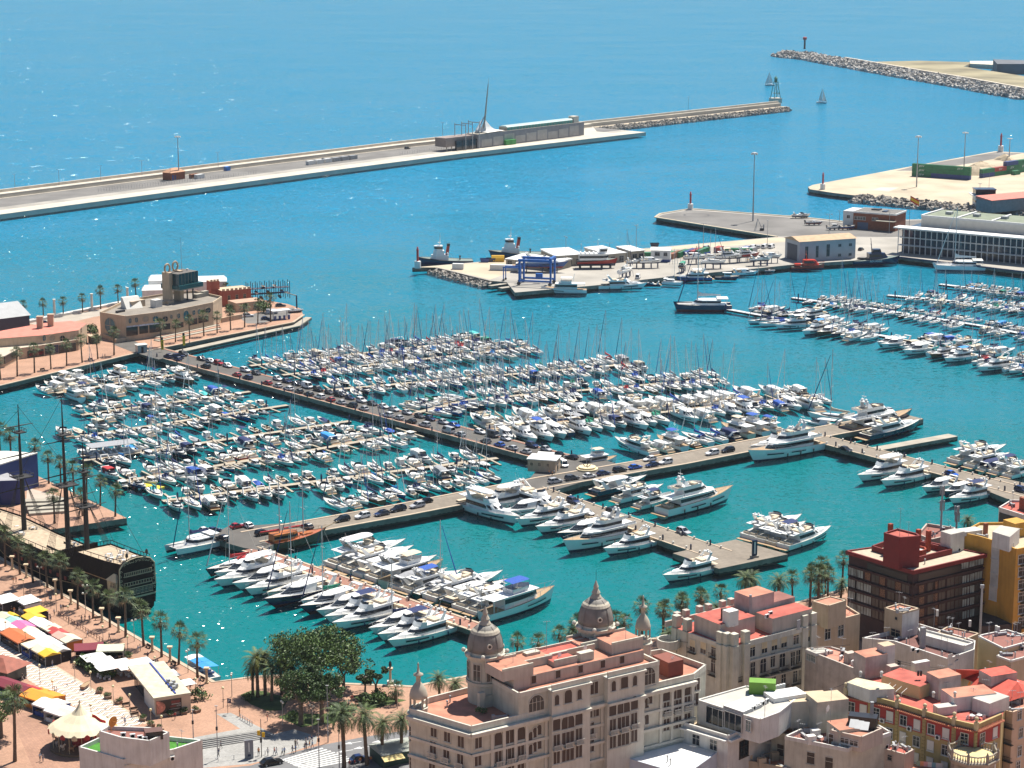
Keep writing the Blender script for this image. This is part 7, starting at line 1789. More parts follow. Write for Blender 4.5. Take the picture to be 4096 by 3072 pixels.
for z,n,w,h in((9.4,16,.22,.9),(7.0,11,.5,.8)):
 mb=MB();mb.box(-.9,-.5,-3.5,3.5,z-.12,z);mb.box(-.95,-.85,-3.5,3.5,z+h,z+h+.1);mb.build('gallery_balcony',gcr,sg)
 for i in range(n):box_part('baluster',sg,-.92,-.84,-3.4+6.8*i/(n-1)-.06,-3.4+6.8*i/(n-1)+.06,z,z+h,gcr)
for i in range(7):win(sg,wmesh(.7,1.1,gcr,glass,mull=1),-.52,-3.3+i*1.1,4.6,'w')
box_part('lower_band',sg,-.62,-.5,-4.5,4.5,3.6,4.0,gcr);box_part('lower_band',sg,-.62,-.5,-4.6,4.6,6.0,6.2,gcr)
for s in(1,-1):
 mb=MB();mb.loft([[(.2,s*4.2,1.8),(3.6,s*5.0,2.4),(3.6,s*5.6,2.6),(.2,s*4.9,1.8)],[(.2,s*4.2,8.2),(3.6,s*5.0,8.2),(3.6,s*5.9,8.2),(.2,s*5.4,8.2)]],0);qg=mb.build('quarter_gallery',gcr,t);qg.location=(xs,0,0)
 mb=MB();mb.loft([[(-.1,s*4.0,8.2),(3.9,s*4.9,8.2),(3.9,s*6.1,8.2),(-.1,s*5.7,8.2)],[(1.2,s*4.5,9.8),(2.2,s*4.7,9.8),(2.2,s*4.9,9.8),(1.2,s*4.8,9.8)]],0);mb.build('gallery_roof',mat('cream_roof',(.60,.52,.33),.8),qg)
 for zz in(2.6,4.9,6.7):
  for xx in(.9,2.3):win(qg,wmesh(.7,1.0,gcr,glass),xx,s*5.45+(zz-5)*s*.12,zz,'s' if s<0 else 'n')
for s in(1,-1):
 mb=MB();mb.tube((0,s*2.5,13),(-.6,s*2.5,14),.08,.08,5);mb.lathe([(.15,14),(.35,14.2),(.3,14.9),(.05,15.2)],6,(-.6,s*2.5,0));mb.build('stern_lantern',blackp,sg)
mastm=mat('galleon_mast',(.018,.016,.016),.7,.3)
def gmast(x,z0,H,yards,tops_,nm):
 mb=MB();mb.tube((x,0,z0-4),(x,0,z0+H*.45),.72,.6,8);mb.tube((x+.2,0,z0+H*.42),(x+.2,0,z0+H*.75),.45,.32,7);mb.tube((x+.1,0,z0+H*.72),(x+.1,0,z0+H),.28,.1,6);m_=mb.build('mast',mastm,t)
 for f,w,tilt in yards:
  mb=MB();z=z0+H*f;dy=math.cos(tilt);mb.tube((x+.7+w*math.sin(tilt),-w*dy,z-.4),(x+.7,0,z),.1,.2,6);mb.tube((x+.7,0,z),(x+.7-w*math.sin(tilt),w*dy,z+.4),.2,.1,6);mb.build('yard',mastm,m_)
 for f,rr_ in tops_:
  z=z0+H*f;mb=MB();mb.box(x-rr_,x+rr_,-rr_*1.1,rr_*1.1,z,z+.25);mb.path([(x-rr_,-rr_*1.1,z+1),(x+rr_,-rr_*1.1,z+1),(x+rr_,rr_*1.1,z+1),(x-rr_,rr_*1.1,z+1),(x-rr_,-rr_*1.1,z+1)],.07)
  for a in(-1,0,1):
   for b_ in(-1,1):mb.tube((x+a*rr_,b_*rr_*1.1,z),(x+a*rr_,b_*rr_*1.1,z+1),.06,.06,4)
  mb.build('fighting_top',mastm,m_)
 for s in(1,-1):
  mb=MB();w=5.6
  for k in range(6):mb.tube((x-2.4+k*.8,s*w,z0-.2),(x+.2,s*.8,z0+H*.43),.055,.04,3)
  for k in range(9):
   f=(k+1)/11;mb.tube((x-2.4*(1-f),s*lerp(w,.8,f),z0+H*.43*f),(x+1.7*(1-f),s*lerp(w,.8,f),z0+H*.43*f),.035,.035,3)
  mb.build('shrouds',mastm,t)
Ym=[(.30,9,.25),(.52,8.5,.25),(.70,6,.25)]
gmast(xf,8,33.5,[(.34,10,.3),(.60,8,.3),(.83,5.5,.3)],[(.43,2.1),(.78,1.2)],'fore');gmast(0,8,39,[(.33,11,.3),(.50,8.5,.3),(.72,7,.3)],[(.43,2.3),(.76,1.3)],'main');gmast(xm,10.5,27,[(.38,8,.3),(.66,6,.3),(.86,3.8,.3)],[(.40,1.9),(.72,1.0)],'mizzen')
mb=MB();mb.tube((xb-4,0,10),(xb+16,0,18),.5,.2,7);mb.build('bowsprit',mastm,t)
mb=MB()
for a,b in(((xf,0,41),(0,0,30)),((0,0,47),(xf,0,24)),((0,0,30),(xm,0,20)),((xm,0,37),(0,0,26)),((xm,0,30),(xs,3.6,13)),((xf,0,40),(xb+15,0,17.6)),((xm,0,37),(xs+.5,-3,13))):mb.tube(a,b,.05,.05,3)
mb.build('stays',mastm,t)
mb=MB();mb.tube((0,0,6),(-1.4,0,0),.06,.06,4);mb.tube((xs,4,5),(xs-14,5,2),.07,.07,4)
o=mb.build('mooring_line',mat('rope',(.35,.38,.25),.9),t)
cb=mat('cobalt_wall',(.012,.03,.16),.5,.1,.4)
t=thing('blue_pavilion','cobalt blue angular pavilion with white-edged roof behind the galleon','building',B1(275,830,2));O=Vector(t.location)
top=[B1(*q,12)for q in((275,575),(0,660),(-250,740),(-250,560),(60,560))];mb=MB();mb.prism([wl(p)for p in top],0,10,0,1);mb.build('wall',[cb,whitewall],t)
mb=MB();a,b=wl(top[0]),wl(top[1])
for a,b in zip(top[:3],top[1:3]):mb.tube(wl(a),wl(b),.25,.25,4)
mb.build('roof_edge',whitewall,t)
top2=[B1(*q,9)for q in((150,775),(0,690),(-250,560),(-250,900),(0,780))];mb=MB();mb.prism([wl(p)for p in top2],0,7,0,1);mb.build('front_wing',[cb,mat('pav_grey_roof',(.3,.3,.32),.8)],t)
for k in range(4):
 a,b=B1(180+k*12,985+k*18,2),B1(480+k*10,975+k*14,2);d=(b-a).xy.normalized();n=Vector((d.y,-d.x));mb=MB();mb.prism([a.xy,b.xy,b.xy-n*3,a.xy-n*3],2,4-k*.45);struct('amphitheatre_step',mb,concrete)
sheet('quay_stage',[B1(*q,2)for q in((200,830),(460,900),(470,960),(190,985))],2.02,mat('stage_grey',(.42,.35,.29),.9,.1,.3))
QG='palms on the galleon quay'
for i,(x,yb,yt)in enumerate(((362,800,590),(452,835,625),(545,890,648),(637,930,705),(742,965,778),(850,1042,835),(400,1095,870),(608,1040,860),(10,700,405),(85,690,435),(268,720,508))):
 palm_px(B1,x,yb,yt+18,'fan palm on galleon quay, %s in order from the blue pavilion'%ORD[i],QG)
PGm='palms along the waterfront promenade'
for i,(f,x,yb,yt)in enumerate(((B1,40,1410,1150),(B1,150,1470,1215),(B1,242,1530,1275),(B1,350,1570,1345),(B1,460,1650,1355),(B2,670,293,0),(B2,800,372,80),(B2,945,450,165),(B2,1085,532,190),(B2,1235,612,285),(B2,1385,704,375),(B2,1537,770,465),(B2,1697,882,535))):
 palm_px(f,x,yb,yt+22,'fan palm on the promenade edge, %s from the upper left'%ORD[i],PGm)
palm_px(B2,125,1600,1040,'tall single fan palm at the lower left corner','palms in the squares')
# ========================== market stalls
SC1=mat('stall_canopy',(.6,.6,.6),.8,.06,1.5);SC2=mat('stall_cloth',(.1,.1,.1),.85,.1,1.5)
good=[mat('goods_%d'%i,c,.8,.3,6)for i,c in enumerate(((.25,.12,.06),(.08,.1,.14),(.35,.28,.2)))]
def stall_proto(gable):
 P=Proto();mb=MB()
 if gable:
  mb.loft([[(-2.2,-1.7,2.35),(-2.2,0,3.0),(-2.2,1.7,2.35)],[(2.2,-1.7,2.35),(2.2,0,3.0),(2.2,1.7,2.35)]],0,False,False,closed=False)
  for s in(-1,1):mb.add([(-2.2,s*1.7,2.35),(2.2,s*1.7,2.35),(2.2,s*1.72,2.05),(-2.2,s*1.72,2.05)],[(0,1,2,3)]);mb.add([(s*2.2,-1.7,2.35),(s*2.2,0,3.0),(s*2.2,1.7,2.35)],[(0,1,2)])
 else:
  mb.loft([[(-2.2,-1.7,2.55),(-2.2,1.7,2.8)],[(0,-1.7,2.45),(0,1.7,2.7)],[(2.2,-1.7,2.55),(2.2,1.7,2.8)]],0,False,False,closed=False);mb.add([(-2.2,-1.7,2.55),(2.2,-1.7,2.55),(2.2,-1.72,2.25),(-2.2,-1.72,2.25)],[(0,1,2,3)])
 P.add('canopy',mb,SC1)
 for x in(-2.1,2.1):
  for y in(-1.6,1.6):mb=MB();mb.tube((x,y,0),(x,y,2.5),.05,.05,4);P.add('pole',mb,steel_b)
 mb=MB();mb.box(-2.12,-2.06,-1.6,1.6,.05,2.3);mb.box(2.06,2.12,-1.6,1.6,.05,2.3);P.add('side_cloth',mb,SC2)
 mb=MB();mb.box(-2.0,2.0,1.5,1.56,.05,2.35);P.add('back_cloth',mb,SC2)
 mb=MB();mb.box(-1.9,1.9,-1.5,-.7,0,.85);ci=P.add('counter',mb,SC2)
 for i in range(6):
  mb=MB();mb.box(-1.8+i*.62,-1.35+i*.62,-1.4,-.8,.85,1.0+.12*(i%3));P.add('goods',mb,good[i%3],ci)
 return P
ST=(stall_proto(True),stall_proto(False))
S5=Fr(0,2330,.3885)
SCOL={'white':(.74,.73,.70),'cream':(.66,.58,.42),'yellow':(.70,.42,.03),'magenta':(.50,.13,.30),'rust orange':(.48,.13,.04),'orange':(.75,.26,.02),'teal':(.28,.48,.45),'pale green':(.50,.52,.38),'pink':(.62,.34,.28),'red':(.42,.05,.05),'grey':(.5,.49,.46),'maroon':(.16,.015,.03),'blue':(.04,.22,.55)}
SM={k:mat('stall_'+k.replace(' ','_'),v,.8,.06,1.5)for k,v in SCOL.items()};SB={'blue':mat('cloth_blue',(.03,.06,.25),.85),'dark':mat('cloth_dark',(.03,.02,.018),.85),'white':SM['white'],'orange':mat('cloth_orange',(.6,.2,.03),.85),'maroon':mat('cloth_maroon',(.10,.012,.02),.85)}
sdir=R(-52)
def stall(f,x,y,w,d,col,cloth,where,gable=True,z=4.6,rz=None):
 p=f(x,y,z)
 ST[0 if gable else 1].place('market_stall','%s canopied market stall, %s'%(col,where),'market stall',(p.x,p.y,2.0),sdir if rz is None else rz,'market stalls on the promenade',(w/4.4,d/3.4,1),{'stall_canopy':SM[col],'stall_cloth':SB[cloth]})
for i,(x,y,w,d,c,cl,g)in enumerate(((65,165,6,5,'white','dark',False),(285,178,6,4.6,'white','white',False),(370,285,4.5,4.4,'yellow','dark',False),(345,340,4.5,4.4,'yellow','dark',True),(435,405,7.5,3.6,'white','dark',True),(530,462,4,3.6,'cream','dark',False),(590,495,5,3.6,'red','dark',True),(640,535,4,3.6,'pink','dark',True),(715,565,5,4.2,'cream','orange',True))):
 stall(S5,x,y,w,d,c,cl,'back row, %s from the top'%ORD[i],g)
for i,(x,y,w,d,c,cl,g)in enumerate(((55,338,4.5,4,'pale green','dark',True),(125,330,3,2.6,'yellow','dark',True),(145,378,4.5,3.6,'teal','blue',True),(232,430,5.5,4.4,'magenta','dark',True),(300,470,4,3.4,'cream','dark',True),(345,505,5,3.6,'white','blue',True),(412,545,4.5,3.4,'white','blue',True),(497,598,7,4.2,'white','blue',True),(600,672,5,4,'grey','dark',True))):
 stall(S5,x,y,w,d,c,cl,'middle row, %s from the top'%ORD[i],g)
for i,(x,y,w,d,c,cl,g)in enumerate(((15,405,4,3.6,'white','dark',True),(72,450,5,4,'white','dark',True),(195,535,10,5,'rust orange','dark',True),(330,635,4.2,3.6,'cream','blue',False),(430,672,4,4,'cream','dark',True),(500,712,4.4,4,'yellow','dark',True))):
 stall(S5,x,y,w,d,c,cl,'front row beside wave paving, %s from the top'%ORD[i],g)
stall(S5,915,660,6.5,4.4,'maroon','maroon','alone below the railing',False,rz=R(12));stall(B2,950,625,6,4.2,'pale green','dark','alone beside the parasols',False,rz=R(5))
for i,(x,y,w,d,c,cl)in enumerate(((110,925,11,4.5,'maroon','white'),(290,965,4,3,'red','blue'),(365,1015,8,6,'orange','orange'),(440,1085,6,5.5,'white','blue'),(525,1140,5.5,5,'white','white'),(590,1165,5,4.5,'grey','white'))):
 stall(B2,x,y,w,d,c,cl,'near row left of the carousel, %s from left'%ORD[i],True,4.8,R(-38))
t=thing('square_kiosk','dark kiosk with rusty red hip roof at the left edge','kiosk',B2(30,880,2),R(-30));box_part('wall',t,-4,4,-3,3,0,3,blackp);mb=MB();mb.loft([[(-5,-4,3),(5,-4,3),(5,4,3),(-5,4,3)],[(-1,-.8,4.8),(1,-.8,4.8),(1,.8,4.8),(-1,.8,4.8)]],0);mb.build('roof',mat('rust_roof',(.28,.09,.06),.8,.2),t)
t=thing('carousel','carousel with pointed cream tent roof and red scalloped rim','carousel',B2(700,1470,2));crm=mat('tent_cream',(.68,.60,.42),.8,.08,.6)
n=32;mb=MB();prof_=[(6.3,4.2),(5.2,5.0),(3.4,5.9),(1.6,7.0),(.6,8.2),(.15,9.0)]
rings=[[(r_*(1+(.025 if i%2 else 0))*math.cos(2*math.pi*i/n),r_*(1+(.025 if i%2 else 0))*math.sin(2*math.pi*i/n),z)for i in range(n)]for r_,z in prof_];mb.loft(rings,0,False);mb.build('tent_roof',crm,t)
redm=mat('carousel_red',(.28,.02,.02),.6)
for i in range(16):
 a=2*math.pi*i/16;mb=MB();mb.lathe([(.02,0),(.55,.1),(.6,.7),(.3,1.0),(.05,1.15)],8,sx=1,sy=.25);o=mb.build('rounding_board',redm if i%2 else gcr,t);o.location=(6.35*math.cos(a),6.35*math.sin(a),3.5);o.rotation_euler[2]=a+math.pi/2
mb=MB();mb.lathe([(6.2,0),(6.2,.5)],32);mb.build('platform',mat('carousel_floor',(.14,.09,.05),.7),t);mb=MB();mb.lathe([(1.8,.5),(1.8,4.2)],14);mb.build('centre_drum',redm,t)
for i in range(14):
 a=2*math.pi*i/14;mb=MB();mb.tube((5.6*math.cos(a),5.6*math.sin(a),.5),(5.6*math.cos(a),5.6*math.sin(a),4.3),.06,.06,5);pi_=mb.build('pole',gcr,t)
 mb=MB();x,y=4.9*math.cos(a),4.9*math.sin(a);mb.sph((0,0,1.5),.32,8,5,0,.9,2.0,.9);mb.tube((.5,0,1.6),(.85,0,2.2),.16,.12,6);mb.tube((.8,0,2.25),(1.15,0,2.05),.12,.08,6)
 for lx in(-.45,.45):
  for ly in(-.15,.15):mb.tube((lx,ly,1.4),(lx*1.3,ly,.8),.07,.05,5)
 mb.tube((0,0,.5),(0,0,4.2),.03,.03,4);o=mb.build('wooden_horse',mat('horse_%d'%(i%3),((.55,.5,.42),(.25,.15,.08),(.3,.3,.3))[i%3],.5),t,True);o.location=(x,y,0);o.rotation_euler[2]=a+math.pi/2
mb=MB();mb.lathe([(.1,9),(.25,9.3),(.05,9.8)],8);mb.build('finial',gcr,t)
t=thing('flagpole','large red and yellow flag on a pole in front of the carousel','flag',B2(803,1480,2));mb=MB();mb.tube((0,0,0),(0,0,7.6),.06,.04,5);mb.build('pole',blackp,t);flag(t,.05,7.0,2.6,5.4,((fred,.25),(fyel,.5),(fred,.25)),.55)
P_par=Proto();mb=MB();mb.tube((0,0,0),(0,0,2.9),.05,.05,5);P_par.add('pole',mb,steel_b);mb=MB();mb.loft([[(-1.9,-1.9,2.4),(1.9,-1.9,2.4),(1.9,1.9,2.4),(-1.9,1.9,2.4)],[(-.05,-.05,2.9),(.05,-.05,2.9),(.05,.05,2.9),(-.05,.05,2.9)]],0);P_par.add('canopy',mb,SC1)
for i,(x,y,s,c)in enumerate(((810,700,1.35,'white'),(885,735,1.35,'white'),(900,792,.95,'white'),(1020,755,1.4,'white'),(1105,768,1.4,'white'),(1215,735,1.1,'white'),(1280,775,1.05,'white'),(1338,806,1.05,'white'),(1440,845,1.15,'white'),(1590,920,1.0,'white'),(955,1315,.9,'orange'))):
 p=B2(x,y,4.5);P_par.place('parasol','%s square parasol on the cafe terrace, %s from left'%(c,ORD[i])if c=='white' else 'round orange parasol beside the carousel','parasol',(p.x,p.y,2),R(30),'cafe parasols',(s,s,1),{'stall_canopy':SM[c]})
 for k in range(2):
  o=put('cafe_table',tabm,None,(p.x+.8-k*1.6,p.y-.5+k,2.03),i+k);tag(o,'white cafe table with chairs below the %s parasol, %s one'%(ORD[i],'left' if k else 'right'),'table','cafe tables on the promenade')
ra,rb,rc=B2(1330,1068,6),B2(1637,1022,6),B2(925,825,6)
loc,rz,L_,D_=site(Vector((ra.x,ra.y,2)),Vector((rb.x,rb.y,2)),Vector((rc.x,rc.y,2)))
t=thing('cafe_pavilion','low cafe pavilion with pale flat roof and dark poster wall','pavilion',loc,rz);D_=(Vector((ra.x,ra.y))-Vector((rc.x,rc.y))).length
box_part('end_wall',t,0,L_,0,.4,0,3.9,mat('pav_wall',(.52,.43,.33),.85,.06));box_part('core',t,.8,L_-.5,.4,D_-1,0,3.9,mat('pav_core',(.10,.09,.08),.8));box_part('side_wall',t,.2,.8,.4,D_*.45,0,3.9,whitewall)
box_part('roof_slab',t,-.25,L_+.1,-.1,D_,3.9,4.3,mat('pav_roof_pale',(.50,.46,.35),.85,.2,.5));box_part('blue_gutter',t,L_*.58,L_*.62,.5,D_-.2,4.3,4.5,mat('gutter_blue',(.02,.05,.28),.5))
for i in range(5):box_part('air_unit',t,L_*.60+(i%2)*.8,L_*.60+(i%2)*.8+.7,2.5+i*1.1,3.3+i*1.1,4.5,5.2,grey_c)
post=box_part('poster_board',t,L_*.03,L_*.74,-.07,0,.6,3.5,mat('poster_dark',(.025,.015,.012),.5))
mb=MB();n=14;mb.add([(0,0,0)]+[(1.9*math.cos(R(-88)+R(178)*i/n),0,1.42*math.sin(R(-88)+R(178)*i/n))for i in range(n+1)],[tuple(range(n+2))]);o=mb.build('poster_disc',mat('poster_pink',(.55,.22,.16),.5,.6,1.4),post);o.location=(L_*.03+.05,-.075,2.05)
for(x0,x1,z0,z1,m)in((.45,.70,2.55,3.15,mat('poster_red',(.16,.02,.02),.5,.5,6)),(.42,.58,1.75,2.1,mat('poster_red',(.16,.02,.02),.5)),(.46,.72,2.35,2.42,letw),(.60,.72,2.0,2.05,letw),(.60,.72,1.8,1.84,letw),(.38,.70,1.3,1.34,letw)):box_part('poster_line',post,L_*x0,L_*x1,-.085,-.07,z0,z1,m)
for i in range(4):box_part('glass_panel',t,.74,.8,D_*(.48+.12*i),D_*(.48+.12*i)+2,.2,3.6,glass)
# ========================== promenade furniture
P_l1=Proto();mb=MB();mb.tube((0,0,0),(0,0,4.1),.09,.055,6);P_l1.add('pole',mb,mat('lamp_cream',(.45,.40,.32),.7));mb=MB();mb.sph((0,0,4.35),.3,10,6);P_l1.add('globe',mb,mat('globe_glass',(.72,.62,.36),.3),smooth=True)
P_l2=Proto();mb=MB();mb.tube((0,0,0),(0,0,4.8),.09,.055,6);P_l2.add('pole',mb,mat('lamp_cream',(.45,.40,.32)));mb=MB();mb.tube((-.5,0,4.8),(.5,0,4.8),.04,.04,4);P_l2.add('arm',mb,mat('lamp_cream',(.45,.40,.32)))
for s in(1,-1):mb=MB();mb.sph((s*.5,0,5.05),.26,10,6);P_l2.add('globe',mb,mat('globe_white',(.72,.70,.62),.3),smooth=True)
for i,(x,y)in enumerate(((205,190),(390,245),(486,318),(590,425),(888,600),(1100,690),(1335,870),(55,560),(345,940),(225,650),(645,915),(783,1000),(977,1125),(1120,1200),(1300,1330),(1393,1390),(458,1080),(1685,1060),(1920,1140),(787,1290))):
 P_l1.place('globe_lamp','slim cream lamp with one globe on the promenade, %s of its line'%ORD[i],'street lamp',B2(x,y,2),0,'single-globe promenade lamps')
for i,(f,x,y)in enumerate(((B1,298,1560),(B2,737,330),(B2,1155,570),(B2,1617,838),(B3,480,815),(B3,908,1055),(B3,1158,1085),(B3,1875,915),(B1,632,1700))):
 P_l2.place('twin_globe_lamp','slim lamp with two white globes near the water, %s from the upper left'%ORD[i],'street lamp',f(x,y,2),i*.4,'two-globe waterfront lamps')
colm=MB();colm.box(-.42,.42,-.42,.42,0,.35);colm.lathe([(.3,.35),(.26,3.0),(.42,3.15),(.42,3.25)],10);colm.box(-.55,.55,-.55,.55,3.25,3.6);colm=colm.mesh('stone_column',mat('column_stone',(.52,.42,.28),.85,.15))
for i,(f,x,y)in enumerate(((B1,92,1435),(B1,195,1495),(B1,410,1610),(B2,478,150),(B2,610,252),(B2,878,408),(B2,1020,490),(B2,1310,660),(B2,1463,745),(B2,1778,930),(B3,1815,705))):
 o=put('stone_column',colm,None,f(x,y,2));tag(o,'short stone column with square cap on the quay, %s from the upper left'%ORD[i],'column','quay columns')
benchm=MB();benchm.box(-.9,.9,-.25,.25,.38,.45);benchm.box(-.9,.9,.2,.28,.45,.85);[benchm.box(x-.05,x+.05,-.22,.22,0,.38)for x in(-.7,.7)];benchm=benchm.mesh('bench',mat('bench_wood',(.10,.06,.04),.8))
for i,(f,x,y,a)in enumerate(((B2,845,385,20),(B2,1272,625,-50),(B2,1490,770,-50),(B2,1735,905,-50),(B2,1085,1130,30),(B2,1150,1170,30),(A5,290,820,40),(A5,615,752,40),(B3,1550,880,20),(B2,1160,1215,30))):
 o=put('bench',benchm,None,f(x,y,2.03),R(a));tag(o,'dark wooden bench, %s of those facing the promenade'%ORD[i],'bench','promenade benches')
fence(B2(500,345,2),B2(690,460,2),1.1,8,'brown railing beside the stalls, upper half',mat('rail_brown',(.12,.05,.035),.6),'railing');fence(B2(690,460,2),B2(880,580,2),1.1,8,'brown railing beside the stalls, lower half',mat('rail_brown',(.12,.05,.035)),'railing');fence(B3(550,1000,2),B3(650,1060,2),1.0,5,'thin steel railing along the ramp',steel_b,'railing')
planterm=MB();planterm.loft([[(-.6,-.6,0),(.6,-.6,0),(.6,.6,0),(-.6,.6,0)],[(-.7,-.7,.6),(.7,-.7,.6),(.7,.7,.6),(-.7,.7,.6)]],0);planterm=planterm.mesh('planter_box',mat('planter_brown',(.22,.14,.10),.85,.15))
for i,(x,y)in enumerate(((853,1012),(928,1060),(1018,1105),(1230,1250),(1300,1300),(1370,1345),(1470,1208),(1578,1192),(1690,1178))):
 t=thing('planter','brown square planter with clipped bush, %s along the pavilion side'%ORD[i],'planter',B2(x,y,2.02),i*.5,'planters');put('planter_box',planterm,t);put('bush',shrubs[i%3],t,(0,0,.3))
for i,(x,y,s)in enumerate(((690,790,2.2),(740,770,2.4),(770,820,2.4),(820,840,2.4),(890,880,2.0),(940,880,1.8),(1485,905,1.6),(1560,960,1.6),(1735,1070,2.4),(665,770,1.6),(960,720,2.0),(880,650,1.6),(1110,700,1.3))):
 shrub(B2(x,y,2),s,'green terrace shrub around the cafe, %s from left'%ORD[i],'shrubs around the cafe',i)
t=thing('display_boat','small wooden display boat with rope on the paving','boat',B2(740,965,2.1),R(70),sc=.55);hb,dk,tops=hull(6,2.4,.9,1.4,.3);hb.build('hull',[HULLS['varnished'],HULLS['navy']],t,True);dk.build('deck',teak,t);t.location.z=2.3
t=thing('excursion_boat','small excursion boat with blue and white awning at the quay','boat',B2(1725,850,0),R(-55)+math.pi);hb,dk,tops=hull(13,3.8,1.1,1.7,.6);hb.build('hull',[hullw,HULLS['blue']],t,True);dk.build('deck',deckm,t)
for x0,x1,m in((-5.4,-1.4,CM['sky blue']),(-1.2,1.6,CM['sky blue']),(1.7,4.2,CM['white'])):
 mb=MB();mb.loft([[(x,-1.8,3.1),(x,0,3.35),(x,1.8,3.1)]for x in(x0,x1)],0,False,False,closed=False);mb.build('awning',m,t)
for x in(-5.2,-1.3,1.6,4.1):
 for s in(1,-1):mb=MB();mb.tube((x,s*1.75,1),(x,s*1.75,3.1),.05,.05,4);mb.build('post',white_c,t)
for x in(-4,-2.5,.2):box_part('bench',t,x,x+.5,-1.4,1.4,1.0,1.45,HULLS['blue'])
box_part('wheelhouse',t,2.2,3.8,-1.1,1.1,1.1,2.9,white)
t=thing('parking_sign','blue parking sign board near the quay, upper one','sign',B2(438,290,2),R(-20));mb=MB();mb.tube((0,0,0),(0,0,3.4),.05,.05,4);mb.build('pole',blackp,t);box_part('board',t,-.45,.45,-.06,-.03,2.3,3.3,navy);letter(t,'P',.8,letw,(0,-.075,2.8))
t=thing('parking_sign','blue parking sign board beside the park, lower one','sign',B3(460,960,2),R(-20));mb=MB();mb.tube((-.4,0,0),(-.4,0,3.4),.05,.05,4);mb.build('pole',blackp,t);box_part('board',t,-.45,.45,-.06,-.03,2.4,3.4,navy);letter(t,'P',.8,letw,(0,-.075,2.9))
t=thing('information_totem','grey information totem on the stair landing','sign',B3(625,1335,2),R(15));box_part('panel',t,-.85,.85,-.2,.2,0,3.9,mat('totem_grey',(.24,.25,.27),.6));box_part('sign_plate',t,-.3,.3,-.23,-.2,.5,.95,navy);box_part('text_strip',t,-.1,.1,-.22,-.2,1.4,3.4,letw)
fence(B3(230,1382,2),B3(760,1305,2),.95,4,'white barrier rail beside the kerb',white_c,'railing',False,.06)
t=thing('traffic_light','black traffic light pole with yellow panels by the crossing','traffic light',B3(730,1325,2));mb=MB();mb.tube((0,0,0),(0,0,8),.09,.07,6);mb.build('pole',blackp,t);box_part('signal_head',t,-.2,.2,-.4,-.1,3.2,4.1,blackp);box_part('yellow_panel',t,.15,.75,-.05,.05,4.2,5.2,fyel);box_part('yellow_panel',t,-.75,-.15,-.05,.05,4.6,5.6,fyel)
for f,x,y,h,l in((B3,155,1185,6.5,'tall bare steel pole left of the stairs'),(B3,360,1340,11,'tall grey pole on the stair landing'),(B3,1215,1416,10,'grey camera pole beside the crossing'),(B3,1385,1430,8,'dark pole with signal head right of the crossing'),(B3,1290,1200,12,'thin lamp mast among the park trees')):
 t=thing('street_pole',l,'pole',f(x,y,2));mb=MB();mb.tube((0,0,0),(0,0,h),.12,.07,6);mb.build('pole',steel_b,t);box_part('fitting',t,-.2,.2,-.25,.1,h*.55,h*.55+.7,blackp);box_part('cap',t,-.3,.3,-.12,.12,h,h+.12,steel_b)
t=thing('cafe_tent','dark green cafe tent with yellow awning beside the corner building','tent',B3(1850,1340,2),R(28));box_part('frame',t,-4,4,-3,3,0,2.6,mat('tent_green',(.02,.06,.045),.7));mb=MB();mb.loft([[(-4.3,-3.4,2.6),(4.3,-3.4,2.6),(4.3,3.3,2.6),(-4.3,3.3,2.6)],[(-4,-.3,3.6),(4,-.3,3.6),(4,.3,3.6),(-4,.3,3.6)]],0);mb.build('roof',mat('tent_top',(.30,.32,.28),.8),t);mb=MB();mb.add([(-4.4,-3.4,2.5),(0,-3.4,2.5),(0,-5,2.0),(-4.4,-5,2.0)],[(0,1,2,3)]);mb.build('awning',mat('awning_yellow',(.62,.50,.22),.8),t)
# ========================== park trees
def tree(p,h,cw,seed,label,leaf=(0,1,2),n=70,dens=90,limb=7,flat=.7,size=.26,group='park trees',base=.35):
 rr=random.Random(seed);t=thing('broadleaf_tree',label,'tree',p,0,group);mb=MB();tips=[]
 mb.tube((0,0,-.2),(.1,0,h*base),h*.045,h*.034,8)
 for i in range(limb):
  a=2*math.pi*i/limb+rr.uniform(-.3,.3);e=Vector((math.cos(a)*cw*rr.uniform(.3,.62),math.sin(a)*cw*rr.uniform(.3,.62),h*rr.uniform(.55,.9)));s=Vector((.1,0,h*base));mid=s.lerp(e,.5)+Vector((0,0,h*.05))
  mb.tube(s,mid,h*.022,h*.015,6);mb.tube(mid,e,h*.015,h*.006,5)
  for k in range(3):
   e2=e+Vector((rr.uniform(-1,1),rr.uniform(-1,1),rr.uniform(-.2,.7)))*cw*.22;mb.tube(e.lerp(mid,.3*k),e2,h*.008,h*.003,4);tips.append(e2)
  tips.append(e)
 mb.build('trunk',woodm,t);mb=MB()
 for k in range(n):
  if k<len(tips):c=tips[k]
  else:
   a=rr.uniform(0,6.28);r_=cw*math.sqrt(rr.random())*.92;c=Vector((r_*math.cos(a),r_*math.sin(a),h*(.5+.45*math.sqrt(max(0,1-(r_/cw)**2))*rr.uniform(.3,1))))
  leaf_blob(mb,c,cw*rr.uniform(.13,.24),dens,size,rr,leaf,flat)
 mb.build('crown',ficus,t);return t
tree(B3(1180,790,2),14.5,11,1,'largest spreading tree at the water edge of the park',(0,2,1,2),150,80,9,size=.30)
tree(B3(1060,1050,2),12.5,6.0,2,'dark dense fig tree in the left park lawn',(1,0,0),75,95,6,size=.26);tree(B3(1235,1040,2),12,5.5,3,'dark dense fig tree beside the crossing lawn',(1,0,0),70,95,6,size=.26)
tree(B3(1420,760,2),9,6.5,9,'lower leafy tree at the right side of the park',(0,2,1),45,75,6,size=.28)
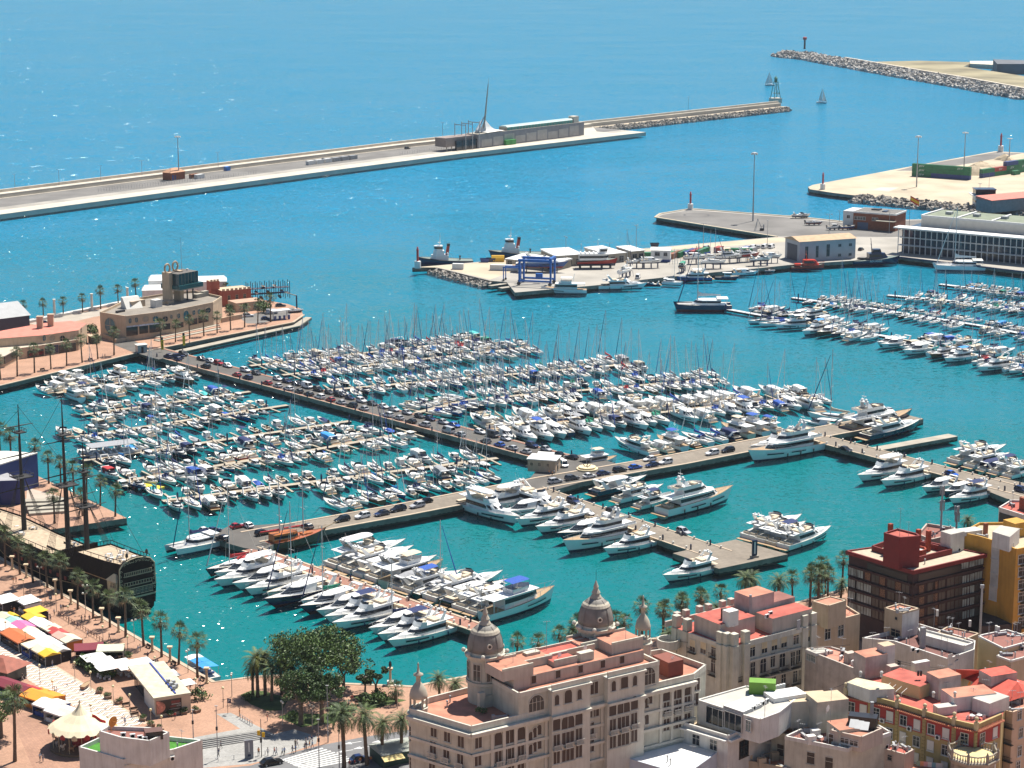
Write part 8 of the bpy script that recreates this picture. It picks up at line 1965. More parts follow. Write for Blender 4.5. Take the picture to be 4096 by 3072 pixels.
tree(B3(1600,800,2),5.5,3.0,4,'small umbrella-shaped dragon tree on the right lawn',(1,1,0),22,80,5,.5,.24);tree(B3(1690,810,2),6.5,3.4,5,'taller dragon tree on the right lawn',(1,0,1),24,80,5,.5,.24);tree(B2(10,1400,2),10,6,6,'leafy grey-green tree cut by the left edge',(0,2,2),45,70,6)
for i,(x,y,s)in enumerate(((1690,880,2.4),(1760,870,2.0),(1610,890,2.2),(1400,950,2.6),(1350,1000,2.2),(1460,960,2.0),(620,850,1.6),(1850,830,1.2),(1740,840,2.2),(980,1000,1.8))):
 shrub(B3(x,y,2),s,'dark shrub on the park lawns, %s by size'%ORD[i],'park shrubs',i)
yg=mat('palm_yellow_green',(.15,.16,.022),.7,.3,2)
for i,(x,yb,yt)in enumerate(((698,820,520),(765,800,500),(900,800,520),(930,770,500))):
 t=palm_px(B3,x,yb,yt,'date palm with yellow-green fronds in the park, %s from left'%ORD[i],'park palms',2.,True,11)
 for c in t.children:
  if c.name.startswith('crown'):c.material_slots[0].link='OBJECT';c.material_slots[0].material=yg
for i,(x,yb,yt)in enumerate(((815,850,580),(660,800,600),(1000,830,560))):
 palm_px(B3,x,yb,yt,'dark date palm in the park, %s from left'%ORD[i],'park palms',2.,True,11)
for i,(x,yb,yt)in enumerate(((1420,1416,985),(1618,1390,985),(1750,1360,1035),(1905,1340,1000))):
 palm_px(B3,x,yb,yt,'date palm beside the road, %s from left'%ORD[i],'roadside date palms',2.,True,13)
palm_px(B3,1860,870,770,'small bent fan palm on the right lawn','park palms')
t=thing('lantern_column','white stone lantern column by the water behind the lawn','lamp',B3(1815,705,2));mb=MB();mb.box(-.7,.7,-.7,.7,0,.6);mb.lathe([(.4,.6),(.25,1.2),(.2,3.6),(.3,3.7)],8);mb.build('column',whitewall,t);mb=MB();mb.lathe([(.15,3.7),(.35,4.1),(.3,4.8),(.05,5.2)],8);mb.build('lantern',blackp,t)
t=thing('globe_cluster_lamp','tall park lamp with a cluster of white globes','street lamp',B3(1380,870,2));mb=MB();mb.tube((0,0,0),(0,0,5.4),.12,.08,6);mb.build('pole',steel_b,t)
for a,z in((0,5.3),(1.57,5.3),(3.14,5.3),(4.71,5.3),(0,6.0)):
 mb=MB();r_=.75 if z<5.5 else 0;mb.sph((r_*math.cos(a),r_*math.sin(a),z),.35,10,6);mb.tube((0,0,5.0),(r_*math.cos(a),r_*math.sin(a),z-.3),.04,.04,4);mb.build('globe',mat('globe_white',(.72,.70,.62)),t,True)
t=thing('bronze_statue','dark bronze standing statue behind the dragon trees','statue',B3(1610,700,2),R(180));box_part('pedestal',t,-.5,.5,-.5,.5,0,1.6,concrete);o=put('figure',PEO['stand'],t,(0,0,1.6))
for sl in o.material_slots:sl.link='OBJECT';sl.material=blackp
for i,(f,x,yb,yt)in enumerate(((B4,828,590,455),(B4,985,600,455),(B4,1130,540,395),(B4,1240,500,310),(B4,1530,470,300),(B4,1580,460,320),(B4,1712,470,215),(B4,1862,440,240),(B4,1990,370,180),(B4,2140,300,145),(B5,108,560,285),(B5,265,470,215),(B5,442,400,165),(B5,598,330,125),(B5,1225,260,0),(B5,1375,300,10),(B5,1440,300,-20),(B5,1520,290,-10),(B6,95,900,660),(B6,205,870,585),(B6,240,880,640),(B6,395,830,560))):
 palm_px(f,x,yb+12,yt+16,'fan palm behind the town houses, %s from left along the quay'%ORD[i],'palms along the town quay',2.,False,16)
for i,(f,x,yb,yt)in enumerate(((B4,285,900,745),(B4,390,860,775),(B4,1215,520,400),(B4,1905,560,420),(B5,820,300,60),(B5,870,280,40),(B5,1095,290,60),(B5,560,380,300),(B6,175,960,830),(B6,385,920,790),(B5,150,600,510),(B6,1590,290,240))):
 palm_px(f,x,yb+12,yt,'date palm behind the town houses, %s from left along the quay'%ORD[i],'palms along the town quay',2.,True,12)
 # ========================== people on the quays
def crowd(lst,where,poses=None):
 for i,(f,x,y)in enumerate(lst):
  person(f(x,y,2.03),prn.uniform(0,6.28),where%ORD[i])
crowd(((B2,115,75),(B2,140,70),(B2,405,180),(B2,345,175),(B2,525,310),(B2,543,305),(B2,100,320),(B2,123,330),(B2,703,408),(B2,732,398),(B2,770,405),(B2,940,562),(B2,1188,665),(B2,1205,655),(B2,1270,725),(B2,1357,788),(B2,1430,815),(B2,1470,820),(B2,1712,938),(B2,1635,990)),'on the quay promenade, %s from upper left')
crowd(((B2,128,895),(B2,195,905),(B2,470,1020),(B2,488,1025),(B2,528,735),(B2,575,660),(B2,1075,1290),(B2,345,1600),(B2,370,1605),(B2,1505,1240)),'near the wave paving, %s from left')
crowd(((B3,545,978),(B3,778,1022),(B3,1465,895),(B3,1492,860),(B3,388,1252),(B3,370,1320),(B3,783,1310),(B3,838,1305),(B3,856,1305),(B3,905,1310),(B3,922,1305),(B3,990,1292),(B3,1018,1285),(B3,1015,1245),(B3,1032,1242),(B3,1095,1268),(B3,1108,1262),(B3,1135,1255),(B3,1158,1250),(B3,1132,1210),(B3,1152,1205),(B3,1105,1225),(B3,705,1312),(B3,1470,1412),(B3,1515,1410),(B3,1560,1395),(B3,1650,1380)),'near the zebra crossing, %s from left')
crowd(((S5,300,260),(S5,520,400),(S5,480,640),(S5,620,620),(S5,690,690),(S5,760,640),(S5,250,600),(S5,340,690),(S5,450,780),(S5,200,330),(S5,560,340),(S5,800,470),(S5,900,560),(S5,850,760),(S5,660,810),(S5,540,870)),'shopping between the market stalls, %s')
crowd(((A5,700,738),(A5,715,736),(A5,610,755),(A5,1290,640)),'on the mole promenade, %s from left')
crowd(((C5,1400,205),(C5,1425,210),(C5,1440,200),(C5,1190,300)),'by the pier booth, %s from left')
# ========================== town buildings: kit
roofpink=mat('salmon_terrace',(.43,.19,.125),.9,.22,.4);roofred=mat('red_terrace',(.40,.095,.07),.9,.25,.4);roofgrey=mat('pale_roof',(.44,.42,.38),.9,.12,.3);roofbrown=mat('brown_roof',(.24,.10,.08),.9,.15,.4);roofsand=mat('sand_roof',(.48,.38,.26),.9,.1,.4)
stone=mat('carbonell_stone',(.40,.36,.29),.85,.1,.5);stone2=mat('cream_stucco',(.50,.48,.40),.85,.14,.5,detail=8);trim=mat('white_stone_trim',(.55,.53,.46),.8,.06,.6);domem=mat('slate_dome',(.20,.185,.165),.7,.18,.8)
whiteb=mat('white_stucco',(.60,.59,.56),.85,.11,.4,detail=8);pinkw=mat('pinkish_stucco',(.47,.40,.345),.85,.08,.4);stain=mat('stained_stucco',(.44,.40,.36),.9,.28,.35,detail=8);yellowb=mat('yellow_stucco',(.52,.285,.05),.85,.08,.4);ochre=mat('ochre_stucco',(.42,.32,.14),.85,.12,.5);crimson=mat('crimson_stucco',(.36,.045,.04),.85,.12,.5);beigeb=mat('beige_stucco',(.46,.37,.265),.85,.07,.4);darkb=mat('dark_brown_brick',(.042,.017,.015),.8,.25,.6);maroonb=mat('maroon_paint',(.17,.014,.014),.75,.12,.6)
shut=mat('white_shutter',(.66,.64,.60),.7,.05);shutb=mat('brown_shutter',(.06,.035,.025),.7,.1);beigeshut=mat('beige_shutter',(.55,.45,.28),.7)
mb=MB();mb.box(-.5,.5,-.2,.2,.1,.95,0);mb.lathe([(.01,0),(.34,.0)],12,(0,0,0),1);mb.v[8:]=[(x,-.21,y+.52)for x,y,z in mb.v[8:]];ACM=mb.mesh('air_unit',[white_c,rubber])
ANT=[]
for h in(3.5,6.5):
 mb=MB();mb.tube((0,0,0),(0,0,h),.05,.03,5);mb.tube((-.7,0,h-.2),(.7,0,h-.2),.025,.025,4);[mb.tube((x,-.35,h-.2),(x,.35,h-.2),.02,.02,4)for x in(-.6,-.2,.2,.6)];ANT.append(mb.mesh('antenna',steel_b))
mb=MB();mb.lathe([(.02,0),(.4,.06),(.65,.2)],12);mb.v=[(x,-z-.1,y+1.2)for x,y,z in mb.v];mb.tube((0,0,0),(0,0,1.2),.05,.05,5);mb.tube((0,-.1,1.2),(0,-.7,1.25),.02,.02,4);DISH=mb.mesh('satellite_dish',white_c)
mb=MB();mb.tube((0,0,0),(0,0,1.1),.12,.12,6);mb.lathe([(.22,1.1),(.2,1.3),(.03,1.4)],6);VENT=mb.mesh('vent_pipe',grey_c);mb=MB();mb.box(-1.4,1.4,-.25,.25,.15,.6);mb.box(-1.4,-.9,-.35,.35,0,.9);DUCT=mb.mesh('roof_duct',steel_b)
for m_ in(stone2,whiteb,pinkw,stain,yellowb,ochre,beigeb,trim):streaks(m_,.35)
class Bld:
 def __init__(s,name,label,fr,z,pts,wall,roof,par=.9,cat='building',z0=0.,parm=None,pw=.3):
  s.P=[fr(x,y,z)for x,y in pts];s.fr,s.z,s.wm=fr,z,wall
  a=sum(s.P[i].x*s.P[(i+1)%len(s.P)].y-s.P[(i+1)%len(s.P)].x*s.P[i].y for i in range(len(s.P)))
  if a<0:s.P.reverse()
  s.c=sum(s.P,Vector())/len(s.P)
  s.t=thing(name,label,cat,(s.c.x,s.c.y,z0));s.O=Vector((s.c.x,s.c.y,z0))
  mb=MB();mb.prism([p-s.O for p in s.P],0,z-z0,0,1);mb.build('wall',[wall,roof],s.t)
  if par:s.parapet(s.P,z,par,parm or wall,pw)
  r=random.Random(len(label));n=len(s.P)
  for k in range(7):
   i=r.randrange(n);q=s.c.lerp(s.P[i].lerp(s.P[(i+1)%n],r.random()),r.uniform(.45,.85))-s.O;q.z=z-z0
   if k<3:put('vent_pipe',VENT,s.t,q)
   elif k<5:put('roof_duct',DUCT,s.t,q,r.uniform(0,3))
   else:put('antenna',ANT[0],s.t,q,r.uniform(0,3))
 def parapet(s,P,z,h,m,pw=.3):
  for a,b in zip(P,P[1:]+P[:1]):
   d=(b-a).xy.normalized();n=Vector((d.y,-d.x));a2,b2=(a-s.O).xy,(b-s.O).xy
   mb=MB();mb.prism([a2+n*.05-d*.02,b2+n*.05+d*.02,b2-n*pw,a2-n*pw],z-s.O.z-.02,z-s.O.z+h);mb.build('parapet',m,s.t)
 def tier(s,pts,z,wall,roof,par=0,name='upper_storey',base=None,fr=None):
  P=[(fr or s.fr)(x,y,z)for x,y in pts]
  a=sum(P[i].x*P[(i+1)%len(P)].y-P[(i+1)%len(P)].x*P[i].y for i in range(len(P)))
  if a<0:P.reverse()
  mb=MB();mb.prism([p-s.O for p in P],(s.z if base is None else base)-s.O.z-.05,z-s.O.z,0,1);mb.build(name,[wall,roof],s.t)
  if par:s.parapet(P,z,par,wall)
  return P
 def fi(s,P,x0,y0,x1,y1,fr=None,z=None):
  """face of P nearest to the edge drawn between two points"""
  f=fr or s.fr;z=z or s.z;m=(f(x0,y0,z)+f(x1,y1,z))/2
  best=min(range(len(P)),key=lambda i:((P[i]+P[(i+1)%len(P)])/2-m).length)
  a,b=P[best],P[(best+1)%len(P)];d=(b-a).xy.normalized();return Vector((a.x,a.y,s.z)),Vector((d.y,-d.x,0)),ang(d)
 def wins(s,face,lst,me,fr=None,name='window'):
  p,n,rz=face
  for q in lst:
   c=hit(fr or s.fr,q[0],q[1],p+n*.03,n);put(name,q[2]if len(q)>2 else me,s.t,c-s.O,rz)
 def band(s,face,x0,y0,x1,y1,h,out,m,name='cornice',fr=None):
  p,n,rz=face;a=hit(fr or s.fr,x0,y0,p,n);b=hit(fr or s.fr,x1,y1,p,n);L_=(b-a).xy.length
  mb=MB();mb.box(0,L_,-out,.02,-h/2,h/2);put(name,mb.mesh(name,m),s.t,Vector((a.x,a.y,(a.z+b.z)/2))-s.O,rz)
 def rbox(s,x,y,sx,sy,sz,m,rz=.6,name='roof_block',z=None,top=None,fr=None):
  mb=MB();mb.box(-sx/2,sx/2,-sy/2,sy/2,0,sz,0,1 if top else None)
  return put(name,mb.mesh(name,[m,top]if top else m),s.t,(fr or s.fr)(x,y,z or s.z)-s.O,rz)
 def ac(s,x,y,rz=.6,z=None,fr=None):put('air_unit',ACM,s.t,(fr or s.fr)(x,y,z or s.z)-s.O,rz)
 def ant(s,x,y,h=4,z=None,fr=None):put('antenna',ANT[h>4],s.t,(fr or s.fr)(x,y,z or s.z)-s.O,x)
 def dish(s,x,y,z=None,m=None):put('satellite_dish',DISH,s.t,s.fr(x,y,z or s.z)-s.O,1.)
 # ========================== the domed corner building
b=Bld('domed_building','ornate cream corner building with two grey domes and salmon terraces',B4,25.,((75,985),(505,1112),(2080,738),(2165,672),(1850,560),(1000,700),(460,838),(200,905)),stone2,roofpink,1.1,parm=trim)
FL=b.fi(b.P,75,985,505,1112);FR=b.fi(b.P,505,1112,2080,738)
u_=Vector((math.cos(FR[2]),math.sin(FR[2]),0));n_=Vector((-u_.y,u_.x,0));A0=B4(505,1112,25)
sof=lambda x,y:(hit(B4,x,y,FR[0],FR[1])-A0).dot(u_)
s0,s1=sof(840,900),sof(1835,640)
def attic(P,z,name,m,tp,base):
 mb=MB();mb.prism([p-b.O for p in P],base-b.O.z,z-b.O.z,0,1);mb.build(name,[m,tp],b.t)
A1_=[A0+u_*s0,A0+u_*s1,A0+u_*s1+n_*15,A0+u_*s0+n_*15]
attic(A1_,29.4,'attic_storey',stone2,roofpink,25);b.parapet([p+Vector((0,0,4.4))for p in A1_],29.4,.8,trim,.3)
attic([A0+u_*(s0+1)+n_*3.2,A0+u_*(s1-1.2)+n_*3.2,A0+u_*(s1-1.2)+n_*14,A0+u_*(s0+1)+n_*14],31.6,'roof_storey',pinkw,roofpink,29.3)
AT=FR
for x0,x1 in((1048,1318),(1440,1700)):
 p,n,rz=FR;a=hit(B4,x0,1000,p,n);c=hit(B4,x1,940,p,n);L_=(c-a).xy.length
 mb=MB();mb.box(0,L_,-1.3,.2,-20,4.4);mb.box(-.2,L_+.2,-1.75,.2,4.4,4.8);mb.box(-.15,L_+.15,-1.8,.2,-.6,-.1);put('projecting_bay',mb.mesh('projecting_bay',trim),b.t,Vector((a.x,a.y,25))-b.O,rz)
 mb=MB();mb.box(0,L_,-1.3,-1.0,4.8,5.8);put('bay_parapet',mb.mesh('bay_parapet',trim),b.t,Vector((a.x,a.y,25))-b.O,rz)
for k in range(2):
 for zz,o_,m in((24.6,.95,trim),(24.15,.55,trim),(20.6,.3,trim),(17.3,.6,trim),(13.9,.4,trim)):
  f=(FL,FR)[k];p,n,rz=f;P0,P1=((75,985),(505,1112))if k==0 else((505,1112),(2080,738));a=B4(*P0,25);c=B4(*P1,25);L_=(c-a).xy.length;mb=MB();mb.box(-.3,L_+.3,-o_,.05,-.25,.25);put('cornice',mb.mesh('cornice',m),b.t,Vector((a.x,a.y,zz))-b.O,rz)
wA=wmesh(1.6,2.55,trim,shutb,True,0,cross=False);wB=wmesh(2.8,2.7,trim,shutb,True,1,cross=False);wC=wmesh(1.4,2.3,trim,shutb,False,1,cross=False);wD=wmesh(.95,1.9,trim,shutb,True,0,cross=False);wE=wmesh(3.2,3.6,trim,glass,True,3);wF=wmesh(2.6,2.3,trim,shutb,False,2,cross=False)
b.wins(FR,[(555,1225,wC),(695,1205,wA),(775,1190,wB),(858,1165,wA),(925,1180,wD),(955,1150,wD),(985,1130,wD),(1345,1010,wC),(1385,1000,wC),(1715,965,wD),(1745,940,wD),(1770,910,wD),(1885,890,wA),(1958,875,wB),(2032,850,wA),(2098,815,wC),(552,1350,wC),(695,1330,wC),(775,1310,wF),(855,1285,wC),(925,1270,wD),(955,1250,wD),(985,1230,wD),(1350,1130,wC),(1715,1075,wD),(1745,1055,wD),(1885,980,wC),(1958,965,wF),(2032,940,wC),(2090,920,wC),(965,985,wE),(1755,785,wE),(1360,845,wF),(1885,1100,wC),(1958,1085,wF),(2032,1060,wC),(1350,1250,wC),(695,1450,wC),(775,1430,wF),(855,1405,wC)],wA)
bayF=(FR[0]+FR[1]*1.3,FR[1],FR[2])
b.wins(bayF,[(1110,920,wD),(1190,905,wA),(1270,880,wD),(1512,820,wD),(1588,800,wA),(1662,782,wD),(1108,1100,wA),(1188,1085,wB),(1265,1060,wA),(1505,995,wA),(1582,975,wB),(1658,950,wA),(1108,1215,wC),(1188,1195,wF),(1265,1170,wC),(1505,1105,wC),(1580,1085,wF),(1656,1060,wC),(1108,1335,wC),(1188,1315,wF),(1265,1290,wC),(1505,1225,wC),(1580,1205,wF),(1656,1180,wC)],wA)
b.wins(FL,[(240,1145),(335,1180),(432,1220),(235,1265),(330,1300),(428,1340),(228,1390),(325,1425)],wC)
balm=MB();balm.box(-.9,.9,-.75,.05,-.18,0);[balm.lathe([(.06,0),(.1,.25),(.06,.5),(.06,.8)],5,(x,-.65,0))for x in(-.75,-.45,-.15,.15,.45,.75)];balm.box(-.9,.9,-.75,-.58,.8,.92);balm=balm.mesh('balcony',trim)
b.wins(FR,[(700,1345),(775,1325),(855,1300),(1885,990),(1960,975),(2032,950),(1350,1150)],balm,name='balcony');b.wins(bayF,[(1108,1232),(1188,1212),(1265,1188),(1505,1122),(1582,1102),(1656,1078)],balm,name='balcony');b.wins(FL,[(235,1285),(330,1318),(428,1358)],balm,name='balcony')
pilm=MB();pilm.box(-.3,.3,-.22,0,0,10.2);pilm.box(-.42,.42,-.3,0,10.2,10.7);pilm=pilm.mesh('pilaster',trim)
for x in(650,735,815,895,1030,1330,1425,1710,1840,1920,1995,2065):b.wins(FR,[(x,1525-(x-505)*.2375)],pilm,name='pilaster')
def dome(c,zb,r,zr,nm,sc=1.):
 o=bpy.data.objects.new(nm,None);COL.objects.link(o);o.parent=b.t;o.location=Vector((c.x,c.y,zb))-b.O;h=zr-zb
 mb=MB();mb.lathe([(r,0),(r,h*.38),(r*1.1,h*.4),(r*1.1,h*.46),(r*.98,h*.46),(r*.98,h*.92),(r*1.14,h*.94),(r*1.18,h),(r*1.02,h),(r*1.0,h+.5)],24);mb.build('drum',stone2,o)
 for k in range(8):
  a=k*math.pi/4+.3;me=wmesh(round(.42*r,1),round(h*.34,1),trim,glass,False,1);put('window',me,o,(r*.985*math.cos(a),r*.985*math.sin(a),h*.5),a+math.pi/2)
  mb=MB();mb.sph((0,0,0),.42*sc,8,5,0,1);q=mb.build('scroll',trim,o);q.location=(r*1.22*math.cos(a+.39),r*1.22*math.sin(a+.39),h+.3)
 z0=h+.5;mb=MB();pr=[(r*1.0*math.cos(t_)**.8 if t_<1.35 else r*.28,z0+r*1.5*math.sin(t_))for t_ in(0,.18,.38,.6,.82,1.02,1.2,1.36)];mb.lathe(pr,24);di=mb.build('dome_shell',domem,o,True)
 mb=MB();mb.lathe([(r*.78,z0+r*1.08),(r*.82,z0+r*1.02),(r*.74,z0+r*1.16),(r*.60,z0+r*1.26)],24);mb.build('dome_garland',stone,di)
 for k in range(8):
  a=k*math.pi/4;mb=MB();pts=[Vector((q[0]*1.01*math.cos(a),q[0]*1.01*math.sin(a),q[1]))for q in pr[:7]];mb.path(pts,.07*sc,4);mb.build('rib',domem,di)
 a=ang(Vector((-c.x,-c.y)))+.25;mb=MB();mb.tube((0,0,0),(.25,0,0),.45*sc,.5*sc,10);mb.tube((.2,0,0),(.27,0,0),.28*sc,.28*sc,10,1);q=mb.build('oculus',[trim,blackp],di);q.location=(r*.93*math.cos(a),r*.93*math.sin(a),z0+r*.45);q.rotation_euler[2]=a
 zt=z0+r*1.46;mb=MB();mb.lathe([(r*.3,zt-.2),(r*.34,zt+.1),(r*.2,zt+.9),(r*.26,zt+1.0),(r*.12,zt+1.9),(r*.16,zt+2.1),(.05,zt+3.4)],10);mb.build('finial',stone,o);mb=MB();mb.tube((0,0,zt+3.3),(0,0,zt+5.5),.05,.02,4);mb.build('lightning_rod',blackp,o)
dome(B4(605,882,25),25,3.25,34.2,'dome_tower');dome(B4(1385,352,34.5),25,3.3,34.5,'dome_tower')
def turret(c,zb,r,H,nm):
 o=bpy.data.objects.new(nm,None);COL.objects.link(o);o.parent=b.t;o.location=Vector((c.x,c.y,zb))-b.O
 mb=MB();mb.lathe([(r*1.25,-23),(r*1.25,-.6),(r*1.45,-.5),(r*1.45,-.1),(r*1.2,0),(r*1.2,.8)],14);mb.build('round_bay',stone2,o)
 for k in range(6):
  a=k*math.pi/3;mb=MB();mb.tube((r*math.cos(a),r*math.sin(a),.8),(r*math.cos(a),r*math.sin(a),2.6),.2,.18,6);mb.build('lantern_column',stone,o)
 mb=MB();mb.lathe([(r*1.1,2.6),(r*1.15,2.9),(r*1.1,3.3),(r*.95,4.2),(r*.6,5.0),(r*.3,5.5),(r*.28,6.6),(r*.62,6.8),(r*.62,7.0),(r*.2,7.3),(.12,8.6),(.2,8.8),(.05,9.2)],14);mb.build('cupola',stone,o,True)
 for zz in(-5.2,-10.8,-16.4):
  for k in range(3):a=ang(Vector((-c.x,-c.y)))+(k-1)*.85;put('window',wmesh(.9,2.7,trim,glass,False,1),o,(r*1.26*math.cos(a),r*1.26*math.sin(a),zz),a+math.pi/2)
turret(B4(132,962,25),25,1.45,9,'corner_turret');turret(B4(1718,470,29),29,1.3,9,'corner_turret')
rz=FR[2]
for f_,dy,sx,sy,sz,m,tp in((.06,6,6.5,6,1.9,pinkw,roofpink),(.26,9,7,5,1.1,stone2,roofpink),(.42,6,5,3.5,.9,pinkw,roofred),(.55,10,10,4,.8,stone2,roofred),(.86,7,7,6,1.9,pinkw,roofpink),(.72,11,6,5,1.2,stone2,roofpink)):
 mb=MB();mb.box(-sx/2,sx/2,-sy/2,sy/2,0,sz,0,1);put('roof_pavilion',mb.mesh('roof_pavilion',[m,tp]),b.t,A0+u_*lerp(s0,s1,f_)+n_*dy+Vector((0,0,6.6))-b.O,rz)
 for yy in(-sy/2,sy/2-.3):mb=MB();mb.box(-sx/2,sx/2,yy,yy+.3,sz,sz+.45);put('roof_rim',mb.mesh('roof_rim',stone2),b.t,A0+u_*lerp(s0,s1,f_)+n_*dy+Vector((0,0,6.6))-b.O,rz)
for f_,dy in((.17,4.5),(.34,5),(.5,4.5),(.66,4.5),(.8,4.5)):
 for z_ in(30.0,):put('window',wmesh(1.0,1.4,pinkw,shutb,False,0,cross=False),b.t,A0+u_*lerp(s0,s1,f_)+n_*3.17+Vector((0,0,z_-25))-b.O,rz)
for x,y in((930,600),(1400,500),(1310,600)):b.rbox(x,y,3,1.4,1.6,stone2,rz,'chimney_stack',31.6)
for x,y,z in((575,950,25),(710,640,30)):b.rbox(x,y,1.2,.9,3.2,stone2 if z==25 else yellowb,rz,'chimney',z)
b.rbox(640,930,5,.4,2.2,stone2,rz,'terrace_wall',25);b.rbox(1895,690,3.5,5,3,mat('timber_hut',(.2,.06,.04),.8),rz,'roof_hut',25);b.dish(1120,610,31.6);b.dish(1300,560,31.6)
for x,y,h in((800,690,6),(1037,560,6),(1597,530,6),(958,600,3)):b.ant(x,y,h,31.6)
put('terrace_plant',shrubs[1],b.t,B4(575,985,25)-b.O).scale=(1.2,1.2,1.2)
# ========================== white house with battlement pillars
b=Bld('pillared_house','white town house with tall corner pillars and red roof terrace',B5,21.,((210,452),(340,500),(600,590),(745,612),(830,575),(1405,425),(1340,345),(700,300)),stone2,roofred,0)
WF,WR=b.fi(b.P,340,500,600,590),b.fi(b.P,830,575,1405,425)
for x,y in((228,448),(320,480),(610,590),(660,602),(720,608),(818,585),(1318,445),(1392,425)):b.rbox(x,y,1.4,1.4,2.6,stone2,WR[2],'pillar',20.9).scale[2]=1;q_=MB();q_.box(-.75,.75,-.75,.75,-19,0);put('pillar_shaft',q_.mesh('pillar_shaft',stone2),b.t,B5(x,y,21)-b.O,WR[2])
p=b.P;b.band(WR,840,590,1310,460,1.1,.3,trim,'pierced_parapet');b.band(WF,345,515,590,595,.9,.3,trim,'scalloped_parapet')
for x,y in((232,400),(308,378),(425,345),(500,328),(622,298),(695,280)):b.rbox(x,y+15,1.2,1.2,2.4,pinkw,WR[2],'battlement')
b.rbox(480,360,22,.4,1.2,pinkw,WR[2],'rear_parapet')
w1=wmesh(1.5,2.4,trim,glass,False,1,beigeshut,.6);w2=wmesh(1.5,2.4,trim,glass,False,1,beigeshut,.2);w3=wmesh(1.6,3.2,trim,glass,True,1);w4=wmesh(1.2,3.0,trim,glass,False,1)
b.wins(WF,[(365,655,w1),(457,675,w1),(550,700,w2),(548,840,w3)],w1);b.wins(WR,[(772,725,w2),(877,700,w2),(982,670,w1),(1067,645,w1),(1150,620,w1),(1253,595,w2),(1357,570,w1),(765,890,w3),(840,890,w4),(882,870,w4),(970,840,w3),(1053,790,w4),(1135,790,w3),(1225,780,w4),(1270,765,w4),(1060,985,w4),(1145,960,w4),(1245,920,w4),(1300,860,w4)],w1)
irb=MB();irb.box(-1.1,1.1,-.7,0,-.12,0);[irb.box(-1.05+.15*i,-1.02+.15*i,-.68,-.65,0,.95)for i in range(15)];irb.box(-1.1,1.1,-.7,-.64,.93,1.0);irb=irb.mesh('iron_balcony',blackp)
b.wins(WR,[(765,905),(860,895),(972,860),(1060,835),(1145,810),(1245,790),(1060,1000),(1145,975),(1245,935)],irb,name='iron_balcony');b.wins(WF,[(545,860),(365,665),(550,708)],irb,name='iron_balcony')
for yy in(745,925):b.band(WR,760,yy+25,1310,yy-135,.35,.4,trim)
b.rbox(640,490,9.5,8,3.6,pinkw,WR[2],'roof_house',None,roofred);b.rbox(1150,440,11,5,3.4,pinkw,WR[2],'roof_house',None,roofred);b.rbox(890,400,6.5,5,6.5,stain,WR[2],'stair_tower',None,roofpink);b.rbox(1080,350,6,5,4.2,stain,WR[2],'stair_tower',None,roofbrown)
b.rbox(690,430,2.6,2,3.2,shut,WR[2],'chimney',24);b.rbox(640,400,1.2,1.0,2.8,shutb,WR[2],'chimney',24);b.ac(1005,375,.6,24);b.ac(1035,350,.6,24);b.rbox(860,330,.5,.5,4,steel_b,0,'flue',24)
for x in(1060,1100,1185,1275):b.rbox(x,470,.9,.15,2.1,grey_c,WR[2],'door')
mb=MB();mb.lathe([(2.2,0),(2.4,.3),(2.4,2),(2.1,2),(2.1,.4)],16);o=mb.build('round_balcony',trim,b.t);o.location=B5(158,625,17)-b.O
# ========================== beige house with air units
b=Bld('beige_house','beige house with cube penthouse and three air units',B6,17.5,((-60,1150),(130,1215),(570,1100),(440,1020),(230,1010),(0,1060)),beigeb,roofpink,.5)
BF=b.fi(b.P,130,1215,570,1100);b.wins(BF,[(260,1320),(385,1290)],wmesh(1.6,2.6,whiteb,glass,False,1));P=b.tier(((115,965),(270,1010),(440,958),(290,918)),22.5,beigeb,roofpink,.2)
for x in(115,172,228):b.ac(x,1115+(x-115)*.12,.9)
fence(B6(130,1400,12),B6(570,1280,12),1.1,12,'black roof railing in front of the beige house',blackp,'railing')
# ========================== dark brown apartment block
b=Bld('brown_apartment_block','dark brown six-storey apartment block with maroon roof rim',B6,22.,((465,495),(1075,680),(1742,525),(1150,400)),darkb,roofsand,.0)
DL,DR=b.fi(b.P,465,495,1075,680),b.fi(b.P,1075,680,1742,525)
mb=MB();c=b.c;ov=[c+(p-c)*1.05 for p in b.P];mb.prism([p-b.O for p in ov],21.5,22.1,0,1);mb.build('eaves_slab',[maroonb,mat('ribbed_roof',(.42,.36,.27),.85,.12,1)],b.t);b.parapet(ov,22.1,.3,maroonb,.35)
inner=[B6(*q,22.2)for q in((680,480),(1075,600),(1440,510),(1120,430),(900,400))]
b.parapet(inner if True else[],22.1,1.3,maroonb,.3)
b.tier(((795,325),(945,370),(1140,355),(1105,330),(925,285)),29,maroonb,roofred,.4,'penthouse',22)
oc=B6(1105,535,22);mb=MB();mb.lathe([(2.2,0),(2.2,2.0),(1.9,2.0),(1.9,1.4)],8,a0=.4);o=mb.build('octagonal_tank',[mat('orange_red_paint',(.33,.05,.02),.8)],b.t);o.location=oc-b.O;mb=MB();mb.lathe([(1.88,1.3),(1.88,1.5)],8,a0=.4);o=mb.build('tank_cover',mat('cover_grey',(.42,.46,.46),.7),b.t);o.location=oc-b.O
for x,y,h in((995,560,4),(1212,490,5),(855,345,3),(1120,400,3)):b.rbox(x,y,.9,.9,h,mat('orange_red_paint',(.33,.05,.02)),DR[2],'chimney',22 if y>450 else 26)
b.rbox(1440,480,4.4,3.2,4.6,whiteb,DR[2],'white_plant_room',22,roofgrey);b.ac(1455,500);b.ac(1505,490)
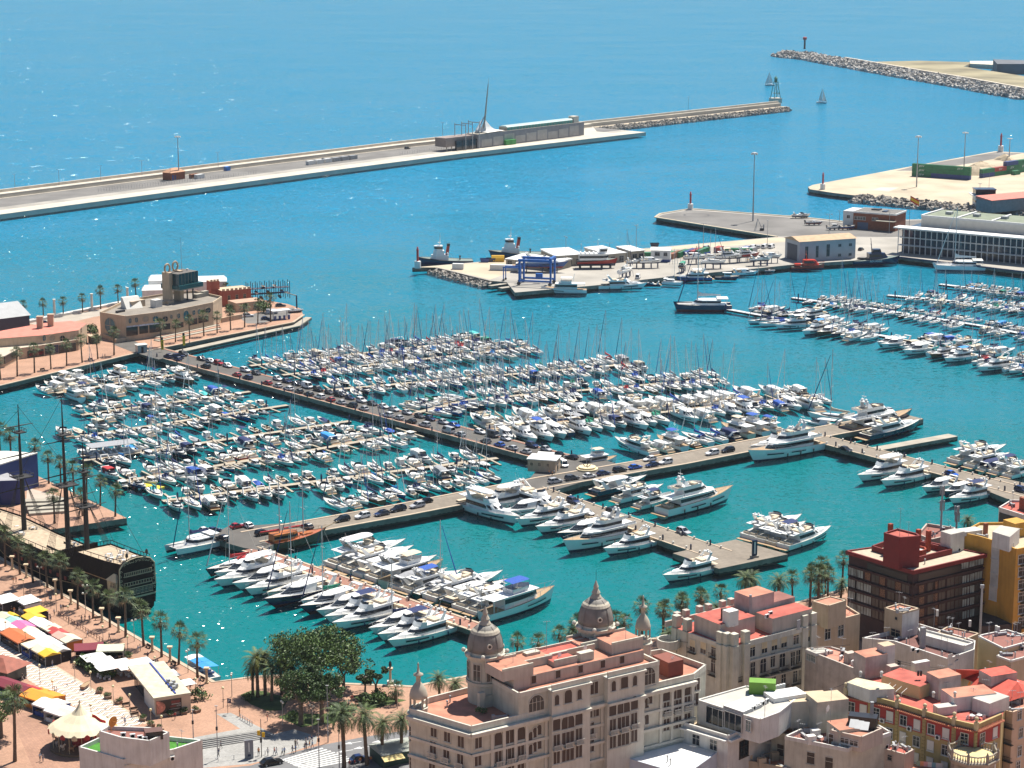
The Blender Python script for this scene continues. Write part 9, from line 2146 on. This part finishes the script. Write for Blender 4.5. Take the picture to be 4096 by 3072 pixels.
darkw=wmesh(2.2,1.9,darkb,mat('dull_glass',(.04,.036,.034),.3,.3,.5),False,1,cross=False);pale=wmesh(2.4,1.8,darkb,mat('pale_glazing',(.24,.29,.28),.3,.4,.5),False,2,cross=False);tilep=wmesh(1.6,1.9,darkb,mat('mosaic_tile',(.15,.07,.035),.6,.9,5),False,0,cross=False)
for r_ in range(4):
 dy=r_*112
 b.wins(DL,[(495,715+dy,pale),(560,735+dy,pale),(640,760+dy,tilep if r_==0 else pale),(712,785+dy,darkw),(780,808+dy,tilep if r_<2 else darkw),(862,835+dy,darkw),(930,858+dy,tilep if r_==0 else darkw),(1000,880+dy,darkw)],darkw)
 b.wins(DR,[(1150,885+dy,tilep),(1240,862+dy,darkw),(1285,850+dy,tilep),(1340,838+dy,darkw),(1425,815+dy,darkw),(1500,798+dy,darkw),(1570,785+dy,pale),(1615,772+dy,pale),(1690,752+dy,darkw if r_ else pale)],darkw)
 b.band(DL,470,620+dy,1060,800+dy,.5,.5,darkb,'floor_band');b.band(DR,1080,800+dy,1735,640+dy,.5,.5,darkb,'floor_band')
b.wins(DR,[(1560,650,pale),(1640,630,pale),(1700,615,pale)],pale)
b.band(DL,640,640,1020,745,1.9,.1,blackp,'loggia');b.band(DR,1120,745,1530,650,1.9,.1,blackp,'loggia');b.ant(945,340,6,29);b.ant(1027,345,3,29)
b=Bld('antenna_house','white house with phone mast antennas behind the brown block',B6,21,((1115,345),(1240,400),(1530,330),(1460,285),(1200,245)),pinkw,roofbrown,.7)
for x,y,h in((1335,290,11),(1480,330,7)):
 mb=MB();mb.tube((0,0,0),(0,0,h),.25,.2,6);[mb.box(.5*math.cos(a)-.15,.5*math.cos(a)+.15,.5*math.sin(a)-.15,.5*math.sin(a)+.15,h*.45+k*.0,h*.45+2.4)for k,a in enumerate((0,2.1,4.2))];[mb.box(.5*math.cos(a)-.15,.5*math.cos(a)+.15,.5*math.sin(a)-.15,.5*math.sin(a)+.15,h-2.2,h)for a in(.5,2.6,4.7)];o=mb.build('phone_mast',steel_b,b.t);o.location=B6(x,y,21)-b.O
 # ========================== yellow block at the right
b=Bld('yellow_block','tall yellow apartment block with white stair recesses at the right edge',B6,25.,((1525,330),(1690,365),(1900,425),(2050,490),(2300,440),(2300,230),(1700,235)),yellowb,roofsand,.6)
YL=b.fi(b.P,1900,425,2050,490);Y2=b.fi(b.P,1690,365,1900,425);YR=b.fi(b.P,2050,490,2300,440)
rec=wmesh(2.0,3.2,whiteb,mat('recess_white',(.45,.47,.47),.6,.2,.5),False,0)
b.wins(Y2,[(1850,555),(1845,690),(1838,815),(1828,945)],rec)
for k in range(6):b.wins(YR,[(2110,600+k*118)],wmesh(2.6,2.0,whiteb,glass,False,1));b.wins(YR,[(2120,615+k*118)],irb,name='iron_balcony')
b.tier(((1825,300),(1990,350),(2085,270),(1900,240)),28.5,whiteb,roofgrey,0,'stair_house');b.rbox(2040,330,4,4,3.4,yellowb,.5,'lift_house');b.rbox(1590,320,6,3,1,whiteb,.4,'skylight');b.rbox(1757,330,.9,.7,2.8,brick,.4,'chimney')
b=Bld('white_banded_house','white house with dark window band and red terrace, upper right corner',B6,22.,((1885,85),(2124,160),(2400,100),(2200,20),(2000,15)),whiteb,roofred,.5)
f=b.fi(b.P,1885,85,2124,160);b.band(f,1890,165,2120,235,2.6,.1,mat('dark_band',(.03,.022,.02),.5),'window_band');b.band(f,1890,215,2120,285,.9,.25,glass,'glass_balustrade');b.rbox(2160,90,3,3,3,brick,.5,'chimney')
# ========================== white tower house and neighbours
b=Bld('white_tower_house','narrow beige and white tower house with cabled flat roof',B6,19.,((803,1035),(970,1085),(1130,1040),(945,992)),beigeb,roofpink,.35)
f=b.fi(b.P,803,1035,970,1085);b.wins(f,[(905,1295,wmesh(2.4,1.6,beigeb,glass,False,1)),(912,1135,wmesh(.6,.6,beigeb,glass,False,0,cross=False))],None);f2=b.fi(b.P,970,1085,1130,1040);mb=MB();a=B6(970,1085,19);c=B6(1130,1040,19);L_=(c-a).xy.length;mb.box(.02,L_-.02,-.04,0,-17,0);put('painted_lit_face',mb.mesh('painted_lit_face',whiteb),b.t,a-b.O,f2[2])  # white panel and beige wall paint this house's sunlit and shaded sides
b=Bld('white_terrace_house','long white terraced house with sunlit courtyard wall',B6,13.5,((590,1340),(890,1370),(1400,1540),(1650,1450),(1660,1365),(1130,1205),(800,1290)),whiteb,mat('dark_terrace',(.16,.07,.06),.9,.15,.4),.8)
f=b.fi(b.P,1400,1540,1650,1450);b.wins(f,[(1420,1560,wmesh(1.2,2.2,whiteb,shut,False,1)),(1485,1520,wmesh(1.0,1.2,whiteb,glass,False,0))],None);f=b.fi(b.P,890,1370,1400,1540);b.wins(f,[(940,1570)],wmesh(.9,1.0,whiteb,glass,False,0))
b.tier(((1120,1225),(1150,1290),(1560,1400),(1650,1365)),15.2,whiteb,roofgrey,.4);b.rbox(1160,1400,1.0,.9,4.5,grey_c,.3,'flue');b.ac(1065,1440);b.ac(1110,1455)
for x,y in((685,1400),(820,1350),(1185,1480),(1265,1300),(1335,1480)):b.ant(x,y,6 if x>1000 else 3)
b=Bld('brown_terrace_house','house with large brown tiled terrace behind the white wall',B6,14.,((1300,1265),(1560,1335),(1700,1275),(1400,1210)),beigeb,roofbrown,.3);b.ant(1440,1260,3);b.rbox(1428,1265,.9,.9,1,brick,.3,'chimney')
b=Bld('ochre_gable_house','yellowish plain-walled house with brown roof at the right',B6,15.,((1690,1300),(1930,1420),(2110,1370),(2250,1330),(1960,1240),(1740,1285)),mat('pale_ochre',(.55,.44,.24),.9,.1,.3),roofbrown,.35,parm=whiteb);[b.rbox(x,y,.5,.5,1.4,whiteb,0,'vent_pipe')for x,y in((1610,1200),(1880,1260),(1860,1250),(1300,1100))]
b=Bld('brown_roof_house','house with white-rimmed brown roof at the right edge',B6,14.,((1865,1490),(2000,1540),(2250,1470),(2250,1390),(2080,1395)),beigeb,roofbrown,.4,parm=whiteb)
b=Bld('red_roof_house','low house with pale red roof beside the yellow block',B6,14.5,((1950,1310),(2080,1370),(2300,1310),(2200,1250)),beigeb,roofred,.3)
mb=MB();mb.prism([B6(*q,6)for q in((1700,950),(1900,1000),(2100,1250),(1700,1280))],2,8);o=mb.build('tiled_lean_to',mat('old_tile_roof',(.07,.05,.045),.9,.3,.6));tag(o,'dark old tiled roof in the yard below the yellow block','roof')
# ========================== stained gable house and yellow-red block
b=Bld('stained_gable_house','grey stained gable wall house with pink roof terrace',B7,17.,((52,240),(165,300),(580,462),(640,330),(400,255),(300,225)),stain,mat('pink_terrace',(.47,.21,.15),.9,.1,.4),.35)
b.tier(((52,240),(160,282),(330,255),(230,222)),17.6,whiteb,roofgrey,0,'glazed_lean_to',17);f=b.fi(b.P,52,240,165,300);b.wins(f,[(85,345),(130,362)],wmesh(1.5,1.3,whiteb,mat('pale_glazing',(.30,.36,.34)),False,1))
for x,y in((405,345),(450,345),(520,395),(450,310),(270,295)):b.ac(x,y,1.0)
b.rbox(490,370,2,1.4,2.2,pinkw,.5,'chimney');[b.ac(160+i*30,745+i*14,1.2,6)for i in range(5)]
b=Bld('yellow_red_block','ochre and crimson apartment block with ball finials on the parapet',B7,18.,((450,690),(690,745),(960,815),(1230,900),(1520,985),(1740,1035),(1990,925),(2030,800),(1500,620),(900,500),(560,520)),ochre,roofred,0)
faces=[((450,690),(690,745)),((690,745),(960,815)),((960,815),(1230,900)),((1230,900),(1520,985)),((1520,985),(1740,1035)),((1740,1035),(1990,925))]
wS=wmesh(1.25,1.9,whiteb,glass,False,1,shut,.95);wG=wmesh(1.4,1.9,whiteb,glass,False,1)
for k,((x0,y0),(x1,y1))in enumerate(faces):
 f=b.fi(b.P,x0,y0,x1,y1);a,c=b.fr(x0,y0,18),b.fr(x1,y1,18);d=(c-a).xy;L_=d.length
 mb=MB();mb.box(.5,L_-.4,-.06,.0,-3.6,-.6);put('crimson_panel',mb.mesh('crimson_panel',crimson),b.t,a-b.O,f[2])
 mb=MB();mb.box(-.1,L_+.1,-.7,.1,-.35,-.1);put('eaves',mb.mesh('eaves',mat('eaves_tile',(.38,.13,.07),.85,.3,3)),b.t,a-b.O,f[2])
 mb=MB();mb.box(0,L_,-.1,.3,-.1,1.0);put('parapet',mb.mesh('parapet',ochre),b.t,a-b.O,f[2])
 tl=MB();tl.loft([[(-.13,-.95,-.2),(0,-.95,-.1),(.13,-.95,-.2)],[(-.13,-.1,.02),(0,-.1,.14),(.13,-.1,.02)]],0,False,False,closed=False);tl=tl.mesh('roof_tile',mat('eaves_tile',(.38,.13,.07)))
 for i in range(int(L_/.42)):put('roof_tile',tl,b.t,a-b.O+Vector((*(d.normalized()*(.2+i*.42)),0)),f[2])
 fin=MB();fin.box(-.35,.35,-.35,.35,-.1,1.5);fin.lathe([(.2,1.5),(.3,1.7),(.15,1.8)],8);fin.sph((0,0,2.15),.4,10,6);put('ball_finial',fin.mesh('ball_finial',mat('finial_stone',(.52,.42,.26),.85)),b.t,a-b.O,f[2])
 n=2 if L_>5 else 1
 for r_ in range(4):
  for i in range(n):
   q=a+Vector((*(d*((i+.5)/n)),0))+f[1]*.07;q.z=18-3.1-r_*3.3
   put('window',wS if(k*3+i*2+r_)%3 else wG,b.t,q-b.O,f[2])
 if k in(1,2,3):
  q=a+Vector((*(d*.5),0))+f[1]*.25;q.z=14.2;put('air_unit',ACM,b.t,q-b.O,f[2])
 mb=MB();[mb.box(-.35,.35,-.12,.05,-18+j*.7,-18+j*.7+.6)for j in range(25)];put('quoins',mb.mesh('quoins',ochre),b.t,a-b.O,f[2])
rz=f[2]-1.2
b.tier(((460,565),(690,640),(935,630),(880,585),(560,520)),20.6,whiteb,mat('corrugated_cream',(.52,.46,.32),.8,.15,.6),0,'glazed_gallery');b.rbox(1080,640,9,6,2.6,mat('pale_yellow',(.56,.48,.24),.85),b.fi(b.P,960,815,1230,900)[2],'roof_flat',None,roofred)
b.rbox(1660,790,9,5,2.8,whiteb,.3,'roof_flat',None,roofpink);b.rbox(1880,840,6,4,2.6,whiteb,.7,'roof_flat',None,roofgrey);b.rbox(1430,870,4,2,1.6,whiteb,.3,'roof_lean_to',None,roofgrey)
for(x,y,sx,sz)in((690,490,5.2,4.6),(1410,690,5.2,4.4)):
 b.rbox(x,y,sx,4,sz,stain,.45,'stair_tower',None,roofpink)
 for i in(-1,1):
  mb=MB();mb.box(-.2,.2,-.2,.2,0,.5);mb.sph((0,0,.85),.35,8,5);o=mb.build('ball_finial',whiteb,b.t);o.location=B7(x,y,18+sz)-b.O+Vector((i*2,-1.2,0))
b.rbox(840,470,2.6,2.4,6,whiteb,.45,'stair_turret',None,roofsand);b.rbox(910,540,2,1.6,3,pinkw,.45,'chimney');b.rbox(1185,520,3.6,1.2,3.4,whiteb,.45,'chimney_stack');[b.rbox(1165+i*28,500,.4,.4,1,blackp,0,'chimney_pot',21.4)for i in range(2)]
for x,y in((1000,510),(1045,520),(1100,585),(1200,570),(1765,690),(980,480)):b.ac(x,y,.8)
for i in range(4):
 mb=MB();mb.tube((0,0,0),(0,0,2.4),.05,.05,4);mb.tube((0,0,2.4),(1.6,2.8,2.4),.05,.05,4);o=mb.build('pergola_bar',whiteb,b.t);o.location=B7(830+i*55,740+i*18,18)-b.O
for x,y,h in((1008,560,3),(1385,560,3),(1530,600,6),(1825,700,3),(2080,640,6)):b.ant(x,y,h)
for i,(x,y)in enumerate(((1700,930),(1770,925))):put('terrace_table',tabm,b.t,B7(x,y,18.02)-b.O)
orange_d=mat('dish_orange',(.6,.22,.03),.7)
for x,y in((1565,600),(1655,640)):
 o=put('satellite_dish',DISH,b.t,B7(x,y,19)-b.O,1.);o.material_slots[0].link='OBJECT';o.material_slots[0].material=orange_d
b=Bld('red_tiled_house','house with bright red pitched tile roofs at the lower right',B7,18.5,((1470,470),(1700,560),(1850,760),(2230,640),(2230,560),(1810,450)),stain,mat('bright_red_tile',(.55,.09,.06),.85,.2,.8),0)
for pts,rg in((((1480,470),(1560,545),(1810,455),(1700,440)),((1500,440),(1810,448))),(((1680,600),(1960,790),(2230,700),(2230,600),(1900,500)),((1820,470),(2150,560)))):
 P=[B7(x,y,18.5)-b.O for x,y in pts];r0,r1=B7(*rg[0],21)-b.O,B7(*rg[1],21)-b.O;mb=MB()
 n=len(P);mb.add(P+[r0,r1],[(0,1,n),(1,2,n+1,n)]+[(i,(i+1)%n,n+1)for i in range(2,n-1)]+[(n-1,0,n,n+1)]);mb.build('pitched_roof',mat('bright_red_tile',(.55,.09,.06)),b.t)
b.rbox(1950,600,6,4,3,stain,.4,'dormer',19,mat('bright_red_tile',(.55,.09,.06)))
b=Bld('beige_balcony_house','beige house with iron balconies at the right bottom edge',B7,17.,((2030,860),(2100,880),(2300,800),(2300,700),(2060,760)),mat('pinkish_beige',(.52,.38,.27),.85,.08),roofpink,.4)
f=b.fi(b.P,2100,880,2300,800);b.wins(f,[(2165,930),(2178,1110),(2165,1290),(2150,1440)],wmesh(1.2,1.9,whiteb,glass,False,1));f=b.fi(b.P,2030,860,2100,880);b.wins(f,[(2065,1010),(2060,1170),(2055,1340)],irb,name='iron_balcony')
c=B7(1710,1250,15);t=thing('stone_lookout','octagonal stone tower top with balustrade at the lower right','tower',(c.x,c.y,0));old=mat('old_stone',(.30,.26,.21),.9,.25,.8)
mb=MB();mb.lathe([(4.0,0),(4.0,13.2),(4.7,13.6),(4.9,14.2),(4.7,14.4),(4.4,14.4)],8,a0=.39);mb.build('shaft',old,t);mb=MB();mb.lathe([(4.0,14.4),(4.0,14.45)],8,a0=.39);mb.build('roof_terrace',mat('terrace_yellow',(.62,.50,.25),.9),t)
for k in range(8):
 a0,a1=.39+k*math.pi/4,.39+(k+1)*math.pi/4;A_,B_=Vector((4.5*math.cos(a0),4.5*math.sin(a0),14.4)),Vector((4.5*math.cos(a1),4.5*math.sin(a1),14.4))
 mb=MB();mb.tube(A_+Vector((0,0,1.3)),A_.lerp(B_,.5)+Vector((0,0,1.05)),.16,.14,6);mb.tube(A_.lerp(B_,.5)+Vector((0,0,1.05)),B_+Vector((0,0,1.3)),.14,.16,6);mb.build('handrail',old,t)
 for j in range(1,6):mb=MB();mb.lathe([(.08,0),(.16,.35),(.07,.7),(.09,1.0)],6,tuple(A_.lerp(B_,j/6)));mb.build('baluster',old,t)
 mb=MB();mb.lathe([(.28,0),(.28,1.3),(.3,1.4),(.02,2.1)],6,tuple(A_));mb.build('pinnacle',old,t)
 # ========================== terrace houses in front
b=Bld('terrace_house','beige house with roof terrace and twin stair towers',B7,15.5,((-150,1130),(0,1160),(470,1255),(610,1190),(900,1090),(780,1020),(300,1050),(0,1060)),stone2,roofbrown,.7,parm=whiteb)
f=b.fi(b.P,0,1160,470,1255);b.wins(f,[(105,1370),(285,1420)],wmesh(1.5,2.2,stone2,blackp,False,0));b.rbox(60,960,8,5,5.2,stone2,.2,'stair_tower',None,roofsand);b.rbox(260,1010,6.4,5,6.2,stone2,.3,'stair_tower',None,roofsand);b.rbox(500,1140,7.5,5,3.4,stone2,.35,'roof_flat',None,roofpink)
P=b.tier(((295,1050),(610,1120),(820,1030),(480,985)),18.2,pinkw,roofpink,.3);f=b.fi(P,295,1050,610,1120,z=18.2);f=(B7(295,1050,18.2),f[1],f[2]);b.wins(f,[(440,1165),(530,1190)],wmesh(1.6,.9,whiteb,glass,False,1));b.wins(f,[(305,1180)],wmesh(.9,2.0,whiteb,shutb,False,0))
mb=MB();mb.box(-2.6,2.6,-1.2,1.2,0,2.4);o=mb.build('solar_frame',blackp,b.t);o.location=B7(620,1010,18.2)-b.O;o.rotation_euler[2]=-.3
for i in range(3):o=b.rbox(530+i*55,975+i*12,1.5,2.2,.08,grey_c,-.3,'solar_panel',20.8);o.rotation_euler[0]=.4
b.rbox(705,960,.6,.6,4,steel_b,0,'flue',18);b.dish(260,880,21.5);b.ant(300,960,6,21);[put('terrace_table',tabm,b.t,B7(x,y,15.5)-b.O)for x,y in((200,1140),(370,1190),(440,1210))]
for i,(x,y)in enumerate(((150,1110),(105,1170))):b.rbox(x,y,1.6,1.2,1.6,shut,.3,'terrace_bin')
b=Bld('white_modern_house','modern white house with penthouse, glass wall and wide white cornice',B5,16.,((55,1240),(670,1425),(960,1300),(1100,1220),(700,1080),(415,1110)),whiteb,roofsand,1.0)
f=b.fi(b.P,55,1240,670,1425);b.wins(f,[(68,1370),(250,1415),(395,1460),(545,1505)],wmesh(1.6,2.0,whiteb,glass,False,1));b.band(f,55,1240,670,1425,.35,.9,whiteb);f2=b.fi(b.P,670,1425,960,1300);b.wins(f2,[(805,1560)],wmesh(2.6,3.2,shutb,glass,False,1));b.band(f2,670,1425,960,1300,.35,.9,whiteb)
P=b.tier(((405,1080),(625,1150),(800,1210),(950,1250),(1110,1190),(1290,1045),(830,960)),20.5,whiteb,roofgrey,.25,'penthouse',16.05);f=(B5(405,1080,20.5),*b.fi(P,405,1080,950,1250,z=20.5)[1:]);b.wins(f,[(560,1290),(705,1330)],wmesh(4.4,3.2,whiteb,glass,False,2,cross=False));b.wins(f,[(845,1340)],wmesh(1.1,2.0,whiteb,glass,False,1))
b.tier(((630,1120),(800,1178),(960,1110),(880,1030)),21.2,grey_c,mat('pale_membrane',(.66,.65,.63),.8),0,'roof_membrane',20.5);b.rbox(965,1010,5,2.6,2.4,mat('generator_green',(.13,.29,.02),.5),-.15,'generator',20.5)
for i in range(4):b.ac(890+i*38,1165-i*20,.9,20.5)
b.rbox(1160,1050,7,4,.9,white_c,.4,'roof_deck',20.5);[b.rbox(1050+i*25,1000-i*6,.5,.5,1.0,white_c,0,'vent',20.5)for i in range(5)];b.ant(985,1240,6,20.5)
put('terrace_table',tabm,b.t,B5(560,1290,16.02)-b.O)
b=Bld('front_beige_house','cream house with long parapet in front of the modern white house',B5,14.,((1045,1360),(1690,1530),(1760,1500),(1300,1330),(1120,1320)),stone2,roofbrown,.6,parm=trim)
f=b.fi(b.P,1045,1360,1690,1530);b.wins(f,[(1120,1560),(1380,1640),(1535,1690)],wmesh(1.4,2.4,stone2,shutb,False,0))
b=Bld('rounded_parapet_house','low beige house with rounded parapet posts at the bottom edge',B5,9.5,((810,1620),(1200,1690),(1400,1660),(1040,1560),(900,1560)),beigeb,roofpink,.7);[b.rbox(x,y,1.5,.9,1.6,beigeb,.3,'parapet_post')for x,y in((840,1615),(960,1640),(1070,1590),(1220,1650),(1300,1670))]
b=Bld('white_roof_hall','large white flat metal roof hall at the bottom edge',B4,13.,((1415,1215),(1640,1310),(2020,1420),(2260,1250),(1900,1140),(1715,1092)),mat('hall_wall',(.46,.50,.56),.7,.06),mat('bright_white_roof',(.78,.78,.76),.6,.05,.3),.15)
b.tier(((1812,1130),(1885,1150),(1962,1120),(1890,1090)),14.6,white_c,white_c,0,'roof_box');b.rbox(1355,1240,5.5,4,5.5,white_c,.4,'plant_room',8,roofgrey);b.rbox(1190,1320,8,5,5,mat('annex_grey',(.5,.52,.54),.8),.4,'annex',7,roofgrey)
f=b.fi(b.P,1415,1215,1640,1310);b.wins(f,[(1450,1300)],wmesh(1.6,3,grey_c,grey_c,False,0));o=MB();o.tube((0,0,0),(3,0,0),.9,.9,12);o=o.build('tank',grey_c,b.t);o.location=B4(1480,1345,8)-b.O
for i in range(5):mb=MB();mb.tube((0,0,0),(0,0,1.2),.04,.04,4);mb.tube((0,0,1.2),(1.6,.9,1.2),.04,.04,4);o=mb.build('roof_rail',white_c,b.t);o.location=B4(1230+i*24,1350-i*10,11)-b.O
b=Bld('dish_tower_house','small pinkish tower with satellite dish and washing lines',B7,13.,((800,1225),(1035,1290),(1130,1240),(920,1195)),pinkw,roofred,.3);b.dish(950,1250);b.ac(850,1225);f=b.fi(b.P,800,1225,1035,1290);b.wins(f,[(885,1335)],wmesh(.9,1.0,pinkw,glass,False,0))
for i,(x,c_)in enumerate(((1150,(.25,.4,.3)),(1185,(.6,.3,.15)),(1220,(.6,.35,.35)),(1260,(.65,.64,.62)),(1300,(.2,.4,.45)),(1340,(.6,.58,.55)))):mb=MB();mb.box(0,1.2,0,.03,0,1.0);o=mb.build('laundry',mat('laundry_%d'%i,c_,.9));o.location=B7(x,1390+(x-1150)*.12,10);o.rotation_euler[2]=-.2;tag(o,'piece of washing on a line, %s from left'%ORD[i],'laundry','washing on lines')
mb=MB();mb.prism([B7(*q,9.8)for q in((1130,1380),(1400,1410),(1460,1500),(1000,1500))],0,9.8);o=mb.build('laundry_terrace',roofpink);tag(o,'small salmon terrace below the washing','terrace')
for i,(a,c)in enumerate(((B7(890,330,20),B7(2080,400,20)),(B7(890,350,19.6),B7(2080,420,19.6)),(B5(0,530,20),B5(1719,600,19)),(B7(40,690,16),B7(860,320,20)))):
 mb=MB();pts=[a.lerp(c,k/10)-Vector((0,0,6*(k/10)*(1-k/10)))for k in range(11)];mb.path(pts,.045,4);o=mb.build('overhead_cable',blackp);tag(o,'black overhead cable above the roofs, %s'%('upper one at right','lower one at right','crossing before the pillared house','slanting across the stained gable')[i],'cable')
t=thing('utility_pole','tall grey utility pole between the white and ochre houses','pole',B6(1690,1600,3));mb=MB();mb.tube((0,0,0),(0,0,19),.3,.22,8);mb.build('pole',steel_b,t);mb=MB();mb.box(-.4,.4,-.2,.2,18.4,19.2);mb.build('junction_box',steel_b,t)
b=Bld('white_corner_block','white rooftop block with air units and green terraces at lower left',B2,13.,((680,1510),(860,1560),(1060,1620),(1500,1530),(1740,1450),(1460,1420),(850,1430)),whiteb,mat('artificial_turf',(.05,.20,.02),.95,.2,1),.8)
P=b.tier(((855,1370),(1040,1425),(1285,1455),(1455,1380),(1300,1340),(930,1325)),17.2,whiteb,roofbrown,.7,'stair_house')
for i,x in enumerate((1060,1140,1205,1245)):b.ac(x,1395+i*12,.25,17.2)
b.rbox(1320,1400,3.2,2.4,1.6,blackp,.3,'plant_well',17.2,mat('plant_inner',(.12,.06,.05),.8));o=put('satellite_dish',DISH,b.t,B2(955,1340,17.2)-b.O,1.);o.material_slots[0].link='OBJECT';o.material_slots[0].material=orange_d;o.scale=(1.8,1.8,1.6)
f=b.fi(b.P,1060,1620,1500,1530);put('air_unit',ACM,b.t,hit(B2,1480,1600,f[0]+f[1]*.3,f[1])-b.O,f[2]);b.band(f,1070,1640,1490,1550,.2,.15,trim)
